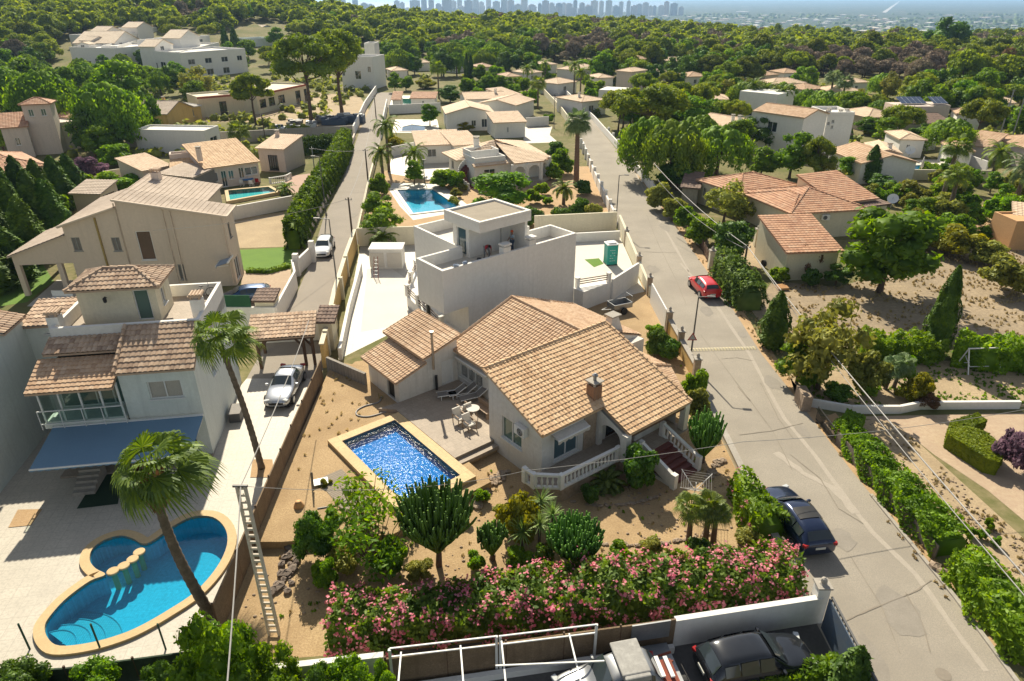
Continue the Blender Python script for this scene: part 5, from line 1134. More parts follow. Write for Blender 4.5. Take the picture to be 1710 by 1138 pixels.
for p,q in(((-4.6,17.65,2.1),(-.6,18.2,2.1)),((-.5,18.2,2.1),(3.3,18.75,2.1)),((-4.6,17.6,1.7),(-.6,18.15,1.7)),((-.5,18.15,1.7),(3.3,18.7,1.7)),((-4.7,15.9,2.12),(-.6,15.8,2.12)),((-.6,16.9,2.12),(3.4,17.1,2.12))):
 mb=MB();mb.bar(p,q,.05);mb.build('crossbar',m_wmetal,t)
for x,y in((-4.6,17.6),(-.6,18.2),(-.45,18.2),(3.3,18.75)):mb=MB();mb.bar((x,y,0),(x,y,2.1),.1);mb.build('post',m_wmetal,t)
# ---------------------------------------------------------------- houses further off
LMK=[(2,50,'white cubic house'),(-30,56,'beige house'),(-8,55,'pool terrace'),(-48,195,'right townhouse row'),(-75,190,'left townhouse row'),(-35,230,'hillside house'),(-20,210,'tall white cubic house')]
def hse(name,label,blocks,cat='house'):
 """blocks: dict(fl=(px,py), fr=(px,py), z=eave height, d=depth, ...) placed by the two front eave corners"""
 b0=blocks[0];o=P(*b0['fl'],b0['z']);t=thing(name,label,cat,(o.x,o.y,0));last=None;LMK.append((o.x,o.y,label.split(' with ')[0].split(' behind ')[0].split(' beside ')[0].split(' in front')[0].split(' between ')[0]))
 for b in blocks:
  zt=b['z'];A,B_=P(*b['fl'],zt),P(*b['fr'],zt);ang=b.get('ang')
  if ang is None:ang=math.degrees(math.atan2(B_.y-A.y,B_.x-A.x))
  F=Frame(A,ang);wd=b.get('w')or(B_-A).length;ws=[]
  for w_ in b.get('win',()):
   L_=wd if w_[0]in 'FB' else b['d'];kw=dict(glass=m_glass);kw.update(w_[5]if len(w_)>5 else{});ws.append((w_[0],w_[1]*L_,w_[2]*L_,w_[3],w_[4],kw))
  last=block(t,F,0,wd,-b['d'],0,b.get('z0',0),zt,b.get('wall',m_white),b.get('kind','hip'),b.get('pitch',.3),b.get('roof',t_pale),ws,3,b.get('ov',.3),b.get('par',0),b.get('pp',.4))
  for c in b.get('chim',()):chimney(t,F(c[0]*wd,-c[1]*b['d'],last-.6),.55,1.1,b.get('wall',m_white))
 return t,F
W2=lambda s_,*us:tuple((s_,u,u+.12,1.0,2.2)for u in us)
AV,F_=hse('arcaded_villa','cream white villa with arches, hipped pale roof and outside stair behind the turquoise pool',[dict(fl=(792,276),fr=(921,262),z=3.1,d=9.5,kind='flat',win=[('F',.12,.26,1.0,2.3),('L',.1,.2,1,2.2)]),dict(fl=(697,243),fr=(770,240),z=2.9,d=7,kind='shed',pitch=.14,win=[('F',.22,.42,1.0,2.2),('R',.3,.4,0.1,2.2)]),dict(fl=(758,243),fr=(800,240),z=2.9,d=7,kind='shed',pitch=.12)])
A=P(792,276,3.1);B=P(921,262,3.1);FA=Frame(A,math.degrees(math.atan2(B.y-A.y,B.x-A.x)));wd=(B-A).length
roof('roof',[[FA(5.2,1.9,3.15),FA(9.8,2.0,3.1),FA(11.6,.6,3.1),FA(5.6,-5.5,5.1)],[FA(11.6,.6,3.1),FA(12.4,-2,3.1),FA(12.4,-9.8,3.2),FA(5.6,-5.5,5.1)],[FA(-1,-9.8,3.1),FA(-1.2,-3.5,3.1),FA(5.6,-5.5,5.1)],[FA(12.4,-9.9,3.1),FA(-1,-9.9,3.1),FA(5.6,-5.5,5.1)],[FA(-1.2,-3.5,3.1),FA(5.2,-3.0,3.6),FA(5.6,-5.5,5.1)]],t_tan if False else t_pale,AV,3,pitch=.4)
ring=[FA(5.0,1.75),FA(7.2,2.0),FA(9.6,1.8),FA(11.4,.3)]
for i in range(3):
 L_=(ring[i+1]-ring[i]).length;mb=MB();arch_wall(mb,ring[i],ring[i+1],.5,3.05,3.05,.3,L_-.3,1.9,.75,.3);mb.build('arch',m_white,AV)
for q in ring:mb=MB();mb.lathe((q[0],q[1],.3),[(.24,0),(.2,.1),(.2,2.7)],10);mb.build('arcade_column',m_white,AV)
mb=MB();mb.prism([FA(4.8,.0),FA(5,2.0),FA(7.2,2.3),FA(9.8,2.1),FA(11.8,.4),FA(11.8,0)],0,.5);mb.build('veranda_floor',m_pavc,AV)
s=MB();[s.fbox(FA,6.6,9.2,2.2+.32*i,2.52+.32*i,0,.5-.11*i)for i in range(4)];s.build('veranda_steps',m_pavb,AV)
wallring('roof_deck_wall',T(FA,[(.2,-.2),(4.9,-.2),(4.9,-4.4),(.2,-4.4)]),3.1,3.9,.2,m_white,AV);wallring('roof_deck_wall',T(FA,[(.4,-2.2),(4.8,-2.2),(4.8,-5.0),(.4,-5.0)]),3.1,4.5,.2,m_white,AV)
chimney(AV,FA(2.8,-5.5,4.0),.8,1.6,m_white)
roof('eave_tiles',[[FA(-.3,.5,2.95),FA(5.0,.5,2.95),FA(5.0,-.15,3.2),FA(-.3,-.15,3.2)]],t_pale,AV,3,pitch=.35,amp=.07)
st=MB();n=16
for i in range(n):
 a0=R(250-9.5*i);c=FA(.6,-.8);r0,r1=1.3,2.4;a1=a0-R(9.5);q=[(c.x+r*math.cos(a),c.y+r*math.sin(a))for r,a in((r0,a0),(r1,a0),(r1,a1),(r0,a1))];st.prism(q,.2*i-.05 if i>2 else 0,.2*i+.16)
st.build('curved_staircase',m_terr,AV)
st=MB()
for i in range(n):
 a0=R(250-9.5*i);a1=a0-R(9.5);c=FA(.6,-.8);q=[(c.x+r*math.cos(a),c.y+r*math.sin(a))for r,a in((2.4,a0),(2.52,a0),(2.52,a1),(2.4,a1))];st.prism(q,0,.2*i+.9)
st.build('stair_wall',m_white,AV)
gb=dict(glass=m_glassb)
hse('glazed_bungalow','low pinkish bungalow with tan tiled roof and glazed front behind the teal pool',[dict(fl=(343,281),fr=(430,269),z=3.0,d=8.5,kind='shed',pitch=.22,roof=t_tan,wall=m_pinkw,win=[('F',.08,.2,1.0,2.2,gb),('F',.26,.36,.1,2.3),('F',.4,.5,1.0,2.2,gb),('F',.6,.7,.9,2.4),('F',.72,.97,1.2,2.3,gb)],chim=[(.0,.2)]),dict(fl=(430,247),fr=(473,249),z=3.5,d=6,kind='shed',pitch=.16,roof=t_pale,wall=m_pinkw,win=[('F',.35,.72,.2,2.5,dict(cols=4,frame=m_black))],chim=[(.1,.9)]),dict(fl=(287,281),fr=(340,277),z=2.6,d=5.5,kind='shed',pitch=.2,roof=t_tan,wall=m_pinkw,win=[('F',.3,.8,.8,2.0)]),dict(fl=(283,262),fr=(336,258),z=3.6,d=2,kind='flat',wall=m_pinkw,par=.3),dict(fl=(238,285),fr=(283,276),z=2.6,d=6,kind='shed',pitch=.16,roof=t_pale,wall=m_pinkw)])
hse('corrugated_shelter','small lean to shelter with pale corrugated roof beside the pinkish bungalow',[dict(fl=(266,290),fr=(322,296),z=2.5,d=4.5,kind='shed',pitch=.1,roof=t_grey,wall=m_shut)],'shelter')
hse('garden_shed','beige open fronted shed with sloping roof under the tall conifers',[dict(fl=(120,322),fr=(166,323),z=2.7,d=3.5,kind='shed',pitch=.2,roof=t_grey,wall=m_beige,win=[('R',.15,.85,.8,2.3,dict(glass=m_wood,cols=1))])],'shed')
t,F_=hse('long_white_annex','long low white flat roofed annex on the grey retaining wall',[dict(fl=(223,219),fr=(341,221),z=3.6,d=5,kind='flat',wall=m_white,par=.25,win=[('F',.04,.09,2.2,2.8),('R',.3,.8,1.2,2.4)])],'annex')
wall_run('retaining_wall','long grey retaining wall behind the pinkish bungalow',[P(212,246),P(400,238),P(590,228)],1.9,.3,m_conc,cap=m_conc)
wall_run('pool_wall','white wall under the raised teal pool',[P(388,368),P(490,348)],1.6,.25,m_white)
wall_run('path_wall','low sand coloured wall behind the conifer garden',[P(175,300),P(238,290)],1.2,.2,m_cream)
wall_run('lane_wall','brown lane wall beside the tall green hedge',[(-22.6,72),(-24.9,95),(-29.6,132)],.8,.25,m_pinkw)
wall_run('lane_wall','long white wall on the far left side of the lane',[(-30.2,134),(-34.5,168),(-37.5,200)],1.8,.25,m_white)
wall_run('lane_wall','low pale wall on the right side of the lane beside the palm garden',[(-16.9,72),(-20.2,97),(-23,120)],1.2,.22,m_cream)
wall_run('lane_wall','white wall on the far right side of the lane near the small pools',[(-24.5,131),(-30,172)],1.8,.22,m_white)
w_=wall_run('street_wall','white street wall with pillars beside the tall fan palm',[(12.1,77),(12.0,100),(12.4,122)],1.2,.22,m_white);posts(w_,[(12.05,78+4.4*i)for i in range(11)],.4,1.7,m_white)
wall_run('street_wall','white far street wall past the villas on the left of the street',[(12.6,128),(11.2,160),(8.2,200)],1.5,.22,m_cream)
w_=wall_run('street_wall','white pillared wall on the right of the street under the pine',[(19.2,90),(18.6,118),(17.4,150),(13.8,205)],1.2,.25,m_white);posts(w_,[(18.9-.012*(6*i),92+6*i)for i in range(8)],.4,1.6,m_white)
w_=wall_run('stone_wall','low rough stone wall under the hedge on the right of the street',[(20.1,88),(20.4,76),(20.6,69)],.8,.35,m_rock)
wall_run('villa_wall','low white wall behind the arcaded villa pool house',[P(655,262),P(735,244)],1.6,.2,m_white)
hse('tower_house','pale house with a square tower and tiled cap at the left edge',[dict(fl=(66,196),fr=(100,205),z=4.6,d=7,kind='flat',wall=m_pinkw,win=[('F',.2,.5,1.2,2.6)],),dict(fl=(34,174),fr=(82,172),z=8.2,d=3.4,kind='hip',pitch=.4,roof=t_red,wall=m_pinkw,win=[('F',.18,.36,6.2,7.3,dict(glass=m_glassg)),('F',.62,.8,6.2,7.3,dict(glass=m_glassg))]),dict(fl=(0,213),fr=(44,210),z=5.0,d=4,kind='shed',pitch=.4,roof=t_red,wall=m_pinkw,win=[('F',.4,.6,2,3.2)]),dict(fl=(82,192),fr=(118,196),z=5.0,d=6,kind='shed',pitch=.3,roof=t_red,wall=m_white,win=[('F',.4,.6,2,3.2)])])
hse('tiled_roof_house','low house with broad reddish roof below the pale tower at the left edge',[dict(fl=(-30,290),fr=(75,275),z=3,d=12,kind='hip',roof=t_red,wall=m_cream,pitch=.3)])
rd=dict(glass=m_glass,frame=m_wood)
YB,F_=hse('yellow_building_shell','long yellow building shell with red roof edge and empty windows',[dict(fl=(428,160),fr=(514,142),z=4.0,d=10,kind='flat',wall=m_cream,par=.35,win=[('F',.04,.15,1.2,3.0,rd),('F',.2,.31,1.2,3.0,rd),('F',.38,.5,1.2,3.0,rd),('F',.72,.82,.3,3.2,rd),('F',.9,.96,.3,3.2,rd)]),dict(fl=(329,165),fr=(428,157),z=4.0,d=8,kind='flat',wall=m_cream,par=.35,win=[('F',.34,.46,.2,3.0,rd)])],'building')
for fl_,fr2 in(((428,159),(514,141)),((329,164),(428,156))):
 a_,b_=P(*fl_,4.3),P(*fr2,4.3);mb=MB();d_=(b_-a_).normalized();n_=Vector((-d_.y,d_.x,0));mb.bar(a_-n_*.1+Vector((0,0,.0)),b_-n_*.1,.35,.4);mb.build('roof_edge',M('red roof edge',(.4,.12,.07),(.32,.1,.06)),YB)
hse('yellow_cottage','small ochre cottage with grey tiled roof and chimney beside the building shell',[dict(fl=(278,190),fr=(320,178),z=3.2,d=7,kind='gable_b',roof=t_grey,wall=m_yellow,pitch=.35,chim=[(.6,.5)])],'cottage')
hse('white_kiosk','small kiosk with white hipped roof in front of the ochre cottage',[dict(fl=(292,182),fr=(334,176),z=3.0,d=4,kind='hip',roof=TILE('white shingles',[(.7,.66,.6),(.62,.58,.52)]),wall=m_yellow,pitch=.3,win=[('F',.3,.7,1,2.4,dict(cols=3))])],'kiosk')
t_cream=TILE('cream roof tiles',[(.68,.56,.42),(.74,.62,.48),(.6,.48,.35)],stain=(.5,.4,.3))
def hill_house(name,label,spec,zb,wall=m_white,rm=t_cream,cat='townhouse',group=None):
 """spec: list of (fl, fr, top z over base, depth, kind, windows) standing on the slope at height zb"""
 t=None
 for i,(fl_,fr2,h,d,kind,win)in enumerate(spec):
  A_=P(*fl_,zb+h);B_=P(*fr2,zb+h);F2=Frame(A_,math.degrees(math.atan2(B_.y-A_.y,B_.x-A_.x)));wd=(B_-A_).length
  if t is None:t=thing(name,label,cat,(A_.x,A_.y,zb),group)
  ws=[(w_[0],w_[1]*(wd if w_[0]in 'FB' else d),w_[2]*(wd if w_[0]in 'FB' else d),zb+w_[3],zb+w_[4],dict(glass=m_glass,cols=w_[5]if len(w_)>5 else 2))for w_ in win]
  block(t,F2,0,wd,-d,0,zb-3,zb+h,wall,kind,.3,rm,ws,3,.3,.6 if kind=='flat' else 0,.5)
 return t
hw=[('F',.3,.42,1.5,3.8),('F',.52,.6,3,4.6),('R',.1,.2,4.5,6),('R',.35,.45,4.5,6),('R',.6,.7,4.5,6),('R',.85,.93,4.5,6),('R',.1,.2,1,2.8),('R',.35,.45,1,2.8),('R',.6,.7,1,2.8)]
hill_house('townhouse_row','left stepped white townhouse row with pale roofs at the pine wood',[((116,82),(190,84),7.5,26,'flat',hw),((152,68),(180,66),9.4,5,'gable_b',[('F',.3,.5,8,9)]),((160,62),(228,58),9.8,14,'flat',[('F',.1,.2,8.2,9.2),('F',.4,.5,8.2,9.2)]),((172,56),(208,53),11.0,6,'gable_b',[]),((215,52),(262,48),11.0,12,'flat',[('F',.1,.3,9,10.4),('F',.5,.7,9,10.4)]),((228,46),(254,44),12.4,6,'gable_b',[]),((190,72),(232,66),8.6,14,'gable_b',[('F',.2,.3,7.6,8.4),('F',.6,.7,7.6,8.4)]),((196,80),(236,68),7.9,5,'flat',[('F',.1,.3,1,3),('F',.4,.6,1,3),('F',.7,.9,1,3),('F',.1,.3,4.5,6.6),('F',.4,.6,4.5,6.6),('F',.7,.9,4.5,6.6)]),((128,74),(148,74),8.9,4,'gable_b',[('F',.3,.6,7.8,8.6)])],0)
hill_house('townhouse_row','right stepped white townhouse row with black balcony rails',[((245,88),(300,92),7.5,24,'flat',[('F',.12,.26,1,4.6),('F',.36,.52,2.4,5),('F',.66,.74,3.6,5)]+hw[2:]),((258,78),(288,74),9.4,5,'gable_b',[('F',.3,.5,8,9.2)]),((284,70),(350,62),9.2,12,'flat',[('F',.1,.2,7.8,8.8),('F',.4,.5,7.8,8.8),('F',.7,.8,7.8,8.8)]),((300,64),(332,60),10.6,6,'gable_b',[]),((300,90),(366,74),7.2,12,'flat',[('F',.05+.16*i,.13+.16*i,3.8,6.2)for i in range(6)]+[('F',.05+.16*i,.13+.16*i,.6,2.8)for i in range(6)])],0)
hill_house('hillside_house','white hillside house with blue band beside the dark cypresses',[((414,68),(458,66),7.5,12,'flat',[('F',.1,.25,4.5,6),('F',.5,.6,2,4)]),((424,52),(468,50),9,10,'gable_b',[]),((468,56),(495,54),8,8,'gable_b',[])],0,wall=m_greenw,cat='house')
hill_house('white_cubic_house','tall white cubic house behind the big umbrella pines',[((568,98),(622,99),8,9,'flat',[('F',.42,.6,2.6,4.8),('F',.82,.92,4.5,6),('F',.02,.1,3.4,5)]),((608,76),(625,76),10.4,8,'flat',[])],0,wall=m_white,cat='house')
hill_house('far_white_building','long white flat building in the woods near the top left',[((494,26),(530,25),6,12,'flat',[])],2,wall=m_white,cat='building')
hill_house('far_grey_building','grey shed roof among the trees left of the far white building',[((432,32),(470,31),4,12,'flat',[])],2,wall=m_conc,cat='building')
hse('gabled_white_villa','white villa with low gabled pale roofs between the two far pools',[dict(fl=(746,190),fr=(824,188),z=3.4,d=9,kind='gable_b',pitch=.26,win=[('F',.52,.62,.9,2.0),('F',.74,.86,.6,2.2)]),dict(fl=(800,172),fr=(860,176),z=3.4,d=10,kind='gable_b',pitch=.2),dict(fl=(826,205),fr=(877,203),z=2.9,d=7,kind='shed',pitch=.12,win=[('F',.4,.46,1,2)])])
hse('pale_roofed_house','house with three flat pale roofs and white chimney behind the gabled villa',[dict(fl=(778,166),fr=(846,164),z=3.2,d=9,kind='gable_a',pitch=.2,chim=[(.8,.4)]),dict(fl=(846,161),fr=(870,158),z=3.0,d=7,kind='shed',pitch=.15)])
hse('pool_house','small pink roofed pool house beside the small square pool',[dict(fl=(686,164),fr=(726,164),z=2.6,d=5,kind='shed',pitch=.15,roof=t_red,win=[('F',.45,.55,1,2)]),dict(fl=(655,166),fr=(668,166),z=2.4,d=4,kind='shed',roof=t_red)],'pool house')
wall_run('pool_wall','white garden wall below the small square pool',[P(650,191),P(736,187)],2.0,.25,m_white)
wall_run('terrace_wall','white wall behind the courtyard of the gabled villa',[P(878,212),P(916,210)],1.8,.22,m_white)
hse('solar_white_villa','white villa with grey solar roof to the right of the far street',[dict(fl=(972,170),fr=(1012,166),z=3.2,d=9,kind='hip',pitch=.2,win=[('F',.3,.5,.2,2.2)],chim=[(.3,.4)]),dict(fl=(1000,150),fr=(1040,152),z=3.4,d=7,kind='flat')])
far=[((932,140),(963,136),'pale roofed bungalow left of the far end of the street',t_pale),((1060,98),(1078,98),'tiny pink tower house in the woods',t_orange),((960,117),(1000,112),'tan roofed house beyond the street end',t_pale),((846,128),(870,127),'pink roofed cottage beside the far palms',t_orange),((1100,101),(1142,102),'pyramid roofed villa at the edge of the woods',t_pale),((1196,104),(1222,105),'small orange roofed house at the wood edge',t_orange),((1030,118),(1055,120),'low tan roof below the tiny pink tower',t_pale),((1290,140),(1345,138),'low wide roof behind the three date palms',t_pale),((1345,150),(1378,147),'orange roofed bungalow behind the row of palms',t_orange),((1384,152),(1440,152),'broad pale roofed house with grey awning',t_pale),((880,122),(905,120),'tan roofed cottage left of the far street end',t_pale),((690,105),(720,104),'pale arched roof behind the green grove',t_pale),((760,107),(784,104),'cream gable beside the dark far cypresses',t_pale),((1278,126),(1300,124),'small pink gabled house under the far pines',t_orange)]
far+=[((1085,122),(1118,120),'white bungalow with tan roof under the umbrella pine tops',t_pale),((1150,128),(1182,127),'orange roofed white bungalow right of the flat block',t_orange),((1215,118),(1250,117),'white bungalow with orange roof in the trees',t_orange),((1310,122),(1338,121),'low orange roof behind the date palms',t_orange),((1000,130),(1024,129),'small tan bungalow at the street corner',t_pale),((1445,168),(1478,167),'tan bungalow left of the solar roof house',t_orange),((1600,190),(1640,192),'orange roofed bungalow right of the solar roof house',t_orange),((1655,170),(1695,172),'tan roofed bungalow near the thin palms',t_pale),((1420,138),(1452,137),'pale bungalow before the wood behind the grey awning house',t_pale),((1180,165),(1215,166),'tan house roof behind the weeping grove',t_pale),((1505,232),(1545,233),'pale flat house behind the far right pool',t_pale),((1590,250),(1625,252),'low orange roof at the blue pool on the right edge',t_orange),((800,112),(826,111),'pink roof behind the dark far cypresses',t_orange),((655,118),(680,117),'white house corner beyond the far lane',t_pale),((905,108),(930,107),'low tan roof in the trees left of the far street end',t_pale)]
for a,b,lb,rm in far:hse('bungalow',lb,[dict(fl=a,fr=b,z=3.0 if 'tower' not in lb else 6,d=7,kind='hip',roof=rm,wall=m_white if 'pink' not in lb else m_pinkw,pitch=.28,win=[('F',.3,.45,1,2.1)])],'bungalow')
for a,b,lb in(((690,30),(702,30),'pale roof at the skyline left of the towers'),((735,32),(760,31),'flat tan roof on the ridge below the towers'),((782,27),(795,27),'second tan roof on the ridge below the towers'),((788,33),(806,32),'cream roof patch among the ridge pines')):
 hill_house('ridge_house',lb,[(a,b,6.5,10,'hip',[])],3.5,wall=m_cream,cat='house')
hse('white_flat_block','small white flat block beside the pyramid roofed villa',[dict(fl=(1142,108),fr=(1164,107),z=3,d=6,kind='flat')],'outbuilding')
OV,F_=hse('orange_roofed_villa','long cream villa with a big reddish L shaped roof on the right',[dict(fl=(1322,355),fr=(1400,347),z=3.1,d=8,kind='hip',roof=t_red,wall=m_cream,pitch=.3,win=[('F',.2,.33,.1,2.2),('F',.55,.78,.9,2.0)]),dict(fl=(1168,300),fr=(1236,322),z=3.0,d=9,kind='hip',roof=t_red,wall=m_cream,pitch=.3,win=[('F',.12,.2,1,2.2)]),dict(fl=(1250,318),fr=(1322,355),z=3.1,d=9,kind='hip',roof=t_red,wall=m_cream,pitch=.3,win=[('F',.5,.64,.8,2.0)]),dict(fl=(1398,338),fr=(1462,330),z=3.3,d=6.5,kind='shed',roof=t_red,wall=m_cream,pitch=.25)])
hse('brown_roofed_annex','flat brown roofed annex at the right end of the reddish villa',[dict(fl=(1396,351),fr=(1482,340),z=2.8,d=4.5,kind='shed',pitch=.06,roof=t_dark,wall=m_cream,win=[('F',.05,.2,.8,2.0)])],'annex')
hse('stone_carport','small grey carport at the left end of the reddish villa',[dict(fl=(1140,312),fr=(1166,314),z=2.4,d=6,kind='shed',pitch=.1,roof=t_dark,wall=m_conc)],'carport')
hse('cream_garage','cream garage with reddish tiled roof and bougainvillea beside the big tree',[dict(fl=(1316,420),fr=(1402,417),z=2.9,d=6.5,kind='shed',pitch=.22,roof=t_red,wall=m_cream)],'garage')
aircon('white air conditioner on the reddish roofed villa',Frame(P(1380,352,3.1),0),0,0,2.1)
hse('two_storey_white_house','two storey white house with tan roof and four chimneys on the right',[dict(fl=(1343,196),fr=(1382,189),z=6.6,d=9,kind='gable_b',roof=t_orange,pitch=.25,win=[('L',.3,.5,3.6,5.2)]),dict(fl=(1382,193),fr=(1427,193),z=6.2,d=7,kind='flat',par=.5,win=[('F',.05,.15,4.6,5.2),('F',.2,.3,4.9,5.5),('F',.2,.3,4.0,4.6)],chim=[(.05,.1),(.3,.4),(.6,.2),(.9,.3)])])
hse('veranda_roof','dark tiled veranda roof on the two storey white house',[dict(fl=(1362,224),fr=(1420,224),z=3.0,d=2,kind='shed',roof=t_dark,pitch=.3)],'veranda')
hse('small_white_house','small white gabled house with orange roof left of the dark cypress',[dict(fl=(1386,250),fr=(1440,272),z=3.0,d=8,kind='gable_a',roof=t_orange,pitch=.25,win=[('F',.2,.3,1,2)]),dict(fl=(1462,254),fr=(1504,256),z=3.3,d=7,kind='gable_b',roof=t_pale,pitch=.25,win=[('F',.3,.6,.8,2.0)],chim=[(.6,.2)])])
hse('pale_gabled_house','white house with old tan roof and two chimneys above the weeping tree',[dict(fl=(1160,204),fr=(1218,214),z=3.2,d=9,kind='gable_a',roof=t_pale,pitch=.25,chim=[(.8,.3),(.98,.3)])])
hse('terraced_white_house','white house with green terrace behind the three date palms',[dict(fl=(1236,152),fr=(1300,158),z=5.8,d=8,kind='flat',win=[('F',.1,.4,1,2.4),('F',.6,.8,1,2.4)]),dict(fl=(1250,180),fr=(1296,182),z=2.6,d=3,kind='flat')])
SH,F_=hse('solar_roof_house','salmon house with dark solar panels on its flat roof',[dict(fl=(1503,178),fr=(1560,178),z=4.6,d=6,kind='flat',wall=m_pinkw,win=[('F',.3,.38,2.6,3.6),('F',.6,.68,2.6,3.6)]),dict(fl=(1560,176),fr=(1588,176),z=4.6,d=5,kind='flat',wall=m_pinkw),dict(fl=(1450,196),fr=(1500,194),z=2.8,d=9,kind='hip',roof=t_pale,wall=m_pinkw),dict(fl=(1500,206),fr=(1590,206),z=2.6,d=6,kind='shed',roof=t_dark,pitch=.15,wall=m_pinkw)])
for x0,x1 in((1506,1548),(1560,1584)):
 a_,b_=P(x0,173,4.9),P(x1,173,4.9);mb=MB();mb.quad(a_,b_,b_+Vector((0,3,.9)),a_+Vector((0,3,.9)));mb.quad(a_-Vector((0,0,.06)),b_-Vector((0,0,.06)),b_+Vector((0,3,.84)),a_+Vector((0,3,.84)));mb.build('solar_panel',GRIDM('solar cells',(.03,.05,.10),(.4,.42,.45),1.0,5,.15,0,.05),SH)
hse('orange_roofed_bungalow','salmon bungalow with orange roof at the right edge by the blue pool',[dict(fl=(1655,228),fr=(1712,246),z=3.2,d=9,kind='hip',roof=t_orange,wall=m_pinkw,pitch=.25,chim=[(.4,.5)]),dict(fl=(1612,240),fr=(1652,246),z=2.6,d=5,kind='shed',roof=t_orange,wall=m_pinkw)])
hse('salmon_outbuilding','salmon orange outbuilding with tiled lean-to at the right edge',[dict(fl=(1660,356),fr=(1698,372),z=3.0,d=5,kind='flat',wall=m_orangew,par=.15),dict(fl=(1697,372),fr=(1730,376),z=2.6,d=5,kind='shed',roof=t_pale,wall=m_orangew,pitch=.2)],'outbuilding')
wall_run('garden_wall','white terrace wall behind the far right pool with a satellite dish',[P(1505,256),P(1560,250)],1.9,.22,m_white)
wall_run('garden_wall','long low wall below the white terrace of the far right pool',[P(1462,300),P(1650,302)],1.5,.22,m_cream)
wall_run('garden_wall','sloping pale wall running down to the right from the far right pool',[P(1592,268),P(1646,288)],1.6,.22,m_white)
wall_run('garden_wall','curved white wall along the top of the stamped drive',[P(1350,678),P(1420,690),P(1500,690),P(1535,683),P(1700,682)],.55,.22,m_white)
wall_run('stone_pillar_wall','rough brown stone pillar at the mouth of the stamped drive',[P(1333,668),P(1345,688)],1.1,.6,m_rock,cat='pillar')
t=thing('drive_gate','thin black sliding gate across the stamped drive beside the kerb','gate',(P(1362,700)).xyz);mb=MB();a_,b_=P(1362,702),P(1388,738);mb.bar(a_+Vector((0,0,.1)),b_+Vector((0,0,.1)),.05);mb.bar(a_+Vector((0,0,1.0)),b_+Vector((0,0,1.0)),.05);[mb.bar(a_.lerp(b_,i/18)+Vector((0,0,.1)),a_.lerp(b_,i/18)+Vector((0,0,1)),.025)for i in range(19)];mb.build('gate_bars',m_black,t)
for lb,pts in(('brown shade cloth fence along the street below the long right hedge',[(1395,740),(1480,842),(1560,935)]),('brown shade cloth fence at the lower right along the street',[(1600,965),(1700,1085),(1740,1130)])):
 reedfence(lb,[P(*q)for q in pts],.85,M('grey brown shade cloth',(.2,.165,.14),(.15,.125,.1),s=2,s2=16,rough=.95))
mb=MB();
for q in((1380,715),(1384,722),(1390,728),(1560,950),(1572,960)):p_=P(*q);mb.ball((p_.x,p_.y,.15),.28,7,(1,1,.8),.2)
tag(mb.build('edging_stones',m_rock),'loose pale stones at the drive mouth below the cloth fence','stones',kind='stuff')
# ---------------------------------------------------------------- trees and plants
PROTO={}
def proto(kind):
 """mesh data of a kind, several variants"""
 if kind in PROTO:return PROTO[kind]
 K={'pine':lambda i:(make_pine(i,8,4.2),(8,4.2),m_bark),'pined':lambda i:(make_pine(i,8,3.8,.6,36,95,.28,f_pined,.3),(8,3.8),m_bark),'round':lambda i:(make_round(i,6,2.8,f_broad),(6,2.8),m_bark),'dark':lambda i:(make_round(i,6,2.8,f_ficus),(6,2.8),m_bark),'olive':lambda i:(make_round(i,5,2.5,f_olive,n=22,per=80,core=.55),(5,2.5),m_bark),'weep':lambda i:(make_weep(8,4),(8,4),m_bark),'cyp':lambda i:(make_cypress(6,.85),(6,.85),m_bark),'bush':lambda i:(make_round(i,2,1.2,f_hedge,n=16,per=260,size=.15,trunk=False,zc=.48,sqz=.46),(2,1.2),m_bark),'bushd':lambda i:(make_round(i,2,1.2,f_ficus,n=16,per=260,size=.14,trunk=False,zc=.48,sqz=.46),(2,1.2),m_bark),'busho':lambda i:(make_round(i,2,1.2,f_olive,n=16,per=230,size=.14,trunk=False,zc=.48,sqz=.46,core=.6),(2,1.2),m_bark),'bushy':lambda i:(make_round(i,2,1.2,f_yel,n=16,per=230,size=.14,trunk=False,zc=.48,sqz=.46,core=.6),(2,1.2),m_bark),'bushp':lambda i:(make_round(i,2,1.2,f_purp,n=16,per=230,size=.13,trunk=False,zc=.48,sqz=.46,core=.6),(2,1.2),m_bark),'fine':lambda i:(make_round(i,4,2.2,f_hedge,n=30,per=420,size=.13,trunk=False,zc=.48,sqz=.48,rc=(.5,.85)),(4,2.2),m_bark),'fined':lambda i:(make_round(i,4,2.2,f_ficus,n=30,per=420,size=.13,trunk=False,zc=.48,sqz=.48,rc=(.5,.85)),(4,2.2),m_bark),'bushr':lambda i:(make_round(i,2,1.2,f_rust,n=16,per=230,size=.13,trunk=False,zc=.48,sqz=.46,core=.5),(2,1.2),m_bark)}
 n={'weep':2,'cyp':3}.get(kind,3);PROTO[kind]=[]
 for i in range(n):
  (me,tb),dim,bk=K[kind](i);tm=None
  if tb is not None:
   tm=bpy.data.meshes.new('trunk');tm.from_pydata([tuple(v)for v in tb.v],[],tb.f);tm.materials.append(bk);tm.update()
  PROTO[kind].append((me,tm,dim))
 return PROTO[kind]
NAMES=dict(pine=('pine_tree','tree'),pined=('pine_tree','tree'),round=('leafy_tree','tree'),dark=('dark_leafy_tree','tree'),olive=('olive_tree','tree'),weep=('pepper_tree','tree'),cyp=('cypress','tree'),bush=('bush','shrub'),bushd=('bush','shrub'),busho=('bush','shrub'),bushy=('bush','shrub'),fine=('leafy_bush','shrub'),fined=('leafy_bush','shrub'),bushp=('bougainvillea','shrub'),bushr=('bougainvillea','shrub'))
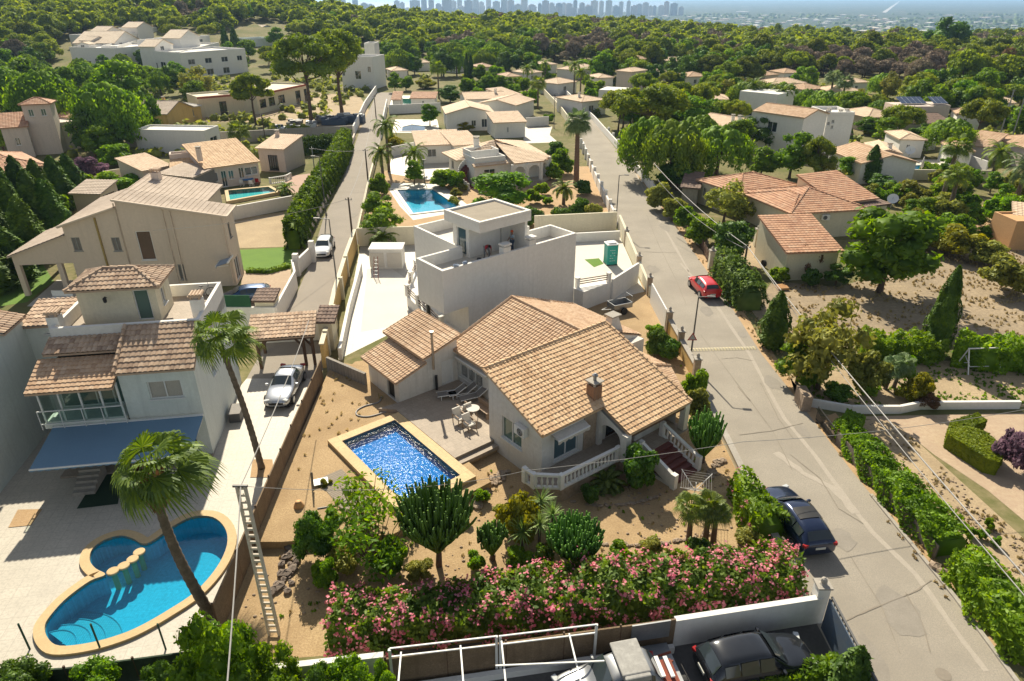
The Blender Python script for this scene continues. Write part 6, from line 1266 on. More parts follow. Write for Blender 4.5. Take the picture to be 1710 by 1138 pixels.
def grow(kind,label,loc,h,r,group=None,name=None,lean=None):
 me,tm,(H0,R0)=random.choice(proto(kind));nm,cat=NAMES[kind];nm=name or nm
 t=thing(nm,label,cat,(0,0,0),group);link('crown' if cat=='tree' else 'foliage',me,t)
 if tm:link('trunk',tm,t)
 t.location=loc;t.rotation_euler.z=random.uniform(0,6.28);t.scale=(r/R0,r/R0,h/H0);return t
def at(kind,label,x,yb,yt,w,group=None,name=None,z=0.):
 """foot at pixel (x, yb), top at row yt, crown w pixels wide"""
 p=P(x,yb,z);d=p.y*CP+(CAMH-z)*SP;r=w*d/FPX/2;h=hz(yt,p.y)-z
 return grow(kind,label,p,max(h,.4),r,group,name)
# ---- garden of the tiled villa
hp=[P(550,1028,1.0),P(700,1020,1.0),P(850,997,1.0),P(1000,984,1.0),P(1150,968,1.0),P(1325,950,1.0)]
hedge('oleander_hedge','long flowering oleander hedge full of pink blossom above the pergola',hp,[2.3,2.0,2.3,2.7,2.3,2.3],2.0,f_ole,size=.15,dens=110,flowers=f_pink,fdens=.42,rough=.15,hs=[1.7,1.45,1.65,1.95,1.75,1.85],fsize=.12)
def candelabra(label,x,yb,yt,w,z=0.,trunk=.22,n=95):
 p=P(x,yb,z);d=p.y*CP+(CAMH-z)*SP;r=w*d/FPX/2;h=hz(yt,p.y)-z;t=thing('candelabra_cactus',label,'cactus',p);mb=MB();tr=MB()
 tr.tube([p,p+Vector((.05,0,h*trunk))],[.16,.12],8)
 for i in range(n):
  a=i*2.39996;q=math.sqrt((i+.5)/n);rr=r*q;zt=h*(.62+.38*math.sqrt(max(0,1-q*q*.85)))*random.uniform(.84,1.08);zb_=h*trunk+(zt-h*trunk)*(.15+.5*q);ca,sa=math.cos(a),math.sin(a)
  s_=p+Vector((0,0,h*trunk*random.uniform(.75,1)));m=p+Vector((rr*.75*ca,rr*.75*sa,zb_));e=p+Vector((rr*ca+random.uniform(-.12,.12),rr*sa+random.uniform(-.12,.12),zt));mb.tube([s_,m,m.lerp(e,.5)+Vector((ca*.04,sa*.04,0)),e],[.05,.06,.065,.045],5)
  for k in range(2):f=m.lerp(e,random.uniform(.1,.5));o=Vector((random.uniform(-.2,.2),random.uniform(-.2,.2),0));mb.tube([f,f+o,f+o*1.2+Vector((0,0,random.uniform(.25,.5)))],[.05,.06,.045],5)
 tr.build('trunk',m_bark,t);mb.build('stems',f_eup,t,smooth=True);return t
candelabra('big dark green candelabra cactus with bare trunk below the glittering pool',733,945,818,132,n=190)
candelabra('small upright candelabra cactus between the big one and the yellow bush',822,935,876,48,trunk=.15,n=45)
candelabra('squat wide candelabra cactus behind the middle of the oleander hedge',957,945,872,100,trunk=.1,n=120)
candelabra('tall bright candelabra cactus beside the street wall at the red stairs',1172,772,690,62,trunk=.1,n=60)
at('fined','dense dark bush in the gravel beside the reed fence',530,935,850,74,z=.0)
def loose(label,x,yb,yt,w,mat=None,z=0.,n=13,per=150,size=.15):
 p=P(x,yb,z);d=p.y*CP+(CAMH-z)*SP;r=w*d/FPX/2;h=hz(yt,p.y)-z;cs=[];rs=[]
 for i in range(n):a=random.uniform(0,6.28);q=math.sqrt(random.random())*.85;cs.append((r*q*math.cos(a),r*q*math.sin(a),h*random.uniform(.35,.9)));rs.append(r*random.uniform(.2,.34))
 V,Fq=clumps(cs,rs,per/(r*r*.1)/1.2*.12,size,core=0,asp=2.2);me=crown_mesh('foliage',V,Fq,mat or f_broad);t=thing('loose_shrub',label,'shrub',p);link('foliage',me,t);mb=MB()
 for c in cs:mb.tube([p,p+Vector(c)*.5+Vector((random.uniform(-.15,.15),0,0)),p+Vector(c)],[.035,.025,.012],5)
 mb.build('stems',m_bark,t);return t
loose('open leafy shrub with thin stems at the lower left corner of the pool',612,880,806,115,f_hedge,.45,n=30,per=300)
loose('open straggling shrub between the dark bush and the big cactus',632,950,852,135,f_broad,n=34,per=300)
at('bush','low green shrub between the straggling shrub and the flowering hedge',655,958,900,60)
at('busho','grey green shrub at the left end of the flowering hedge',575,950,915,55)
at('bush','low bright plants at the pool terrace corner',770,870,848,34)
loose('small sprawling plant beside the white board on the gravel',668,868,830,60,f_hedge,.45,n=8)
at('bushy','golden yellow bush behind the small upright cactus',866,900,822,74);at('bushy','second yellow green bush nearer the terrace balustrade',888,880,834,50)
for lb,k,x,yb,yt,w in(('low grey shrub at the foot of the big cactus','busho',700,962,935,50),('small green shrub right of the big cactus','bush',795,950,922,34),('low succulent mound below the yellow bush','bush',868,945,915,46),('dark succulent mound below the yucca clump','bushd',905,950,912,46),('green plant at the corner of the pool coping','bush',805,838,818,26),('trailing plant on the pool terrace rocks','busho',838,862,840,34),('low shrub under the terrace balustrade','bushd',985,838,808,34),('green shrub between the squat cactus and the fan palms','bush',1035,935,908,44),('grey shrub above the flowering hedge in the middle','busho',1085,925,900,40),('small shrub at the foot of the fan palms','bushd',1165,925,900,36),('young shrub on the gravel below the plank deck','bush',560,880,850,36),('small yellow shrub near the reed fence stones','bushy',545,820,800,26),('tall green shrub at the left end of the flowering hedge','bush',545,980,935,44)):at(k,lb,x,yb,yt,w)
def yucca(label,spots,group=None):
 for i,(x,yb,yt,w)in enumerate(spots):
  p=P(x,yb);d=p.y*CP+CAMH*SP;r=w*d/FPX/2;h=hz(yt,p.y);t=thing('yucca',label[i],'yucca',p);mb=MB();mb.tube([p,p+Vector((0,0,max(.15,h-r*.8)))],[.09,.07],7);mb.build('trunk',m_pbark,t)
  lv=MB();rosette(lv,p+Vector((0,0,max(.15,h-r*.8))),60,r*1.15,.07,-.5,1.5,.12);lv.build('leaves',f_yucca,t)
yucca(['tall spiky yucca nearest the terrace balustrade','spiky yucca on the right of its clump','low pale yucca at the left foot of the clump','spiky yucca in the middle of the clump','low grey green yucca beside the squat cactus','low fresh green yucca above the squat cactus'],[(903,880,822,44),(922,905,845,46),(872,925,872,56),(900,920,862,44),(965,905,868,46),(935,912,872,36)])
cy=thing('cycad','large cycad rosette with pale dry lower fronds in the shade of the terrace','cycad',P(1012,812));V_,F_q=palm_crown('feather',Vector((0,0,.25)),40,1.25,elmin=-.1);link('fronds',npmesh('fronds',V_,F_q,[f_palm]),cy);mb=MB();mb.lathe(P(1012,812),[(.16,0),(.18,.2),(.1,.35)],8);mb.build('trunk',m_pbark,cy)
ag=thing('dry_agave','pale dry agave beside the cycad','agave',P(1048,812));mb=MB();rosette(mb,P(1048,812,.05),16,.5,.09,.1,1.2,.3);mb.build('leaves',f_pdry,ag)
at('bushd','rounded dark bush left of the red staircase',1066,812,742,66)
at('bush','yellow green variegated bush at the street wall behind the right roof corner',1160,672,618,48)
at('busho','grey green bush below the variegated bush at the street wall',1158,700,648,44)
for lb,x,yb,yt,L in(('short fan palm left of the pair beside the clothes airer',1150,905,842,1.0),('fan palm with dark trunk at the left of the pair',1178,902,838,1.0),('fan palm with dark trunk at the right of the pair',1191,906,850,.95)):
 f_=P(x,yb);palm(lb,f_,(f_.x-.1,f_.y,hz(yt+8,f_.y)),L,22,'fan',f_palm,.13,bark=m_pbarkd,elmin=-.1)
hedge('street_hedge','leafy hedge along the low street wall behind the blue estate car',[P(1232,822),P(1255,865),P(1285,905)],[1.0,1.6,1.7],1.6,f_hedge,size=.15,dens=90,flowers=f_pink,fdens=.07,fsize=.08)
for lb,x,yb,yt,w in(('small lemon tree beside the street pillar',1098,590,548,50),('bright bush behind the small lemon tree',1118,600,566,40),('low plant in the trailer yard',1092,560,540,30)):at('bushd' if 'lemon' in lb else 'bush',lb,x,yb,yt,w)
at('busho','low bush in the gravel above the flowering hedge at the clothes airer',1250,905,880,50)
def stones(name,label,pts,w,size,n,mat=None,z=0.):
 mb=MB();pts=[P(*q,z)for q in pts]
 for i in range(n):
  k=random.random()*(len(pts)-1);a=int(k);p=pts[a].lerp(pts[a+1],k-a);r_=size*random.uniform(.6,1.4);mb.ball((p.x+random.uniform(-w,w),p.y+random.uniform(-w,w),z+r_*.35),r_,6,(random.uniform(.8,1.3),random.uniform(.8,1.3),.7),.16)
 return tag(mb.build(name,mat or m_rock),label,'stones',kind='stuff')
stones('rockery_stones','row of dark stones along the foot of the reed fence',[(470,990),(500,870),(520,780),(532,700)],.42,.17,210,M('dark rocks',(.25,.19,.15),(.14,.11,.09),s=3,bump=.5))
stones('rockery_stones','rough stones at the front corner of the pool terrace',[(790,850),(815,810),(840,795)],.3,.16,60)
stones('border_stones','curved stone edging across the gravel below the balustrade',[(950,838),(1000,846),(1060,842),(1105,828)],.06,.09,70)
stones('border_stones','stone edging above the oleander hedge in the gravel',[(1000,910),(1060,912),(1130,905),(1200,888)],.08,.1,70)
stones('rockery_stones','pile of stones below the tall candelabra cactus',[(1180,800),(1195,780),(1205,770)],.2,.15,30)
# ---- palms of the left property
f_=P(352,1028);palm('leaning fan palm with shaggy collar over the curved pool',f_,(-13.6,20.6,8.1),1.95,22,'fan',f_palm,.2,skirt=1.6,bow=(-.3,0),wind=(.8,-.2),elmin=-.3)
f_=P(437,782);palm('slim fan palm between the silver car and the white house',f_,(-14.3,29.6,9.2),1.8,22,'fan',f_palm,.16,bow=(.15,0),wind=(.5,-.1),elmin=-.5)
sheet('planting_bed',pp([(418,798),(422,768),(455,768),(458,798)]),.03,m_soil)
for lb,k,x,yb,yt,w,z in(('yellow green leafy tree at the bottom edge left of the lattice mast','bush',385,1190,1020,150,0),('leafy tree at the bottom edge right of the lattice mast','bush',468,1200,1080,110,0),('rounded green bush at the bottom edge beside the wall stub','bush',590,1190,1098,90,0),('dark leafy bush at the bottom edge below the green fence','bushd',280,1195,1112,90,0),('bright leafy bush at the bottom edge in front of the fence','bush',170,1195,1112,110,0),('dark bush at the bottom left corner of the picture','bushd',50,1195,1114,110,0),('green bush between the two bottom edge trees','bushd',535,1195,1104,80,0),('bushy green shrub right of the wall stub','bush',640,1190,1105,60,0)):
 at({'bush':'fine','bushd':'fined'}[k],lb,x,yb,yt,w)
at('cyp','stubby conifer at the bottom edge beside the street',1412,1165,1082,62);hedge('hedge','yellow green clipped hedge at the bottom edge beside the estate car',[P(1240,1145),P(1400,1128)],.9,.8,f_hedge,size=.12,dens=110)
# ---- right side of the street
hedge('hedge','long leafy hedge above the brown cloth fence on the right',[P(1402,722),P(1440,770),P(1500,840),P(1552,895),P(1585,928)],[1.0,1.6,1.8,2.0,1.9],1.3,f_hedge,size=.12,dens=170,hs=[1.1,1.4,1.5,1.6,1.6])
hedge('hedge','glossy bright green hedge at the lower right corner of the street',[P(1600,960),P(1660,1030),P(1735,1110)],[1.6,2.2,2.3],1.7,f_hedge,size=.14,dens=130)
def clipped(label,plan,h,mat=None,mid=None):
 cen=Vector((sum(p[0]for p in plan)/len(plan),sum(p[1]for p in plan)/len(plan),0));t=thing('clipped_hedge',label,'hedge',cen);C=[];D=[];n=len(plan)
 bb=[min(p[0]for p in plan),max(p[0]for p in plan),min(p[1]for p in plan),max(p[1]for p in plan)]
 for i in range(n):
  p,q=Vector(plan[i][:2]),Vector(plan[(i+1)%n][:2]);L_=(q-p).length;d=(q-p).normalized()
  for k in range(int(L_*h*130)):r_=p.lerp(q,random.random());C.append((r_.x,r_.y,random.random()*h));D.append((d.y,-d.x,.1))
 for k in range(int((bb[1]-bb[0])*(bb[3]-bb[2])*150)):
  x,y=random.uniform(*bb[:2]),random.uniform(*bb[2:])
  if inpoly(x,y,plan):C.append((x,y,h));D.append((0,0,1))
 V,Fq=leaves(np.array(C)-np.array(cen),np.array(D,float),.1,1.7,0,.5,0);link('foliage',npmesh('foliage',V,Fq,[mat or f_hedge]),t);mb=MB();mb.prism(plan,0,h-.03);mb.build('inner_growth',mat or f_hedge,t);return t
clipped('sharply clipped bright green hedge block on the stamped drive',[P(*q)for q in[(1575,748),(1640,790),(1660,795),(1672,775),(1640,745),(1615,735),(1640,725),(1625,712),(1580,725)]][::-1],1.0,LEAF('clipped lime foliage',(.075,.13,.012),(.15,.215,.02),.3))
clipped('small clipped hedge cube at the gate of the stamped drive',[P(1398,722),P(1428,740),P(1440,718),P(1410,705)],1.0)
at('bushp','purple flowering bougainvillea bush at the right edge of the drive',1690,790,702,72)
hedge('hedge','tall green and ochre hedge behind the grey olive bush',[P(1432,592),P(1500,600),P(1562,598)],2.0,1.9,f_hedge,size=.18,dens=70,rough=.16);hedge('hedge','tall green hedge behind the white swing frame',[P(1588,600),P(1640,612),P(1730,612)],2.2,2.1,f_hedge,size=.18,dens=70,rough=.16)
c_=P(1557,590);t=thing('cypress','tall dark lone cypress rising from the garden hedge','tree',c_);me,tb=make_cypress(6.9,.95,per=620,size=.13);link('crown',me,t);tb.build('trunk',m_bark,t,org=None)if False else None
o_=MB();o_.tube([c_,c_+Vector((0,0,.6))],[.18,.15],6);o_.build('trunk',m_bark,t)
at('cyp','dark cypress leaning beside the street below the roof tile pile',1288,580,488,46);at('olive','light olive green weeping tree overhanging the right of the street',1365,650,508,135);at('round','leafy tree below the light olive tree at the street edge',1330,640,570,80);at('busho','grey olive bush behind the small topiary palms',1442,650,590,70)
hedge('bamboo_hedge','feathery light green bamboo hedge beside the red car',[P(1205,462),P(1228,495),P(1252,520)],[2.0,2.6,2.4],2.6,LEAF('bamboo leaves',(.10,.16,.03),(.21,.28,.06),.4),size=.2,dens=70,rough=.18)
at('round','big rounded bright green tree in front of the dry field',1468,488,342,165);at('dark','dark leafy bush at the foot of the cream garage',1395,476,440,50);at('bushd','dark shrub against the garage wall',1350,478,448,34)
for lb,k,x,yb,yt,w in(('broad yellow olive shrub at the top of the dry field','bushy',1592,428,376,84),('grey ochre shrub beside the broad yellow shrub','busho',1640,440,400,64),('large dark ochre bush at the right of the dry field','busho',1672,488,424,86),('small round shrub by the orchard wall','bush',1650,398,376,50),('dark bush below the orange outbuilding','bushd',1680,395,378,34),('rust and pink bougainvillea climbing the garage corner','bushr',1320,445,388,50),('faded bougainvillea over the red gate','bushr',1290,420,376,40),('hanging bougainvillea on the garage wall','bushr',1345,462,400,42),('green plant at the foot of the red gate','bush',1300,470,446,34),('clipped bush at the corner of the curved white wall','bush',1345,648,612,46),('dark shrub along the curved white wall','bushd',1395,668,640,44),('small round topiary ball beside the curved wall','bush',1448,664,642,24),('yellow green shrub right of the topiary palms','bushy',1532,672,624,48),('flat topped yellow green topiary','bush',1508,640,592,30),('ochre shrub under the topiary','bushy',1510,668,644,34),('dry twiggy shrub at the curved wall end','bushr',1545,680,655,40)):
 at(k,lb,x,yb,yt,w)
for lb,x,yb,yt,L in(('small fan palm left of its pair in the dry garden',1478,650,606,1.0),('small fan palm right of its pair in the dry garden',1492,648,602,1.0)):f_=P(x,yb);palm(lb,f_,(f_.x+.15,f_.y,hz(yt+6,f_.y)),L,20,'fan',f_palmb,.12)
for i,(x,y)in enumerate(((1620,888),(1640,892),(1662,905),(1590,885),(1650,875))):at('bush','small green plant in the sandy border along the stamped drive',x,y+8,y-8,18,group='small plants in the sandy border')
for lb,k,x,yb,yt,w in(('yellow green bush at the left end of the street hedge','busho',1098,352,306,56),('rounded light bush second along the street hedge','busho',1122,366,330,48),('bright green bush in the middle of the street hedge','bush',1148,385,344,50),('large leafy bush near the wooden gate','bush',1172,408,362,60),('dark domed tree behind the wooden gate','dark',1215,440,366,76),('round grey green tree in front of the reddish villa','olive',1208,372,304,78),('narrow bush beside the grey green tree','olive',1240,372,330,40),('large weeping tree at the left of the street grove','weep',1078,300,200,92),('large weeping tree drooping over the street','weep',1118,312,205,100),('light weeping tree at the right of the street grove','weep',1195,300,214,100),('weeping tree behind the light one','weep',1160,285,196,80),('low dark tree under the weeping grove','dark',1130,318,262,70),('broad bright umbrella pine above the pillared wall','pine',1080,238,138,118),('green umbrella pine behind the pillared wall','pine',1040,215,150,70),('dark evergreen left of the white two storey house','dark',1268,252,190,66),('leafy tree in front of the two storey white house','round',1318,298,222,76),('brown tinged cedar beside the leafy tree','pined',1356,306,226,54),('small tree right of the cedar','olive',1382,312,272,46),('leafy tree behind the reddish villa roof','round',1270,298,248,50),('green bush behind the street grove','round',1230,260,200,60),('small leafy tree left of the small white house','round',1410,300,262,40),('grove tree right of the two storey house','round',1478,240,196,56),('leafy tree behind the small white house','round',1450,225,196,50),('feathery green tree beside the far right pool','weep',1575,262,200,72),('dense green tree at the solar roof house','dark',1540,235,206,50),('narrow dark tree left of the far right pool','dark',1470,318,290,46),('shrub below the white dish','busho',1520,340,300,60),('green brown shrub behind the tan field','busho',1560,360,320,60)):
 at(k,lb,x,yb,yt,w)
at('cyp','slim dark cypress beside the small white gabled house',1450,306,243,30);at('cyp','thin young cypress against the veranda roof',1418,240,216,9)
for lb,x,yb,yt,L,kd,m_ in(('left date palm of three in front of the terraced house',1252,195,132,3.0,'feather',f_palm),('middle date palm of three in front of the terraced house',1270,194,138,2.8,'feather',f_palm),('right date palm of three in front of the terraced house',1297,200,142,3.0,'feather',f_palm),('tall fan palm with dark trunk right of the reddish villa',1567,352,236,2.0,'fan',f_palm),('fan palm leaning beside the tall dark trunked palm',1580,372,282,1.8,'fan',f_palm),('huge feather palm with orange fruit at the right edge',1692,345,268,3.2,'feather',f_palmb),('feather palm behind the sloping pale wall',1650,310,244,2.8,'feather',f_palm),('fan palm behind the two storey white house',1405,180,128,2.4,'fan',f_palmb),('bushy fan palm near the terraced white house',1385,172,120,2.6,'fan',f_palmb),('thin palm at the right edge above the woods',1668,140,78,2.2,'fan',f_pdry),('second thin palm at the right edge above the woods',1682,138,76,2.2,'fan',f_palm),('third thin palm at the right edge above the woods',1694,136,75,2.2,'fan',f_palm)):
 f_=P(x,yb);tp=P(x,yt)if False else None;zz=hz(yt+10,f_.y);palm(lb,f_,(f_.x+random.uniform(-.3,.5),f_.y,zz),L,30 if kd=='feather' else 26,kd,m_,.26)
# ---- arcaded villa garden
f_=P(962,306);palm('very tall fan palm with dark trunk beside the street',f_,(f_.x-.1,f_.y,hz(203,f_.y)),2.3,36,'fan',f_palmb,.36,skirt=.8,fat=1.2,elmin=-.8,bark=m_pbarkd)
for lb,x,yb,yt,L,kd in(('left slim feather palm beside the lane',640,300,246,2.4,'feather'),('tall slim feather palm at the lane corner',650,288,200,2.6,'feather'),('feather palm on the drive of the arcaded villa',694,292,246,2.6,'feather'),('young feather palm near the veranda steps',941,342,306,2.0,'feather'),('low palm crown behind the cream wall of the new house',640,412,388,2.2,'feather'),('palm beside the far bungalow street',898,182,132,2.4,'fan'),('palm left of the far street end',880,150,106,2.6,'feather'),('tall palm between the lane and the far pools',733,165,106,2.6,'fan'),('palm right of the far street end',968,178,112,2.6,'feather'),('palm beside the solar villa',958,160,100,2.8,'feather'),('palm behind the solar villa',910,140,98,2.6,'feather'),('small palm on the street corner opposite the tall one',996,195,180,1.2,'fan'),('young palm beside the teal pool',478,325,306,1.6,'feather'),('young palm on the building site',405,262,212,2.2,'fan')):
 f_=P(x,yb);palm(lb,f_,(f_.x,f_.y,hz(yt+8,f_.y)),L,26,kd,f_palm,.2)
for lb,k,x,yb,yt,w in(('broad glossy orange tree in front of the arcaded villa','round',835,352,288,116),('round green bush left of the turquoise pool','round',636,372,322,58),('large soft green bush below the turquoise pool','round',640,402,350,72),('leafy bush on the lane wall above the pool','bush',636,325,290,40),('small tree on the villa drive','round',692,308,268,36),('yellow green round bush by the lane wall','bushy',662,250,222,34),('leafy cluster beside the pool corner','bush',742,312,282,50),('green bush between pool and outside stair','bush',762,316,280,32),('grey ball shrub nearest the pool','busho',758,342,328,20),('grey ball shrub in the middle of the three','busho',763,330,314,22),('grey ball shrub under the stair','busho',772,320,305,18),('small bush in front of the gravel topped penthouse','bushd',885,378,345,44),('round shrub in the orange soil','bushd',935,374,346,38),('dark round shrub near the street wall','bushd',968,365,330,42),('grey green shrub at the street wall','busho',990,372,338,32),('leafy shrub beside the tall palm foot','bushd',975,325,300,34),('shrub near the villa corner','bush',938,290,248,46),('flowering shrub beside the villa corner','bush',925,300,272,36),('dark shrub above the villa corner','bushd',930,262,236,42),('small bush with pink flowers by the steps','bush',905,325,305,26),('round bush below the steps','bush',890,340,315,30),('low bush in the middle of the garden','bush',913,342,326,22),('golden bush in front of the gabled villa','bushy',778,218,202,36),('tree beside the pool of the gabled villa','round',718,210,175,34),('clipped hedge bush behind the courtyard','bush',917,205,188,20),('garden bush at the far bungalow','bush',885,178,148,40),('dark tree beside the pool house','dark',752,172,142,46),('tree at the far lane wall','round',660,155,122,26),('second tree at the far lane wall','round',678,152,126,30),('yellow bush row behind the pool house','bushy',712,148,130,40)):
 at(k,lb,x,yb,yt,w)
at('cyp','left dark column cypress of the far pair',780,135,90,10);at('cyp','right dark column cypress of the far pair',787,134,92,10)
# ---- left and top left
hedge('conifer_hedge','tall dense green hedge along the left side of the lane',[P(492,418),P(520,358),P(548,312),P(568,278),P(578,250)],[1.8,2.0,2.2,2.4,2.4],3.3,LEAF('conifer hedge leaves',(.035,.085,.01),(.10,.18,.022),.3),size=.24,dens=48,rough=.07,hs=[3.4,3.4,3.4,3.4,3.4])
hedge('conifer_hedge','dark hedge block behind the pinkish bungalow yard',[P(484,262),P(560,252)],1.6,2.8,f_cyp,size=.24,dens=40,rough=.05)
hedge('conifer_hedge','low dark hedge at the foot of the lawn in front of the beige house',[P(412,455),P(450,456),P(484,446)],.6,.4,f_hedge,size=.12,dens=60)
k=0
ORD=['first','second','third','fourth','fifth','sixth','seventh','eighth','ninth','tenth','eleventh','twelfth','thirteenth']
_cr=sorted(((5,440,330,66),(40,418,300,56),(75,400,285,52),(18,380,262,50),(50,365,262,46),(84,372,268,44),(108,352,262,46),(128,335,258,42),(-20,400,290,60),(96,398,300,50),(60,440,330,56),(30,470,380,60),(-10,490,390,70)))
for x,yb,yt,w in _cr or((5,440,330,66),(40,418,300,56),(75,400,285,52),(18,380,262,50),(50,365,262,46),(84,372,268,44),(108,352,262,46),(128,335,258,42),(-20,400,290,60),(96,398,300,50),(60,440,330,56),(30,470,380,60),(-10,490,390,70)):
 at('cyp',ORD[k]+' shaggy conifer from the left in the dense row by the beige house',x,yb,yt,w*1.0,group='shaggy conifers left of the beige house');k+=1
for lb,k,x,yb,yt,w in(('purple bougainvillea spilling below the conifers','bushp',150,300,262,46),('lilac bougainvillea beside the path wall','bushp',172,296,272,34),('light green creeper mound beside the long white annex','bush',195,278,240,60),('bright bush below the creeper mound','bush',178,316,286,56),('flowering bush behind the garden shed','bush',135,330,285,60),('bush behind the beige roof','bush',215,318,290,56),('white flowered bush left of the shed','bush',96,372,320,60),('yellow bush at the lawn of the beige house','bushy',14,452,430,40),('big weeping tree behind the long white annex','weep',195,252,142,108),('bright rounded tree above the weeping tree','round',212,195,102,92),('dark tree right of the weeping tree','dark',252,232,150,50),('broad weeping tree behind the square tower','weep',90,225,122,100),('leafy tree left of the townhouses','round',45,165,98,70),('tree at the left edge behind the tower','weep',15,190,112,80),('tree right of the square tower','weep',130,235,160,60),('dark tree under the weeping tree','dark',160,262,185,70),('ochre green tree below the right townhouses','olive',330,168,112,62),('small tree below the left townhouses','bush',125,142,118,44),('leafy shrub beside the yellow cottage','bush',270,205,165,44),('palm like tree right of the townhouses','round',400,122,84,46),('white flowered tree left of the hillside house','round',372,70,38,46)):
 at(k,lb,x,yb,yt,w)
at('cyp','left dark cypress at the hillside house',381,100,44,16);at('cyp','right dark cypress at the hillside house',397,100,46,18);at('cyp','dark conifer beside the townhouse rails',354,118,90,14)
def bigpine(label,x,yb,yt,w,seed=1):
 random.seed(seed);p=P(x,yb);d=p.y*CP+CAMH*SP;r=w*d/FPX/2;h=hz(yt,p.y);me,tb=make_pine(0,h,r,.42,38,150,.34,f_pine,.5,(.8,1.25));t=thing('umbrella_pine',label,'tree',p);link('crown',me,t)
 tm=bpy.data.meshes.new('trunk');tm.from_pydata([tuple(v)for v in tb.v],[],tb.f);tm.materials.append(m_bark);tm.update();link('trunk',tm,t)
bigpine('large umbrella pine on the left of the pair by the building site',520,205,58,112,3);bigpine('large umbrella pine on the right of the pair by the building site',572,195,50,96,4);bigpine('small umbrella pine with forked trunk in front of the yellow shell',428,208,118,62,5)
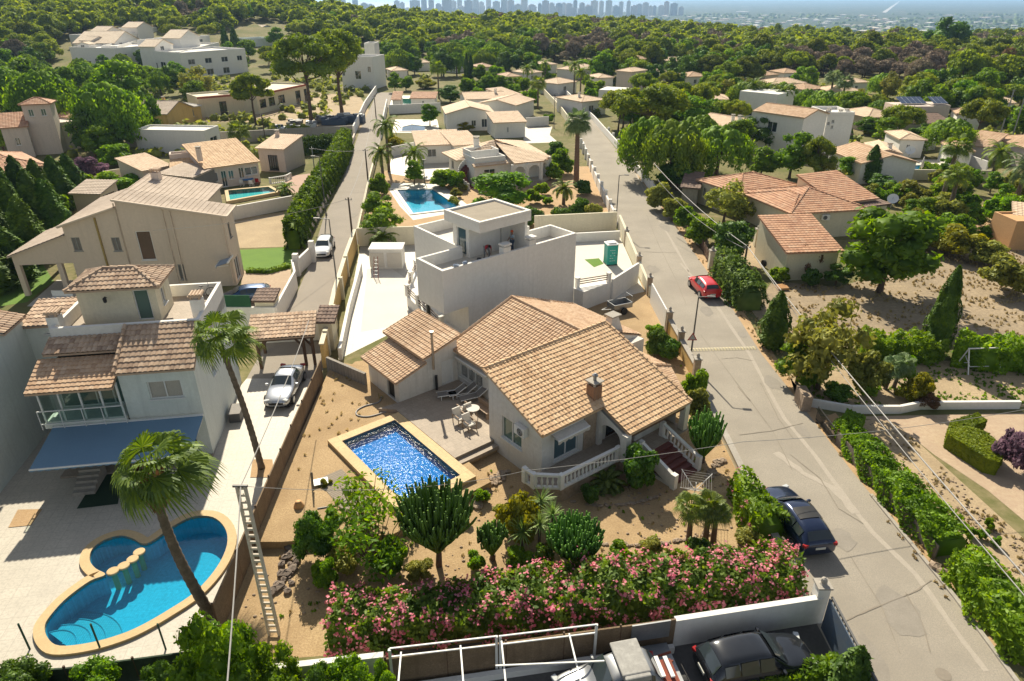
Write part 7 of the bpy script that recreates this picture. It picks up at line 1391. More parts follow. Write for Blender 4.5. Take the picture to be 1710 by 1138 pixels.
# ---------------------------------------------------------------- vehicles
m_head=M('headlamp glass',(.6,.62,.62),(.5,.52,.52),rough=.15,bump=0);m_tail=M('tail lamp',(.4,.02,.02),(.3,.015,.015),rough=.2,bump=0);m_plate=M('number plate',(.6,.6,.55),(.55,.55,.5),rough=.5,bump=0)
def car(name,label,paint,pos,heading,L=4.5,W=1.82,Hh=1.5,kind='estate',tint=None,roofp=None,cat='car'):
 """pos = plan centre, heading = direction of the nose (radians)"""
 t=thing(name,label,cat,(0,0,0));h=L/2
 if kind=='estate':S=[(-h,.62,.55,.60,.55),(-h+.12,.80,.66,.74,.62),(-h+.55,.93,.74,.86,.74),(-h+1.15,.97,.82,.95,.80),(-h+1.45,.98,.88,1.02,.78),(-h+2.05,1,.93,.965*Hh,.66),(-h+2.7,1,.95,Hh,.66),(-h+3.5,1,.96,.99*Hh,.66),(h-.55,.99,.97,.95*Hh,.64),(h-.12,.95,.95,1.02,.74),(h-.02,.86,.88,.90,.72)]
 elif kind=='hatch':S=[(-h,.62,.55,.60,.55),(-h+.12,.82,.66,.74,.62),(-h+.45,.93,.76,.88,.74),(-h+.9,.97,.86,.98,.78),(-h+1.1,.98,.9,1.04,.76),(-h+1.75,1,.95,.965*Hh,.66),(-h+2.3,1,.96,Hh,.66),(-h+3.0,1,.98,.98*Hh,.65),(h-.45,.98,1.0,.93*Hh,.62),(h-.1,.93,.98,1.05,.72),(h-.02,.84,.88,.92,.7)]
 else:S=[(-h,.62,.55,.58,.55),(-h+.12,.82,.64,.71,.62),(-h+.6,.93,.73,.83,.76),(-h+1.2,.97,.80,.91,.80),(-h+1.55,.98,.86,.97,.77),(-h+2.25,1,.91,.965*Hh,.64),(-h+2.8,1,.93,Hh,.64),(-h+3.3,1,.94,.985*Hh,.64),(h-1.05,.99,.95,1.04,.72),(h-.5,.96,.93,1.0,.76),(h-.05,.86,.86,.9,.7)]
 w=W/2;rows=[]
 for x,hw,zb,zr,rw in S:
  half=[(hw*w*.90,.24),(hw*w*.985,.42),(hw*w,.62*zb+.1),(hw*w*.965,zb),(rw*w,zr-.035),(rw*w*.6,zr),(0,zr+.012)]
  rows.append([(x,-y,z)for y,z in half]+[(x,y,z)for y,z in half[-2::-1]])
 n=len(rows[0]);V=[p for r_ in rows for p in r_];Fs=[(i*n+j,i*n+j+1,(i+1)*n+j+1,(i+1)*n+j)for i in range(len(rows)-1)for j in range(n-1)]
 Fs+=[tuple(range(n-1,-1,-1)),tuple((len(rows)-1)*n+j for j in range(n))]+[(i*n,(i+1)*n,(i+1)*n+n-1,i*n+n-1)for i in range(len(rows)-1)]
 mb=MB();mb.add(V,Fs);b=mb.build('body',paint,t,smooth=True);sb=b.modifiers.new('s','SUBSURF');sb.levels=sb.render_levels=2
 gl=tint or m_glass
 def patch(nm,i0,i1,j0,j1,mat,off=.012,sh=.08,par=None,shj=.1):
  c=[Vector(rows[i0][j0]),Vector(rows[i0][j1]),Vector(rows[i1][j1]),Vector(rows[i1][j0])];cc=sum(c,Vector())/4;m=MB();k=5
  nn=(c[1]-c[0]).cross(c[3]-c[0]).normalized();
  if nn.dot(cc-Vector((0,0,.5)))<0:nn=-nn
  g=[]
  for a in range(k+1):
   u=sh+(1-2*sh)*a/k;row=[]
   fi=i0+(i1-i0)*u;ia=int(min(fi,i1-1e-6));fa=fi-ia
   for b_ in range(k+1):
    v=shj+(1-2*shj)*b_/k;fj=j0+(j1-j0)*v;ja=int(min(fj,j1-1e-6));fb=fj-ja
    p=(Vector(rows[ia][ja])*(1-fa)+Vector(rows[ia+1][ja])*fa)*(1-fb)+(Vector(rows[ia][ja+1])*(1-fa)+Vector(rows[ia+1][ja+1])*fa)*fb;row.append(p+nn*off)
   g.append(row)
  vs=[p for r_ in g for p in r_];m.add(vs,[(a*(k+1)+b_,a*(k+1)+b_+1,(a+1)*(k+1)+b_+1,(a+1)*(k+1)+b_)for a in range(k)for b_ in range(k)]);return m.build(nm,mat,par or t,smooth=True)
 iw=4;ir=8 if kind!='saloon' else 7
 patch('windscreen',iw,iw+1,4,8,gl,.022,.06,shj=.03);patch('rear_window',ir,ir+1,4,8,gl,.022,.12,shj=.06)
 for j0,j1 in((3,4),(8,9)):
  patch('side_window',iw+1,iw+2,j0,j1,gl,.018,.04,shj=.12);patch('side_window',iw+2,ir-(0 if kind=='saloon' else 1),j0,j1,gl,.018,.05,shj=.12)
  if kind!='saloon':patch('side_window',ir-1,ir,j0,j1,gl,.018,.06,shj=.16)
 if roofp:patch('panorama_roof',iw+2,ir-1,5,7,roofp,.02,.0,shj=-.3)
 for sx in(-1,1):
  for xx,nm in((-h+.85,'wheel'),(h-.85,'wheel')):
   y0=sx*(w-.1);tyre=MB();tyre.tube([(xx,y0-sx*.1,.33),(xx,y0+sx*.115,.33)],.33,20);wo=tyre.build('wheel',m_rubber,t);rm=MB();rm.tube([(xx,y0+sx*.10,.33),(xx,y0+sx*.13,.33)],.215,14);rm.build('rim',m_rim,wo)
   for s5 in range(5):pass
  m=MB();m.box((-h+.18,sx*w*.66,.66),(.22,.36,.13),sx*.35);m.build('headlight',m_head,t,bevel=.03)
  m=MB();m.box((h-.14,sx*w*.74,.86),(.2,.34,.16),-sx*.3);m.build('tail_light',m_tail,t,bevel=.03)
  m=MB();m.box((-h+1.75 if kind!='hatch' else-h+1.35,sx*(w+.07),.98),(.12,.2,.13));m.build('wing_mirror',paint,t,bevel=.03)
 m=MB();m.box((-h+.02,0,.5),(.06,W*.5,.16));m.build('grille',m_black,t);m=MB();m.box((h-.03,0,.7 if kind!='hatch' else.6),(.06,.5,.12));m.build('number_plate',m_plate,t)
 m=MB();m.box((0,0,.2),(L*.9,W*.86,.12));m.build('underbody',m_black,t)
 t.location=pos;t.rotation_euler.z=heading+math.pi;return t
def by_ends(nose,tail,L):
 a,b=P(*nose),P(*tail);d=(a-b).normalized();return a,b,math.atan2(d.y,d.x),d
p_blue=PAINT('navy car paint',(.010,.022,.065),.2,.5,.8);p_red=PAINT('red car paint',(.62,.02,.03),.3,.1,.7);p_silver=PAINT('silver car paint',(.55,.57,.60),.25,.7,.6);p_white=PAINT('white car paint',(.78,.80,.82),.3,0,.5);p_black=PAINT('black car paint',(.012,.014,.018),.2,.3,.9);p_dblue=PAINT('blue car paint',(.02,.06,.15),.25,.5,.7)
a=P(1368,938);car('estate_car','dark blue estate car parked along the flowering hedge on the street',p_blue,(a.x-.35,a.y+2.45,0),R(98),4.75,1.86,1.5,roofp=m_black)
a=P(1190,503);car('hatchback','bright red hatchback parked beside the bamboo hedge',p_red,(a.x-.3,a.y+2.1,0),R(97),4.25,1.8,1.5,'hatch')
a=P(538,433);car('white_car','white hatchback parked under the tall hedge in the lane',p_white,(a.x-.25,a.y+2.1,0),R(-84),4.4,1.82,1.52,'hatch')
a=P(463,686);car('saloon_car','silver saloon car standing under the carport',p_silver,(a.x-.1,a.y+2.35,0),R(-88),4.75,1.84,1.42,'saloon',roofp=m_black)
a=P(412,502);car('blue_car','blue car half hidden behind the green mesh screen',p_dblue,(a.x+.1,a.y-.2,0),R(-160),4.3,1.8,1.45,'hatch')
a=P(1262,1132);car('black_car','black estate car in the shaded yard below the white wall',p_black,(a.x,a.y+.35,0),R(12),4.7,1.88,1.6)
a=P(1006,1165);jp=car('off_road_car','old silver black off road car with tarpaulin under the pergola end',PAINT('dull silver paint',(.3,.31,.32),.35,.5,.3),(a.x+.2,a.y+.1,0),R(192),4.2,1.85,1.75,'estate')
t=thing('folded_tarpaulin','pale folded sheet lying across the off road car','tarpaulin',(a.x+.9,a.y+.2,1.8));mb=MB();mb.box((a.x+.95,a.y+.3,1.86),(1.1,1.5,.14),R(12));mb.box((a.x+1.1,a.y-.35,1.75),(1.0,.5,.3),R(12));mb.build('sheet',M('dusty tarpaulin',(.42,.41,.38),(.3,.29,.27),s=3),t,bevel=.05)
a=P(1098,1152);t=thing('loaded_trailer','flat trailer carrying a red and white engine frame beside the off road car','trailer',(a.x,a.y,0));mb=MB();mb.box((a.x,a.y+.2,.6),(1.7,2.6,.1),R(10));mb.build('flatbed',m_gmetal,t)
mb=MB();[mb.bar((a.x-.6,a.y-.5+.4*i,.7),(a.x+.6,a.y-.3+.4*i,1.0),.07)for i in range(4)];mb.box((a.x,a.y,.85),(1.2,1.0,.35),R(10));mb.build('engine_frame',M('rusty red paint',(.3,.06,.03),(.18,.05,.03)),t)
for k in range(3):mb=MB();mb.box((a.x-.35+.35*k,a.y+.15,1.12),(.16,.9,.08),R(10));mb.build('panel_strip',m_wmetal,t)
for sx in(-1,1):mb=MB();mb.tube([(a.x+sx*.9,a.y,.32),(a.x+sx*1.08,a.y+.02,.32)],.32,14);mb.build('wheel',m_rubber,t)
mb=MB();mb.box((a.x-.1,a.y+1.6,1.35),(1.6,.06,.9),R(10));mb.build('headboard',m_gmetal,t)
a=P(1034,520);t=thing('box_trailer','small grey box trailer in the dusty yard below the white wall','trailer',(a.x,a.y,0));Ft=Frame(a,25)
mb=MB();[mb.fbox(Ft,*q)for q in((-.9,.9,-.6,-.55,.5,.9),(-.9,.9,.55,.6,.5,.9),(-.9,-.85,-.55,.55,.5,.9),(.85,.9,-.55,.55,.5,.9),(-.9,.9,-.6,.6,.45,.5))];mb.build('box',m_gmetal,t)
for b in(-.75,.68):mb=MB();c=Ft(0,b);mb.tube([c+Vector((0,0,.3)),Ft(0,b+.14)+Vector((0,0,.3))],.3,14);mb.build('wheel',m_rubber,t)
mb=MB();mb.bar(Ft(-.9,.3,.45),Ft(-1.8,0,.45),.06);mb.bar(Ft(-.9,-.3,.45),Ft(-1.8,0,.45),.06);mb.bar(Ft(.9,-.5,.9),Ft(.9,-.5,1.4),.05);mb.bar(Ft(.9,.5,.9),Ft(.9,.5,1.4),.05);mb.bar(Ft(.9,-.5,1.4),Ft(.9,.5,1.4),.05);mb.build('drawbar',m_gmetal,t)
# ---------------------------------------------------------------- street furniture
def lamp(label,x,yb,yt,arm=(1.0,0)):
 p=P(x,yb);h=hz(yt,p.y);t=thing('street_lamp',label,'street lamp',p);mb=MB();mb.tube([p,p+Vector((0,0,h*.5)),p+Vector((0,0,h))],[.075,.06,.045],8);mb.bar(p+Vector((0,0,h-.02)),p+Vector((arm[0],arm[1],h+.06)),.05);mb.build('pole',m_pole,t);q=p+Vector((arm[0],arm[1],h+.06));mb=MB();mb.box(q+Vector((arm[0]*.15,0,0)),(.55,.22,.1),math.atan2(arm[1],arm[0]));mb.build('lamp_head',m_pole,t,bevel=.03);mb=MB();mb.box(p+Vector((0,0,.15)),(.22,.22,.3));mb.build('base',m_conc,t);return t
lamp('slim street lamp with triangular warning sign at the painted speed bump',1152,606,496,(.75,-.1));lamp('slim street lamp near the portable toilet',1028,380,293,(.7,-.1));lamp('distant street lamp in front of the gabled villa courtyard',925,215,157,(.7,0));lamp('street lamp leaning over the lane beside the white car',566,500,366,(-.9,0));lamp('thin lamp rising from the tall lane hedge',545,360,262,(-.6,0));lamp('short lamp at the pool corner of the arcaded villa',709,305,268,(.1,0))
p=P(1150,606);t=thing('warning_sign','white triangular warning sign with red rim on the lamp at the speed bump','road sign',p+Vector((0,-.1,1.9)));tri=lambda r_,y:[p+Vector((r_*math.cos(R(90+120*i)),y,2.1+r_*math.sin(R(90+120*i))))for i in range(3)]
mb=MB();mb.add(tri(.42,-.12),[(0,1,2)]);mb.build('red_rim',m_tail,t);mb=MB();mb.add(tri(.29,-.125),[(0,1,2)]);mb.build('sign_face',m_gmetal,t)
t=thing('speed_bump','worn yellow and white striped speed bump across the street','speed bump',P(1200,583));a_,b_=P(1152,585),P(1262,582);d_=(b_-a_);n=22;nn=Vector((-d_.y,d_.x,0)).normalized()
mb=MB();mb.add([a_-nn*.28+Vector((0,0,.02)),b_-nn*.28+Vector((0,0,.02)),b_+Vector((0,0,.07)),a_+Vector((0,0,.07)),b_+nn*.28+Vector((0,0,.02)),a_+nn*.28+Vector((0,0,.02))],[(0,1,2,3),(3,2,4,5)]);mb.build('hump',m_asph,t)
for i in range(0,n,1):
 q0,q1=a_+d_*((i+.15)/n),a_+d_*((i+.75)/n);mb=MB();c_=[(q0-nn*.26,.027),(q1-nn*.26,.027),(q1,.077),(q0,.077),(q1+nn*.26,.027),(q0+nn*.26,.027)];mb.add([v+Vector((0,0,z_))for v,z_ in c_],[(0,1,2,3),(3,2,4,5)]);mb.build('stripe',M('faded yellow paint',(.55,.46,.22),(.42,.38,.28),s=3)if i==0 else bpy.data.materials['faded yellow paint']if i%2 else bpy.data.materials['faded yellow paint'],t)
def upole(label,x,yb,yt,r=.12,mat=None,cross=False):
 p=P(x,yb);h=hz(yt,p.y);t=thing('utility_pole',label,'utility pole',p);mb=MB();mb.tube([p,p+Vector((0,0,h))],[r,r*.7],8);mb.build('pole',mat or m_wpole,t)
 mb=MB();mb.bar(p+Vector((-.35,0,h-.25)),p+Vector((.35,0,h-.25)),.07);[mb.lathe(p+Vector((s_*.3,0,h-.2)),[(.04,0),(.05,.06),(.02,.12)],6)for s_ in(-1,1)];mb.build('crossarm',m_pole,t);return p+Vector((0,0,h-.15))
q1=upole('old brown utility pole in front of the wooden gate drive',1239,467,409);q2=upole('dark utility pole on the lane edge beside the ochre wall',590,408,330);q3=upole('dark utility pole further up the lane by the hedge',615,306,249);q4=upole('thin pole at the tall hedge beside the bungalow yard',528,305,246,.09,m_gmetal);q5=upole('pole near the end of the lane',628,196,160,.12);q6=upole('thin pole on the wood edge at the far right',1668,232,150,.14,m_gmetal);q7=upole('second thin pole on the wood edge at the far right',1688,236,155,.14,m_gmetal);q8=upole('leaning brown pole beside the conifer garden path',158,430,365,.1);q9=upole('thin pole in front of the building shell',445,245,190,.1)
b_=P(458,1060);h=hz(812,b_.y);t=thing('lattice_mast','pale ladder like concrete mast carrying cables over the curved pool','mast',b_);
for s_ in(-1,1):mb=MB();mb.bar(b_+Vector((s_*.21,0,0)),b_+Vector((s_*.15,0,h)),.075,.16,up=(0,1,0));mb.build('upright',m_wmast,t)
mb=MB();k=24
for i in range(k):z_=.2+(h-.3)*i/(k-1);w_=.21-.06*z_/h;mb.bar(b_+Vector((-w_,0,z_)),b_+Vector((w_,0,z_)),.10,.07,up=(0,1,0))
mb.build('rungs',m_wmast,t);mb=MB();mb.bar(b_+Vector((-.3,0,h)),b_+Vector((.25,0,h)),.08);mb.build('crossarm',m_pole,t);mt=b_+Vector((0,0,h))
def cable(label,a,b,r=.02,sag=.3,mat=None,mid=None):
 a,b=Vector(a),Vector(b);n=16;pts=[a.lerp(b,i/n)-Vector((0,0,4*sag*(i/n)*(1-i/n)))for i in range(n+1)];mb=MB();mb.tube(pts,r,5);return tag(mb.build('overhead_cable',mat or m_cable,None),label,'cable')
cable('thick bundled cable from the brown pole down to the lower right',q1,P(1722,975,5.0),.035,.35);cable('thin cable running beside the thick bundle on the right',q1+Vector((.3,0,-.3)),P(1715,1000,4.6),.022,.5);cable('thick cable from the brown pole up the street over the hedge',q1,P(1092,273,6.5),.04,.5);cable('thin lower cable up the street over the hedge',q1+Vector((0,0,-.3)),P(1098,300,5.5),.022,.8)
cable('white cable from the lattice mast up along the bamboo fence to the lane',mt,P(516,535,5.5),.022,.25);cable('pale cable dropping from the lattice mast towards the bottom edge',mt,P(378,1160,8.5),.022,.1);cable('pale cable across the terrace balustrade to the street',P(880,786,3.0),P(1242,738,4.0),.014,.1);cable('pale cable from the street to the far right garden',P(1242,738,4.0),P(1712,684,4.0),.014,.3);cable('thin cable between the lattice mast and the terrace',mt,P(880,786,3.0),.011,.6)
cable('cable from the lane pole over the beige house',q2,P(255,385,9.2),.015,.5);cable('thin cable between the lane poles',q2,q3,.02,.5);cable('thin cable at the top of the lane',q3,q5,.02,.6);cable('thin cable from the hedge pole to the lane',q4,q3,.02,.3);cable('two thin wires in front of the left pine wood',P(-10,60,9),P(360,55,9),.03,.5)
p=P(1022,444);t=thing('portable_toilet','turquoise portable toilet with white roof beside the street wall','portable toilet',p);m_tq=M('turquoise plastic',(.02,.32,.27),(.015,.26,.22),rough=.45,bump=.02);Fp=Frame(p,12)
mb=MB();mb.fbox(Fp,-.55,.55,-1.1,0,.08,2.1);mb.build('cabin',m_tq,t,bevel=.04);mb=MB();mb.fbox(Fp,-.6,.6,-1.15,.05,2.1,2.2);mb.fbox(Fp,-.4,.4,-.95,-.15,2.2,2.32);mb.build('roof',m_wmetal,t,bevel=.04);mb=MB();mb.fbox(Fp,-.44,.44,0,.035,.2,1.98);dr=mb.build('door',m_tq,t)
mb=MB();mb.fbox(Fp,.3,.36,.035,.06,1.0,1.2);mb.build('handle',m_black,dr)
for i in range(5):
 for j in range(3):
  if(i+j)%4!=3:mb=MB();mb.fbox(Fp,-.3+.2*j,-.17+.2*j,.036,.045,.5+.27*i,.53+.27*i);mb.build('vent_slot',m_wmetal,dr)
mb=MB();mb.fbox(Fp,-.57,.57,-1.12,.02,0,.1);mb.build('skid',m_black,t)
def lounge_chair(label,x,y,ang,z=.7,group=None):
 p=P(x,y,z);F_=Frame(p,ang);t=thing('garden_armchair',label,'armchair',p,group)
 for a,b in((-.3,-.3),(.3,-.3),(-.3,.3),(.3,.3)):mb=MB();mb.bar(F_(a,b,z),F_(a,b,z+.6),.05);mb.build('leg',m_teak,t)
 for a in(-.3,.3):mb=MB();mb.bar(F_(a,-.32,z+.6),F_(a,.34,z+.6),.07,.03);mb.build('armrest',m_teak,t)
 mb=MB();mb.fbox(F_,-.28,.28,-.28,.3,z+.32,z+.42);mb.build('seat',m_cloth,t,bevel=.03);mb=MB();mb.add([F_(-.28,-.28,z+.4),F_(.28,-.28,z+.4),F_(.28,-.42,z+.9),F_(-.28,-.42,z+.9),F_(-.28,-.2,z+.4),F_(.28,-.2,z+.4),F_(.28,-.34,z+.9),F_(-.28,-.34,z+.9)],[(0,1,2,3),(4,5,6,7),(3,2,6,7),(0,3,7,4),(1,2,6,5)]);mb.build('backrest',m_cloth,t);return t
lounge_chair('wooden armchair with pale cushion at the left of the patio set',768,706,39);lounge_chair('wooden armchair with pale cushion nearest the terrace step',784,716,39);lounge_chair('wooden armchair facing the house wall on the patio',775,690,-140)
p=P(790,698,.7);t=thing('patio_table','low round pale table among the wooden armchairs','table',p);mb=MB();mb.lathe(p,[(.03,.68),(.42,.68),(.42,.72),(.03,.72)],18);mb.build('table_top',m_cloth,t)
for k in range(3):mb=MB();mb.bar(p+Vector((.3*math.cos(k*2.1),.3*math.sin(k*2.1),0)),p+Vector((.1*math.cos(k*2.1),.1*math.sin(k*2.1),.68)),.04);mb.build('leg',m_teak,t)
def sunbed(label,x,y,ang,z=.7):
 p=P(x,y,z);F_=Frame(p,ang);t=thing('sun_lounger',label,'sun lounger',p);mb=MB();mb.add([F_(-.28,.9,z+.32),F_(.28,.9,z+.32),F_(.28,-.3,z+.32),F_(-.28,-.3,z+.32),F_(.28,-.9,z+.75),F_(-.28,-.9,z+.75)],[(0,1,2,3),(3,2,4,5)]);mb.build('sling',m_shut,t)
 mb=MB();[mb.bar(F_(s_*.3,.95,z+.31),F_(s_*.3,-.3,z+.31),.04)for s_ in(-1,1)];[mb.bar(F_(s_*.3,-.3,z+.31),F_(s_*.3,-.95,z+.78),.04)for s_ in(-1,1)];mb.build('frame',m_wmetal,t)
 for a,b in((-.3,.7),(.3,.7),(-.3,-.3),(.3,-.3)):mb=MB();mb.bar(F_(a,b,z),F_(a,b,z+.3),.04);mb.build('leg',m_wmetal,t)
sunbed('grey sun lounger on the left in the shade by the barred window',754,663,-75);sunbed('grey sun lounger in the middle in the shade by the barred window',772,661,-70);sunbed('grey sun lounger closest to the barred window',790,668,-65)
p=P(806,692,.7);F_=Frame(p,-51);t=thing('garden_bench','wooden bench against the villa wall on the patio','bench',p);mb=MB();mb.fbox(F_,-.7,.7,-.2,.2,1.08,1.13);mb.build('seat',m_teak,t);mb=MB();mb.fbox(F_,-.7,.7,-.24,-.2,1.15,1.55);mb.build('backrest',m_teak,t)
for a in(-.62,.62):mb=MB();mb.fbox(F_,a-.04,a+.04,-.2,.2,.7,1.08);mb.build('leg',m_teak,t)
hp_=[P(637,662,.49),P(632,672,.49),P(610,678,.49),P(596,686,.49),P(597,694,.49),P(615,696,.49),P(638,690,.49),P(652,684,.49),P(660,680,.49)];mb=MB();sp_=[]
for i in range(len(hp_)-1):
 p0,p1,p2,p3=hp_[max(i-1,0)],hp_[i],hp_[i+1],hp_[min(i+2,len(hp_)-1)]
 for j in range(5):u=j/5;sp_.append(.5*((2*p1)+(p2-p0)*u+(2*p0-5*p1+4*p2-p3)*u*u+(3*p1-p0-3*p2+p3)*u**3))
mb.tube(sp_,.045,6);tag(mb.build('pool_hose',M('grey hose',(.3,.29,.28),rough=.6),None),'thick grey hose looping over the gravel beside the blue pool','hose')
p=P(536,806,.5);mb=MB();mb.box(p+Vector((0,0,.06)),(.75,.55,.05),R(20));tag(mb.build('white_board',m_wmetal,None),'white square board lying on the plank deck edge','board')
mb=MB();mb.tube([P(519,790,.45),P(521,790,1.6),P(524,820,.5)],.035,6);mb.tube([P(530,850,.46),P(560,845,.46),P(578,835,.46)],.05,6);tag(mb.build('shower_pipe',m_pole,None),'bent pipes lying on the gravel beside the white board','pipe')
p=P(501,855,.1);t=tag(MB().lathe(p,[(.1,0),(.2,.1),(.28,.35),(.22,.55),(.14,.62),(.17,.66)],14).build('terracotta_urn',m_orangew,None,True),'terracotta urn among the stones at the reed fence','urn')
p=P(1205,421);tag(MB().lathe(p,[(.2,0),(.38,.25),(.42,.6),(.3,.85),(.2,.95)],14).build('terracotta_jar',m_orangew,None,True),'big terracotta jar in front of the domed dark tree','jar')
p=P(1156,850);h=1.7;t=thing('clothes_airer','white rotary clothes airer beside the red stairs','clothes airer',p);mb=MB();mb.tube([p,p+Vector((0,0,h))],.03,6);mb.build('pole',m_wmetal,t);q=[p+Vector((1.1*math.cos(R(30+90*i)),1.1*math.sin(R(30+90*i)),h+.15))for i in range(4)]
for c in q:mb=MB();mb.bar(p+Vector((0,0,h-.5)),c,.03);mb.build('arm',m_wmetal,t)
mb=MB();[mb.bar((p+Vector((0,0,h-.3))).lerp(q[i],f),(p+Vector((0,0,h-.3))).lerp(q[(i+1)%4],f),.01)for i in range(4)for f in(.35,.5,.65,.8,.95)];mb.build('lines',m_cable,t)
p=P(1632,618);t=thing('swing_frame','white metal swing seat frame in the sandy garden','swing',p);Fs=Frame(p,3)
for a in(-1.15,1.15):
 for b in(-.7,.7):mb=MB();mb.bar(Fs(a,b,0),Fs(a,0,1.75),.06);mb.build('leg',m_wmetal,t)
mb=MB();mb.bar(Fs(-1.2,0,1.75),Fs(1.2,0,1.75),.07);mb.build('top_bar',m_wmetal,t);mb=MB();mb.bar(Fs(-.9,-.3,.45),Fs(.9,-.3,.45),.04);mb.bar(Fs(-.9,.3,.45),Fs(.9,.3,.45),.04);mb.bar(Fs(-.9,-.4,.95),Fs(.9,-.4,.95),.04);[mb.bar(Fs(s_*.9,.3,.45),Fs(s_*.9,-.4,.95),.04)for s_ in(-1,1)];mb.build('seat_frame',m_wmetal,t)
def dish(label,x,y,z,r,rz=R(-30),up=.9):
 p=P(x,y,z);t=thing('satellite_dish',label,'satellite dish',p);rot=Matrix.Rotation(rz,3,'Z')@Matrix.Rotation(up,3,'X');mb=MB();vs=[];n=18
 for k in range(5):
  for j in range(n):rr=r*k/4;vs.append(p+rot@Vector((rr*math.cos(6.283*j/n),rr*math.sin(6.283*j/n),.28*r*(k/4)**2)))
 mb.add(vs,[(k*n+j,k*n+(j+1)%n,(k+1)*n+(j+1)%n,(k+1)*n+j)for k in range(4)for j in range(n)]);mb.build('reflector',m_wmetal,t,smooth=True);mb=MB();mb.bar(p,p+rot@Vector((0,0,r*.9)),.04);mb.bar(p-Vector((0,0,.1)),p-Vector((0,0,1.0)),.08);mb.build('feed_arm',m_gmetal,t)
dish('large white satellite dish on the flat brown annex roof',1491,333,3.2,.6);dish('small satellite dish on the far right garden wall',1520,252,2.2,.7)
def parasol(label,x,yb,yt,mat,z=0.):
 p=P(x,yb,z);h=hz(yt,p.y)-z;t=thing('closed_parasol',label,'parasol',p);mb=MB();mb.tube([p,p+Vector((0,0,h))],.04,6);mb.build('pole',m_wmetal,t);mb=MB();mb.lathe(p,[(.1,h*.35),(.22,h*.45),(.16,h*.75),(.05,h)],8);mb.build('canopy',mat,t,True)
parasol('closed white parasol beside the far right pool',1536,292,262,m_cloth);parasol('closed white parasol behind the beige house roof',209,316,300,m_cloth)
for lb,pa,pb in(('brown wooden drive gate between cream pillars on the street',(1167,408),(1187,448)),('low brown gate below the cream pillar on the street',(1187,448),(1200,470))):
 a_,b_=P(*pa),P(*pb);t=thing('wooden_gate',lb,'gate',a_);n=9 if pa[0]==1167 else 6
 for i in range(n):q=a_.lerp(b_,(i+.5)/n);mb=MB();mb.box(q+Vector((0,0,.55+.12*abs(i-n/2)/n)),(.05,.5*(b_-a_).length/n*1.5,1.1+.24*abs(i-n/2)/n),math.atan2((b_-a_).y,(b_-a_).x)-math.pi/2);mb.build('slat',m_wood,t)
 mb=MB();mb.bar(a_+Vector((0,0,.35)),b_+Vector((0,0,.35)),.06);mb.bar(a_+Vector((0,0,.9)),b_+Vector((0,0,.9)),.06);mb.build('gate_rails',m_wood,t)
for lb,x,y in(('cream gate pillar above the red car',1186,450),('cream gate pillar at the upper end of the brown gate',1167,408),('cream pillar of the red gate at the bougainvillea',1262,412),('cream pillar between the red gate and the garage',1288,440)):
 p=P(x,y);t=thing('gate_pillar',lb,'pillar',p);mb=MB();mb.box(p+Vector((0,0,.95)),(.5,.5,1.9));mb.build('pillar',m_cream,t);mb=MB();mb.box(p+Vector((0,0,1.95)),(.62,.62,.1));mb.lathe(p+Vector((0,0,2)),[(.2,0),(.12,.1),(.18,.2),(.02,.4)],8);mb.build('pillar_cap',m_conc,t)
a_,b_=P(1264,414),P(1286,440);t=thing('red_gate','rust red solid gate between two cream pillars','gate',a_);mb=MB();mb.bar(a_+Vector((0,0,.85)),b_+Vector((0,0,.85)),.06,1.6);mb.build('gate_leaf',M('rust red gate',(.32,.09,.04),(.25,.07,.03)),t)
p=P(1273,446);mb=MB();mb.tube([p+Vector((0,0,.35)),p+Vector((.2,.05,.35))],.35,14);tag(mb.build('leaning_tyre',m_rubber,None),'old tyre leaning at the pillar by the red gate','tyre')
p=P(1308,486);t=thing('roof_tile_stack','stack of leftover roof tiles on the rough ground','tile stack',p);mb=MB();[mb.tube([p+Vector((-.5+.02*i,.22*i,.15+.0*i)),p+Vector((.5,.22*i+.1,.2))],.11,6)for i in range(5)];mb.build('tiles',m_orangew,t)
p=FL(-.85,-7.6,6.8);t=thing('bicycle','bicycle leaning in the corner of the roof terrace','bicycle',p)
for dx in(-.45,.45):
 c=p+Vector((dx*.7,dx*.4,.34));mb=MB();ring=[c+Vector((.31*math.cos(6.283*i/18)*.87,.31*math.cos(6.283*i/18)*.5,.31*math.sin(6.283*i/18)))for i in range(19)];mb.tube(ring,.025,5);w_=mb.build('wheel',m_rubber,t);mb=MB();[mb.bar(c,ring[i],.006)for i in range(0,18,3)];mb.build('spokes',m_gmetal,w_)
mb=MB();a_,b_=p+Vector((-.31,-.18,.34)),p+Vector((.31,.18,.34));s_,hb_=p+Vector((-.12,-.07,.8)),p+Vector((.25,.14,.85));[mb.bar(x_,y_,.03)for x_,y_ in((a_,s_),(s_,hb_),(a_,p+Vector((0,0,.32))),(p+Vector((0,0,.32)),s_),(p+Vector((0,0,.32)),hb_),(hb_,b_))];mb.build('frame',m_gmetal,t);mb=MB();mb.box(s_+Vector((0,0,.05)),(.22,.1,.05));mb.build('saddle',m_black,t);mb=MB();mb.bar(hb_+Vector((-.12,.2,.08)),hb_+Vector((.12,-.2,.08)),.03);mb.build('handlebar',m_black,t)
p=P(396,702);t=thing('storage_chest','dark storage chest against the white house wall beside the silver car','chest',p);mb=MB();mb.box(p+Vector((-.1,.3,.3)),(.7,1.2,.6),R(9));mb.build('box',m_pole,t,bevel=.02);mb=MB();mb.box(p+Vector((-.1,.3,.64)),(.76,1.26,.06),R(9));mb.build('lid',m_shut,t)
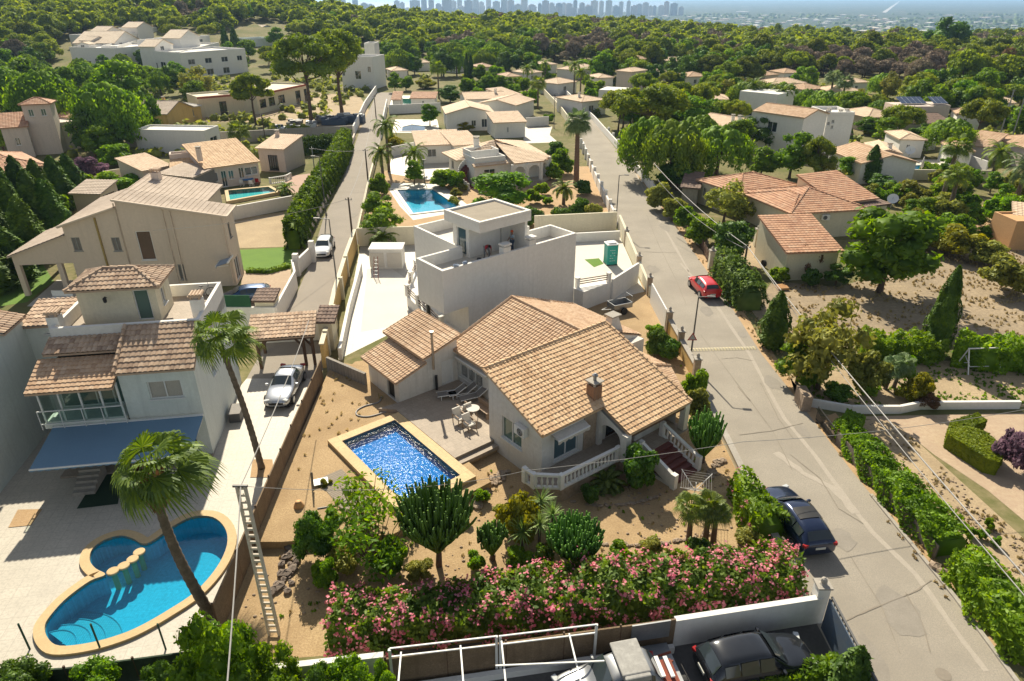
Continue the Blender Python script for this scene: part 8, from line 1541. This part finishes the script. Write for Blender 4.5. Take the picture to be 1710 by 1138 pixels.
p=P(434,838);t=thing('folded_lounger','white triangular folded lounger beside the reed fence','lounger',p);mb=MB();mb.add([p+Vector(v)for v in((-.4,-.1,.0),(.55,.1,.0),(.5,.6,.5),(-.35,.45,.5),(-.4,-.06,.04),(.55,.14,.04),(.5,.64,.54),(-.35,.49,.54))],[(0,1,2,3),(4,5,6,7),(0,1,5,4),(3,2,6,7)]);mb.build('sling',m_cloth,t);mb=MB();mb.bar(p+Vector((.5,.6,0)),p+Vector((.5,.6,.55)),.05);mb.bar(p+Vector((-.35,.45,0)),p+Vector((-.35,.45,.5)),.05);mb.build('legs',m_wmetal,t)
for lb,x in(('green fence post at the left of the pool yard edge',50),('green fence post near the entry steps of the curved pool',168),('green fence post at the right of the curved pool',277)):
 p=P(x,1085);mb=MB();mb.tube([p,p+Vector((0,0,1.5))],.04,6);tag(mb.build('fence_post',M('green post',(.03,.08,.05)),None),lb,'post')
p=P(95,506);t=thing('garden_bench','white bench on the porch of the beige house','bench',P(105,505));p=P(105,505);mb=MB();mb.box(p+Vector((0,0,.42)),(1.8,.5,.05));mb.build('seat',m_wmetal,t);mb=MB();mb.box(p+Vector((0,.25,.75)),(1.8,.05,.5));mb.build('backrest',m_wmetal,t);
for s_ in(-.8,.8):mb=MB();mb.box(p+Vector((s_,0,.2)),(.05,.45,.4));mb.build('leg',m_wmetal,t)
t=thing('plastic_table','blue plastic table between white chairs behind the teal pool','table',P(415,308,.2));p=P(415,308,.0);mb=MB();mb.lathe(p,[(.05,.7),(.8,.7),(.8,.75),(.05,.75)],16);mb.build('table_top',M('blue plastic',(.05,.22,.5)),t);mb=MB();mb.tube([p,p+Vector((0,0,.7))],.08,8);mb.build('leg',m_wmetal,t)
def pchair(lb,x,y,mat,z=0.):
 p=P(x,y,z);t=thing('plastic_chair',lb,'chair',p);mb=MB();mb.box(p+Vector((0,0,.44)),(.5,.5,.05));mb.build('seat',mat,t);mb=MB();mb.box(p+Vector((0,-.25,.72)),(.5,.05,.5));mb.build('backrest',mat,t)
 for a in(-.22,.22):
  for b in(-.22,.22):mb=MB();mb.bar(p+Vector((a,b,0)),p+Vector((a,b,.44)),.05);mb.build('leg',mat,t)
pchair('white plastic chair left of the blue table',405,311,m_wmetal);pchair('white plastic chair right of the blue table',421,312,m_wmetal);pchair('red plastic chair beside the blue table',431,309,m_tail)
balustrade('white balustrade beside the teal pool',[P(452,308,.3),P(478,304,.3),P(486,300,.3)],group=None)
for i,(lb,x,y,sx,sy,sz,m_)in enumerate((('dark blue container of machinery by the far lane wall',585,205,6,3,2.2,m_mech),('blue machine heap under the umbrella pines',560,208,5,3,1.6,m_mech),('black machine beside the blue heap',540,205,3,2.4,1.5,m_pole),('white tank beside the machinery',520,212,2,1.4,1.1,m_wmetal),('white flat crate pile in front of the machinery',478,218,4.5,2,.9,m_wmetal),('pale crate pile behind the flat one',492,208,3,2,.8,m_conc))):
 p=P(x,y);t=thing('machinery',lb,'machinery' if i<3 else 'crates',p);mb=MB();mb.box(p+Vector((0,0,sz*.35)),(sx,sy,sz*.7));mb.build('body',m_,t,bevel=.15)
 mb=MB();[mb.box(p+Vector((random.uniform(-sx/2,sx/2),random.uniform(-sy/2,sy/2),sz*.75)),(random.uniform(.4,1.4),random.uniform(.4,1.2),random.uniform(.3,.8)),random.uniform(0,1))for k in range(7)];mb.build('gear',[m_gmetal,m_mech,m_pole][i%3],t)
p=P(472,165);
# ---------------------------------------------------------------- the two workers
def person(label,pos,rz,J,shirt,trou,hairc,skin=(.28,.15,.09)):
 """J: joint dict in metres, facing -Y before turning"""
 t=thing('person',label,'person',(0,0,0));sk=M('skin',skin,rough=.6,bump=0)
 def skinned(name,chains,mat,sub=2):
  vs=[];es=[];rs=[];idx={}
  for ch in chains:
   prev=None
   for key,co,r_ in ch:
    if key in idx:k=idx[key]
    else:k=len(vs);idx[key]=k;vs.append(co);rs.append(r_)
    if prev is not None and(prev,k)not in es:es.append((prev,k))
    prev=k
  me=bpy.data.meshes.new(name);me.from_pydata([tuple(v)for v in vs],es,[]);me.materials.append(mat);o=link(name,me,t);md=o.modifiers.new('skin','SKIN')
  for i,r_ in enumerate(rs):sv=me.skin_vertices[0].data[i];sv.radius=(r_,r_);sv.use_root=i==0
  md.use_smooth_shade=True;s2=o.modifiers.new('sub','SUBSURF');s2.levels=s2.render_levels=sub;return o
 v={k:Vector(c)for k,c in J.items()};ch=[]
 ch.append([('pel',v['pel'],.13),('sp',v['pel'].lerp(v['chest'],.5),.125),('chest',v['chest'],.145),('neck',v['neck'],.06),('jaw',v['neck'].lerp(v['head'],.55),.075),('head',v['head'],.10),('crown',v['head']+(v['head']-v['neck']).normalized()*.09,.075)])
 for s_ in 'lr':
  ch.append([('chest',None,0),('sh'+s_,v['sh'+s_],.06),('el'+s_,v['el'+s_],.042),('wr'+s_,v['wr'+s_],.028),('pa'+s_,v['wr'+s_]+(v['wr'+s_]-v['el'+s_]).normalized()*.08,.034)])
  ch.append([('pel',None,0),('hp'+s_,v['hp'+s_],.085),('kn'+s_,v['kn'+s_],.058),('an'+s_,v['an'+s_],.04),('to'+s_,v['an'+s_]+Vector((0,-.17,-.05)),.035)])
 body=skinned('body',ch,sk)
 for s_ in 'lr':
  d=(v['wr'+s_]-v['el'+s_]).normalized();sd=Vector((1,0,0));pa=v['wr'+s_]+d*.07
  for k in range(5):
   o_=sd*(-.032+.016*k);L=(.055,.07,.078,.07,.055)[k];
   if k==0:skinned('thumb',[[('a',pa-d*.03-sd*.02,.010),('b',pa-sd*.05+d*.01,.009),('c',pa-sd*.055+d*.04,.008)]],sk,1)
   else:skinned('finger',[[('a',pa+o_,.009),('b',pa+o_+d*L*.5,.0085),('c',pa+o_+d*L*.9+Vector((0,-.015,0)),.007)]],sk,1)
 sc=[[('pel',v['pel']+Vector((0,0,-.02)),.145),('sp',v['pel'].lerp(v['chest'],.5),.14),('chest',v['chest'],.16),('nk',v['chest'].lerp(v['neck'],.75),.085)]]
 for s_ in 'lr':sc.append([('chest',None,0),('sh'+s_,v['sh'+s_],.075),('el'+s_,v['sh'+s_].lerp(v['el'+s_],.8),.062)])
 skinned('shirt',sc,shirt);tc=[]
 for s_ in 'lr':tc.append([('pel',v['pel']-Vector((0,0,.03)),.14),('hp'+s_,v['hp'+s_],.1),('kn'+s_,v['kn'+s_],.075),('an'+s_,v['kn'+s_].lerp(v['an'+s_],.93),.06)])
 skinned('trousers',tc,trou)
 mb=MB();up=(v['head']-v['neck']).normalized();c=v['head']+up*.05+Vector((0,.012,0));mb.ball(c,.115,12,(1,1.05,.95));mb.build('cap' if hairc[0]>.3 else 'hair',M('headwear',hairc,bump=.1),t,smooth=True)
 for s_ in(-1,1):
  mb=MB();mb.ball(v['head']+Vector((s_*.035,-.088,.0)),.013,6);mb.build('eye',m_black,t);mb=MB();mb.ball(v['head']+Vector((s_*.098,0,-.01)),.025,6,(.5,1,1.3));mb.build('ear',sk,t)
  s2='lr'[(s_+1)//2];mb=MB();mb.box(v['an'+s2]+Vector((0,-.07,-.05)),(.1,.28,.1));mb.build('shoe',m_black,t,bevel=.03)
 mb=MB();mb.ball(v['head']+Vector((0,-.105,-.02)),.02,6,(.8,1,1.5));mb.build('nose',sk,t);mb=MB();mb.box(v['head']+Vector((0,-.092,-.055)),(.05,.01,.012));mb.build('mouth',m_tail,t)
 t.location=pos;t.rotation_euler.z=rz;return t
stand=dict(pel=(0,0,.95),chest=(0,.01,1.28),neck=(0,0,1.5),head=(0,-.02,1.64),shl=(-.2,0,1.42),ell=(-.27,-.02,1.14),wrl=(-.24,-.2,.98),shr=(.2,0,1.42),elr=(.28,-.08,1.16),wrr=(.16,-.3,1.2),hpl=(-.1,0,.9),knl=(-.12,-.03,.5),anl=(-.13,.02,.1),hpr=(.1,0,.9),knr=(.12,-.02,.5),anr=(.13,.03,.1))
bend=dict(pel=(0,.12,.88),chest=(0,-.18,1.08),neck=(0,-.38,1.16),head=(0,-.5,1.14),shl=(-.2,-.3,1.06),ell=(-.23,-.36,.78),wrl=(-.17,-.45,.54),shr=(.2,-.3,1.06),elr=(.23,-.34,.78),wrr=(.15,-.45,.55),hpl=(-.12,.1,.84),knl=(-.2,-.02,.48),anl=(-.2,.06,.1),hpr=(.12,.1,.84),knr=(.2,-.02,.48),anr=(.2,.06,.1))
person('worker in a red shirt bending over on the roof terrace',FN(5.6,-2.0,FLR),R(25),bend,M('red shirt',(.45,.03,.05),bump=0),M('grey work trousers',(.25,.25,.26),bump=0),(.02,.015,.012))
person('worker in a pale blue shirt and orange head cloth standing on the roof terrace',FN(8.1,-1.9,FLR),R(-60),stand,M('pale blue shirt',(.38,.5,.62),bump=0),M('dark blue work trousers',(.06,.09,.15),bump=0),(.6,.1,.03))
t=tag(MB().lathe(FN(4.6,-1.7,FLR),[(.13,0),(.17,.3),(.18,.32)],12).build('bucket',m_black,None,True),'black bucket on the roof terrace beside the bending worker','bucket')
t=thing('plastic_sheet','blue plastic wrap lying on the roof parapet at its left end','plastic wrap',FN(1.5,-.1,6.6));mb=MB();mb.ball(FN(1.3,-.12,6.7),.22,8,(1.2,.8,.5),.25);mb.ball(FN(2.1,-.1,6.72),.2,8,(1,.8,.7),.3);mb.build('sheet',M('blue plastic',(.15,.25,.45),(.4,.45,.5)),t)
for i,(lb,a_,b2)in enumerate((('outdoor ladder of brick red colour beside the storage box',(-12.9,61.0),2),)):
 t=thing('ladder','red step ladder leaning beside the white storage box','ladder',(a_[0],a_[1],0));mb=MB();[mb.bar((a_[0]+s_*.2,a_[1]-.5,0),(a_[0]+s_*.17,a_[1]+.3,1.9),.05)for s_ in(-1,1)];mb.build('stiles',M('ladder red',(.4,.12,.08)),t);mb=MB();[mb.bar((a_[0]-.2,a_[1]-.5+.8*k/6,1.9*k/6),(a_[0]+.2,a_[1]-.5+.8*k/6,1.9*k/6),.035)for k in range(1,6)];mb.build('rungs',m_gmetal,t)
# ---------------------------------------------------------------- woods, plain and skyline
random.seed(11);rng=np.random.default_rng(11)
def low_tree(kind,n=14,per=14,size=.95):
 cs=[];rs=[]
 for i in range(n):
  a=random.uniform(0,6.28);q=math.sqrt(random.random());cs.append((4.6*q*math.cos(a)*.8,4.6*q*math.sin(a)*.8,2.2+4.6*math.sqrt(max(0,1-q*q))*random.uniform(.7,1)));rs.append(random.uniform(1.1,1.9))
 return clumps(cs,rs,per,size,(1,1,.8),core=.78,jit=.8,up=.6)
LOW=[low_tree('p')for i in range(7)]
def clear(x,y,m=2.5):
 if y<215:
  for i in range(len(RL)-1):
   pass
  lx=np.interp(y,[12,44,103,126,160,212],[13,13,12.2,12.7,11.2,7.9]);rx=np.interp(y,[12,76,90,128,160,212],[19.9,19,18.9,18,17,12.9])
  if lx-m-1<x<rx+m+1:return False
  l2=np.interp(y,[41,57,80,99,138,199],[-18.6,-19.4,-22.7,-24.6,-30,-37.2]);r2=np.interp(y,[41,53,72,99,138,199],[-13.4,-15,-16.8,-20.5,-25.4,-33])
  if l2-m-1<x<r2+m+1:return False
 for e in EXC:
  if abs(e[0][0]-x)<40 and abs(e[0][1]-y)<50 and inpoly(x,y,offset_loop([Vector((p[0],p[1]))for p in e],m)):return False
 return True
zones=[((640,92,900,130),60,['round','dark','pine','weep'],(6,9),'tree in the green gardens beyond the far pools'),((1000,105,1330,150),62,['pine','round','dark','pined'],(6,9),'tree at the edge of the woods beyond the street end'),((1180,150,1480,215),46,['round','dark','weep','olive'],(4,7),'leafy tree among the villas on the right'),((1440,160,1730,240),34,['round','dark','pine'],(5,8),'leafy tree around the solar roof house'),((1480,290,1730,385),34,['bush','round','busho'],(2,3.5),'small orchard tree on the orange soil at the right'),((0,110,330,175),44,['round','weep','dark'],(5,8),'leafy tree below the townhouse rows'),((0,170,260,270),30,['dark','round'],(4,6),'leafy tree around the tower house'),((780,118,1000,180),30,['round','bush'],(3,5),'small tree near the end of the street'),((200,60,640,125),40,['round','pine'],(6,8),'tree between the townhouses and the hillside house'),((1030,150,1230,230),34,['pine','round'],(5,8),'tree behind the street grove'),((1440,300,1600,420),22,['bush','busho','round'],(2,3.4),'dark tree beside the brown annex')]
for(x0,y0,x1,y1),n,kinds,(h0,h1),lb in zones:
 c=0;tries=0;PH={}
 while c<n and tries<700:
  tries+=1;p=P(random.uniform(x0,x1),random.uniform(y0,y1));h=random.uniform(h0,h1)
  if not clear(p.x,p.y,h*.3)or not clear(p.x,p.y+4,.5)or(p.y>90 and not clear(p.x,p.y+9,.3)):continue
  k=random.choice(kinds);lm=min(LMK,key=lambda q:(q[0]-p.x)**2+((q[1]-p.y)*.6)**2);dx,dy=p.x-lm[0],p.y-lm[1]
  rel=('behind' if dy>4 else 'in front of')if abs(dx)<3.5 else(('left of' if dx<0 else 'right of')if abs(dy)<8 else('behind and left of' if dx<0 else 'behind and right of')if dy>0 else('in front and left of' if dx<0 else 'in front and right of'))
  sz_='small' if h<h0+(h1-h0)*.33 else('tall' if h>h0+(h1-h0)*.67 else 'medium');kn={'round':'rounded green tree','dark':'dark leafy tree','pine':'yellow green pine','weep':'weeping tree','pined':'dark pine','olive':'olive green tree','bush':'green bush','busho':'olive grey bush'}[k]
  lb2=' '.join(f'{sz_} {kn} {rel} the {lm[2]}'.split()[:16]);grow(k,lb2,Vector((p.x,p.y,gz(p.x,p.y))),h,h*random.uniform(.42,.55)if not k.startswith('bush')else h*.6,group=f'{kn}s near the {lm[2]}');c+=1
pts=[]
y=200.
while y<520:
 x=-.92*y
 while x<.92*y:
  xx=x+random.uniform(-3,3);yy=y+random.uniform(-3,3);px=855+FPX*xx/(yy*CP+(CAMH-gz(xx,yy))*SP);d_=yy*CP+CAMH*SP;py=569-FPX*(yy*SP-(CAMH-gz(xx,yy))*CP)/d_
  front=245-55*sm((xx-20)/60)*0+(0 if xx<0 else 0)
  lim=np.interp(px,[0,110,120,360,420,640,660,1000,1040,1300,1480,1710],[112,95,55,55,50,75,88,100,112,118,130,165])
  if py<lim+8 and-60<px<1770 and clear(xx,yy,4):pts.append((xx,yy))
  x+=6.2+yy*.004
 y+=6.6
pts.sort(key=lambda p:p[1]);open('/tmp/wood.txt','w').write(str(len(pts)))
near=[p for p in pts][:285];rest=pts[285:]
deadf=lambda x,y:(math.sin(x*.021+1.3)*math.sin(y*.045+.4)+.5*math.sin(x*.06+y*.05))>(.02 if x>20 else.8)
PN=[npmesh('crown',V*1.,Fq,[f_pine])for V,Fq in[clumps([(3.3*math.sqrt(a)*math.cos(i*2.4),3.3*math.sqrt(a)*math.sin(i*2.4),2.2+4.6*math.sqrt(1-a)*random.uniform(.75,1.05))for i,a in enumerate(np.linspace(.02,.98,24))],[random.uniform(.9,1.5)for i in range(24)],70,.42,(1,1,.75),.75,up=.5)for k in range(5)]]
PD=[]
for m in PN[:3]:
 c=m.copy();c.materials.clear();c.materials.append(f_dead);PD.append(c)
PK=[]
for m in PN[2:]:
 c=m.copy();c.materials.clear();c.materials.append(f_pined);PK.append(c)
TRm=bpy.data.meshes.new('trunk');tb_=MB();tb_.tube([(0,0,-1),(.1,0,2),(0,.2,4.5)],[.24,.2,.12],6);TRm.from_pydata([tuple(v)for v in tb_.v],[],tb_.f);TRm.materials.append(m_bark)
for x,y in near:
 dd=deadf(x,y)and random.random()<.8;kk=random.random()<.3;d0=y*CP+CAMH*SP;px0=855+FPX*x/d0
 zn=[n_ for lim_,n_ in((112,'left of the townhouses'),(240,'behind the left townhouse row'),(400,'behind the right townhouse row'),(560,'behind the hillside house'),(660,'behind the tall white cubic house'),(780,'behind the green grove and lane'),(900,'behind the cream gable and far palms'),(1060,'beyond the street end'),(1200,'behind the pyramid roofed villa'),(1330,'behind the small orange roofed house'),(1480,'behind the fan palms of the right villas'),(9999,'behind the solar roof house'))if px0<lim_][0]
 kd_='bare grey dead pine' if dd else('dark green pine' if kk else 'yellow green pine');row=ORD[min(11,int((y-195)/7))]+' row';t=thing('pine_tree',f'{kd_} in the {row} '+zn,'tree',(0,0,0),kd_+'s '+zn)
 link('crown',random.choice(PD if dd else(PK if kk else PN)),t);link('trunk',TRm,t);s_=random.uniform(.85,1.35)*(.8 if dd else 1);t.location=(x,y,gz(x,y)-.2);t.rotation_euler.z=random.uniform(0,6.28);t.scale=(s_,s_,s_*random.uniform(.85,1.2))
acc={0:[],1:[],2:[]}
for x,y in rest:
 dd=deadf(x,y)and random.random()<.75;V,Fq=random.choice(LOW);s_=random.uniform(.7,1.3)*(.85 if dd else 1);a=random.uniform(0,6.28);c,s=math.cos(a),math.sin(a)
 Vt=np.stack([V[:,0]*c-V[:,1]*s,V[:,0]*s+V[:,1]*c,V[:,2]*random.uniform(.8,1.15)],1)*s_+np.array([x,y,gz(x,y)-.8]);acc[1 if dd else(2 if random.random()<.28 else 0)].append((Vt,Fq))
for k,nm,m_,lb in((0,'pine_wood',f_pine,'mass of yellow green pines filling the wood behind the villas'),(1,'dead_pine_wood',f_dead,'grey brown stands of dead pines in the wood'),(2,'dark_pine_wood',f_pined,'darker pines mixed into the far wood')):
 if acc[k]:V,Fq=merge(acc[k]);tag(link(nm,npmesh(nm,V,Fq,[m_])),lb,'woodland',kind='stuff')
f_plain=LEAF('plain tree foliage',(.025,.06,.025),(.07,.11,.04),trans=.1,clump=0)
parts=[]
for i in range(9000):
 yy=520+4300*random.random()**1.6;xx=random.uniform(-.45 if yy>800 else-.8,.95)*yy;f=math.sin(xx*.004+2)*math.sin(yy*.0031)+.6*math.sin(xx*.011+yy*.009)+random.uniform(-.5,.5)
 if f<-.1:continue
 s_=random.uniform(3,7)*(1+yy*.00025);z=gz(xx,yy);c,sn=math.cos(i),math.sin(i);q=np.array([(-1,-.7,0),(1,-.7,0),(1,.7,0),(-1,.7,0),(-.6,-.4,1),(.6,-.4,.95),(.5,.4,.9),(-.6,.4,1.05)])*np.array([s_,s_,s_*.8]);q=np.stack([q[:,0]*c-q[:,1]*sn,q[:,0]*sn+q[:,1]*c,q[:,2]],1)+np.array([xx,yy,z-1])
 parts.append((q,np.array([(0,1,5,4),(1,2,6,5),(2,3,7,6),(3,0,4,7),(4,5,6,7)])))
V,Fq=merge(parts);tag(link('distant_groves',npmesh('distant_groves',V,Fq,[f_plain])),'hazy dark groves scattered over the far plain','woodland',kind='stuff')
bm_=[]
for cm in((.72,.7,.66),(.6,.52,.45),(.66,.62,.55)):bm_.append(M('distant wall',cm,s=.05,s2=.2,bump=0))
me_b=[]
for m_ in bm_:
 mb=MB();mb.box((0,0,1.5),(12,8,4));mb.add([(-6.4,-4.4,3.5),(6.4,-4.4,3.5),(6.4,4.4,3.5),(-6.4,4.4,3.5),(-3,0,5.2),(3,0,5.2)],[(0,1,5,4),(1,2,5),(2,3,4,5),(3,0,4)]);mm=bpy.data.meshes.new('distant_house');mm.from_pydata([tuple(v)for v in mb.v],[],mb.f);mm.materials.append(m_);me_b.append(mm)
for i in range(210):
 px=random.uniform(820,1710)if i%4 else random.uniform(1100,1500);py=20+34*random.random()**.8;p=PT(px,py)
 if p.y<620 or p.y>4700:continue
 t=link('distant_building',random.choice(me_b));tag(t,'tiny pale building on the hazy plain','building','tiny buildings scattered over the plain');s_=random.uniform(.8,2.2)*(1+p.y*.0002);t.location=p;t.rotation_euler.z=random.uniform(0,3);t.scale=(s_,s_,random.uniform(.8,1.4))
for px,py,sx in((1390,34,5),(1510,33,3.5),(1592,38,4),(1240,21,7)):
 p=PT(px,py);t=link('distant_warehouse',me_b[0]);tag(t,{1390:'broad white warehouse at the near edge of the plain',1510:'white warehouse beside the large dark pine',1592:'white sheds right of the large dark pine',1240:'long pale factory roofs on the plain'}[px],'warehouse');t.location=p;t.scale=(sx,sx*.6,1.5)
p=PT(1476,22);q=PT(1503,2);d_=(q-p);n_=Vector((-d_.y,d_.x,0)).normalized()*14;mb=MB();k=12
for i in range(k):
 a,b=p.lerp(q,i/k),p.lerp(q,(i+1)/k);a.z=gz(a.x,a.y)+2;b.z=gz(b.x,b.y)+2;mb.quad(a-n_,a+n_,b+n_,b-n_)
tag(mb.build('motorway',M('pale motorway',(.5,.48,.45),s=.01,s2=.1,bump=0)),kind='structure')
big=P(1570,95);grow('dark','large dark tree standing above the wood on the right',Vector((big.x,big.y,0)),16,9.5)
def tower_mat(name,c,g):
 m,t,N,L=nodes(name);ge=N('NewGeometry');mp=N('Mapping');mp.inputs['Rotation'].default_value=(R(90),0,0);L(ge.outputs['Position'],mp.inputs[0]);br=N('TexBrick');br.offset=0;br.inputs['Brick Width'].default_value=7;br.inputs['Row Height'].default_value=6;br.inputs['Mortar Size'].default_value=1.6;br.inputs['Color1'].default_value=c4(g);br.inputs['Color2'].default_value=c4(tuple(x*1.3 for x in g));br.inputs['Mortar'].default_value=c4(c);L(mp.outputs[0],br.inputs[0])
 b=N('BsdfPrincipled');L(br.outputs[0],b.inputs['Base Color']);b.inputs['Roughness'].default_value=.7;o=N('OutputMaterial');L(b.outputs[0],o.inputs[0]);return m
tm_=[tower_mat('tower facade',c,g)for c,g in(((.5,.5,.5),(.25,.27,.3)),((.42,.36,.34),(.2,.22,.26)),((.3,.33,.38),(.14,.17,.22)),((.6,.58,.55),(.33,.33,.35)))]
tws=[(222,6,3),(405,7,3),(571,14,0),(595,8,0),(610,10,6),(620,12,8),(664,9,2),(673,7,5),(694,16,1),(709,9,0),(721,9,0),(733,9,7),(747,14,0),(757,10,2),(768,8,0),(783,12,1),(795,8,0),(804,9,4),(816,8,0),(829,12,3),(842,9,0),(853,10,1)]
x=865
while x<1145:tws.append((x,random.uniform(5,11),random.uniform(-2,9)+(x-865)*.02));x+=random.uniform(6,13)
for x in range(650,1000,11):tws.append((x+random.uniform(-4,4),random.uniform(7,12),random.uniform(10,15)))
for x,w_,yt in tws:
 Y=random.uniform(4350,4750);px=x;v=(569-22)/FPX;Yt=Y;d=Y*CP+(CAMH+87)*SP;X=(px-855)/FPX*d;z1=hz(yt,Y);W=w_*d/FPX;mb=MB();mb.box((0,0,(z1+87)/2),(W,W*random.uniform(.7,1),z1+87));mb.box((0,0,z1+87+2),(W*.5,W*.4,5));o=mb.build('tower_block',random.choice(tm_));o.location=(X,Y,-87);o.rotation_euler.z=random.uniform(-.4,.4);pl_=[n_ for l_,n_ in((560,'left of the umbrella pines'),(640,'above the tall white cubic house'),(700,'above the top of the lane'),(760,'above the green grove'),(830,'above the dark far cypresses'),(900,'above the street end'),(980,'above the pillared street wall'),(1060,'above the umbrella pine of the street'),(9999,'at the right end of the skyline'))if x<l_][0];tag(o,f"hazy {['grey', 'brown', 'dark blue', 'pale'][tm_.index(o.data.materials[0])]} {'tall slim' if yt < 3 and w_ < 9.5 else 'tall broad' if yt < 3 else 'mid height' if yt < 9 else 'low'} tower block {pl_}",'tower block','tower blocks of the distant seaside city '+pl_)
# ---------------------------------------------------------------- weeds, tufts, litter
def scatter(name,label,poly,n,fn,mat,z=0.,avoid=()):
 xs=[p[0]for p in poly];ys=[p[1]for p in poly];parts=[];c=0
 while c<n:
  x,y=random.uniform(min(xs),max(xs)),random.uniform(min(ys),max(ys));c+=1
  if math.sin(x*1.1+y*.7)+math.sin(y*1.9-x*.5)+random.uniform(-1,1)<-.4:continue
  if inpoly(x,y,poly)and not any(inpoly(x,y,a)for a in avoid):parts.append(fn(x,y,z))
 V,Fq=merge(parts);return tag(link(name,npmesh(name,V,Fq,[mat])),label,'ground cover',kind='stuff')
def tuft(x,y,z,h=.16):
 k=7;a=rng.uniform(0,6.28,k);r=rng.uniform(.02,.10,k);c=np.stack([x+np.cos(a)*r,y+np.sin(a)*r,np.full(k,z)+h*.4],1);return leaves(c,np.stack([np.cos(a),np.sin(a),.3+0*a],1),h*.55,2.2,-2.5,.3)
def pebble(x,y,z):
 s=random.uniform(.025,.075);return lump((x,y,z+s*.3),s,(1.2,1,.6))
def bigtuft(x,y,z):return tuft(x,y,z,random.uniform(.2,.5))
G_=[(12.5,22.5),(12.6,43),(10,47),(-4,31),(-11.8,24),(-11.9,20.5)];AV_=[T(FM,[(-8,-10.6),(-2.7,-10.6),(-2.7,-1.8),(-8,-1.8)]),T(FM,[(-1.4,3),(10,3),(10,-12),(-1.4,-12)])]
scatter('gravel_stones','loose stones on the gravel of the tiled villa garden',G_,2600,pebble,m_rock,.0,AV_);scatter('weeds','small weeds and dry grass in the gravel garden',G_,600,tuft,f_grass,.0,AV_);scatter('green_weeds','low green weeds in the gravel garden',G_,420,tuft,f_hedge,0,AV_)
scatter('weeds','weeds on the upper gravel beside the blue pool',[(-12.3,30),(-12.8,42),(-8,44),(-6,39),(-10,33)],150,tuft,f_grass,.45)
scatter('dry_grass','dry grass tufts on the field behind the lone cypress',[P(*q)for q in[(1290,470),(1400,480),(1530,430),(1570,390),(1710,400),(1710,560),(1300,575)]],4200,lambda x,y,z:tuft(x,y,z,random.uniform(.1,.26)),f_grass)
scatter('weeds','weeds and low plants in the dry garden on the right',[P(*q)for q in[(1330,660),(1320,600),(1710,615),(1710,678),(1380,682)]],1200,tuft,f_hedge)
scatter('weeds','weeds in the sandy border below the stamped drive',[P(*q)for q in[(1400,712),(1490,705),(1710,905),(1710,990),(1570,860)]],450,tuft,f_grass);scatter('loose_stones','loose stones on the sandy border below the stamped drive',[P(*q)for q in[(1400,712),(1490,705),(1710,905),(1710,990),(1570,860)]],900,pebble,m_rock)
scatter('verge_weeds','dry weeds on the verge along the right of the street',[(19.2,22),(19.0,40),(18.9,58),(19.1,90),(20.6,90),(20.4,60),(20.6,40),(20.9,22)],900,tuft,f_grass)
scatter('understorey','scrubby undergrowth between the far villas and the wood',[(-150,120),(-40,110),(-40,235),(30,235),(30,130),(150,100),(170,220),(-170,240)],3800,lambda x,y,z:merge([leaves(np.array([x,y,gz(x,y)+.7])+rng.normal(0,.7,(14,3))*np.array([1,1,.55]),np.tile(np.array([[0,0,1.]]),(14,1)),.75,1.4,0,.8,.3),lump((x,y,gz(x,y)+.4),.9)])if clear(x,y,1.)else(np.zeros((4,3))+[x,y,-1],np.array([[0,1,2,3]])),f_olive)
# ---------------------------------------------------------------- the air
def haze():
 mb=MB();mb.box((0,24950,-32),(53000,50100,116));m,t,N,L=nodes('haze');v=N('VolumePrincipled')
 v.inputs['Color'].default_value=(.42,.66,1,1);v.inputs['Density'].default_value=.00010;v.inputs['Anisotropy'].default_value=.3
 o=N('OutputMaterial');L(v.outputs[0],o.inputs['Volume']);tag(mb.build('haze',m),kind='stuff')
haze()
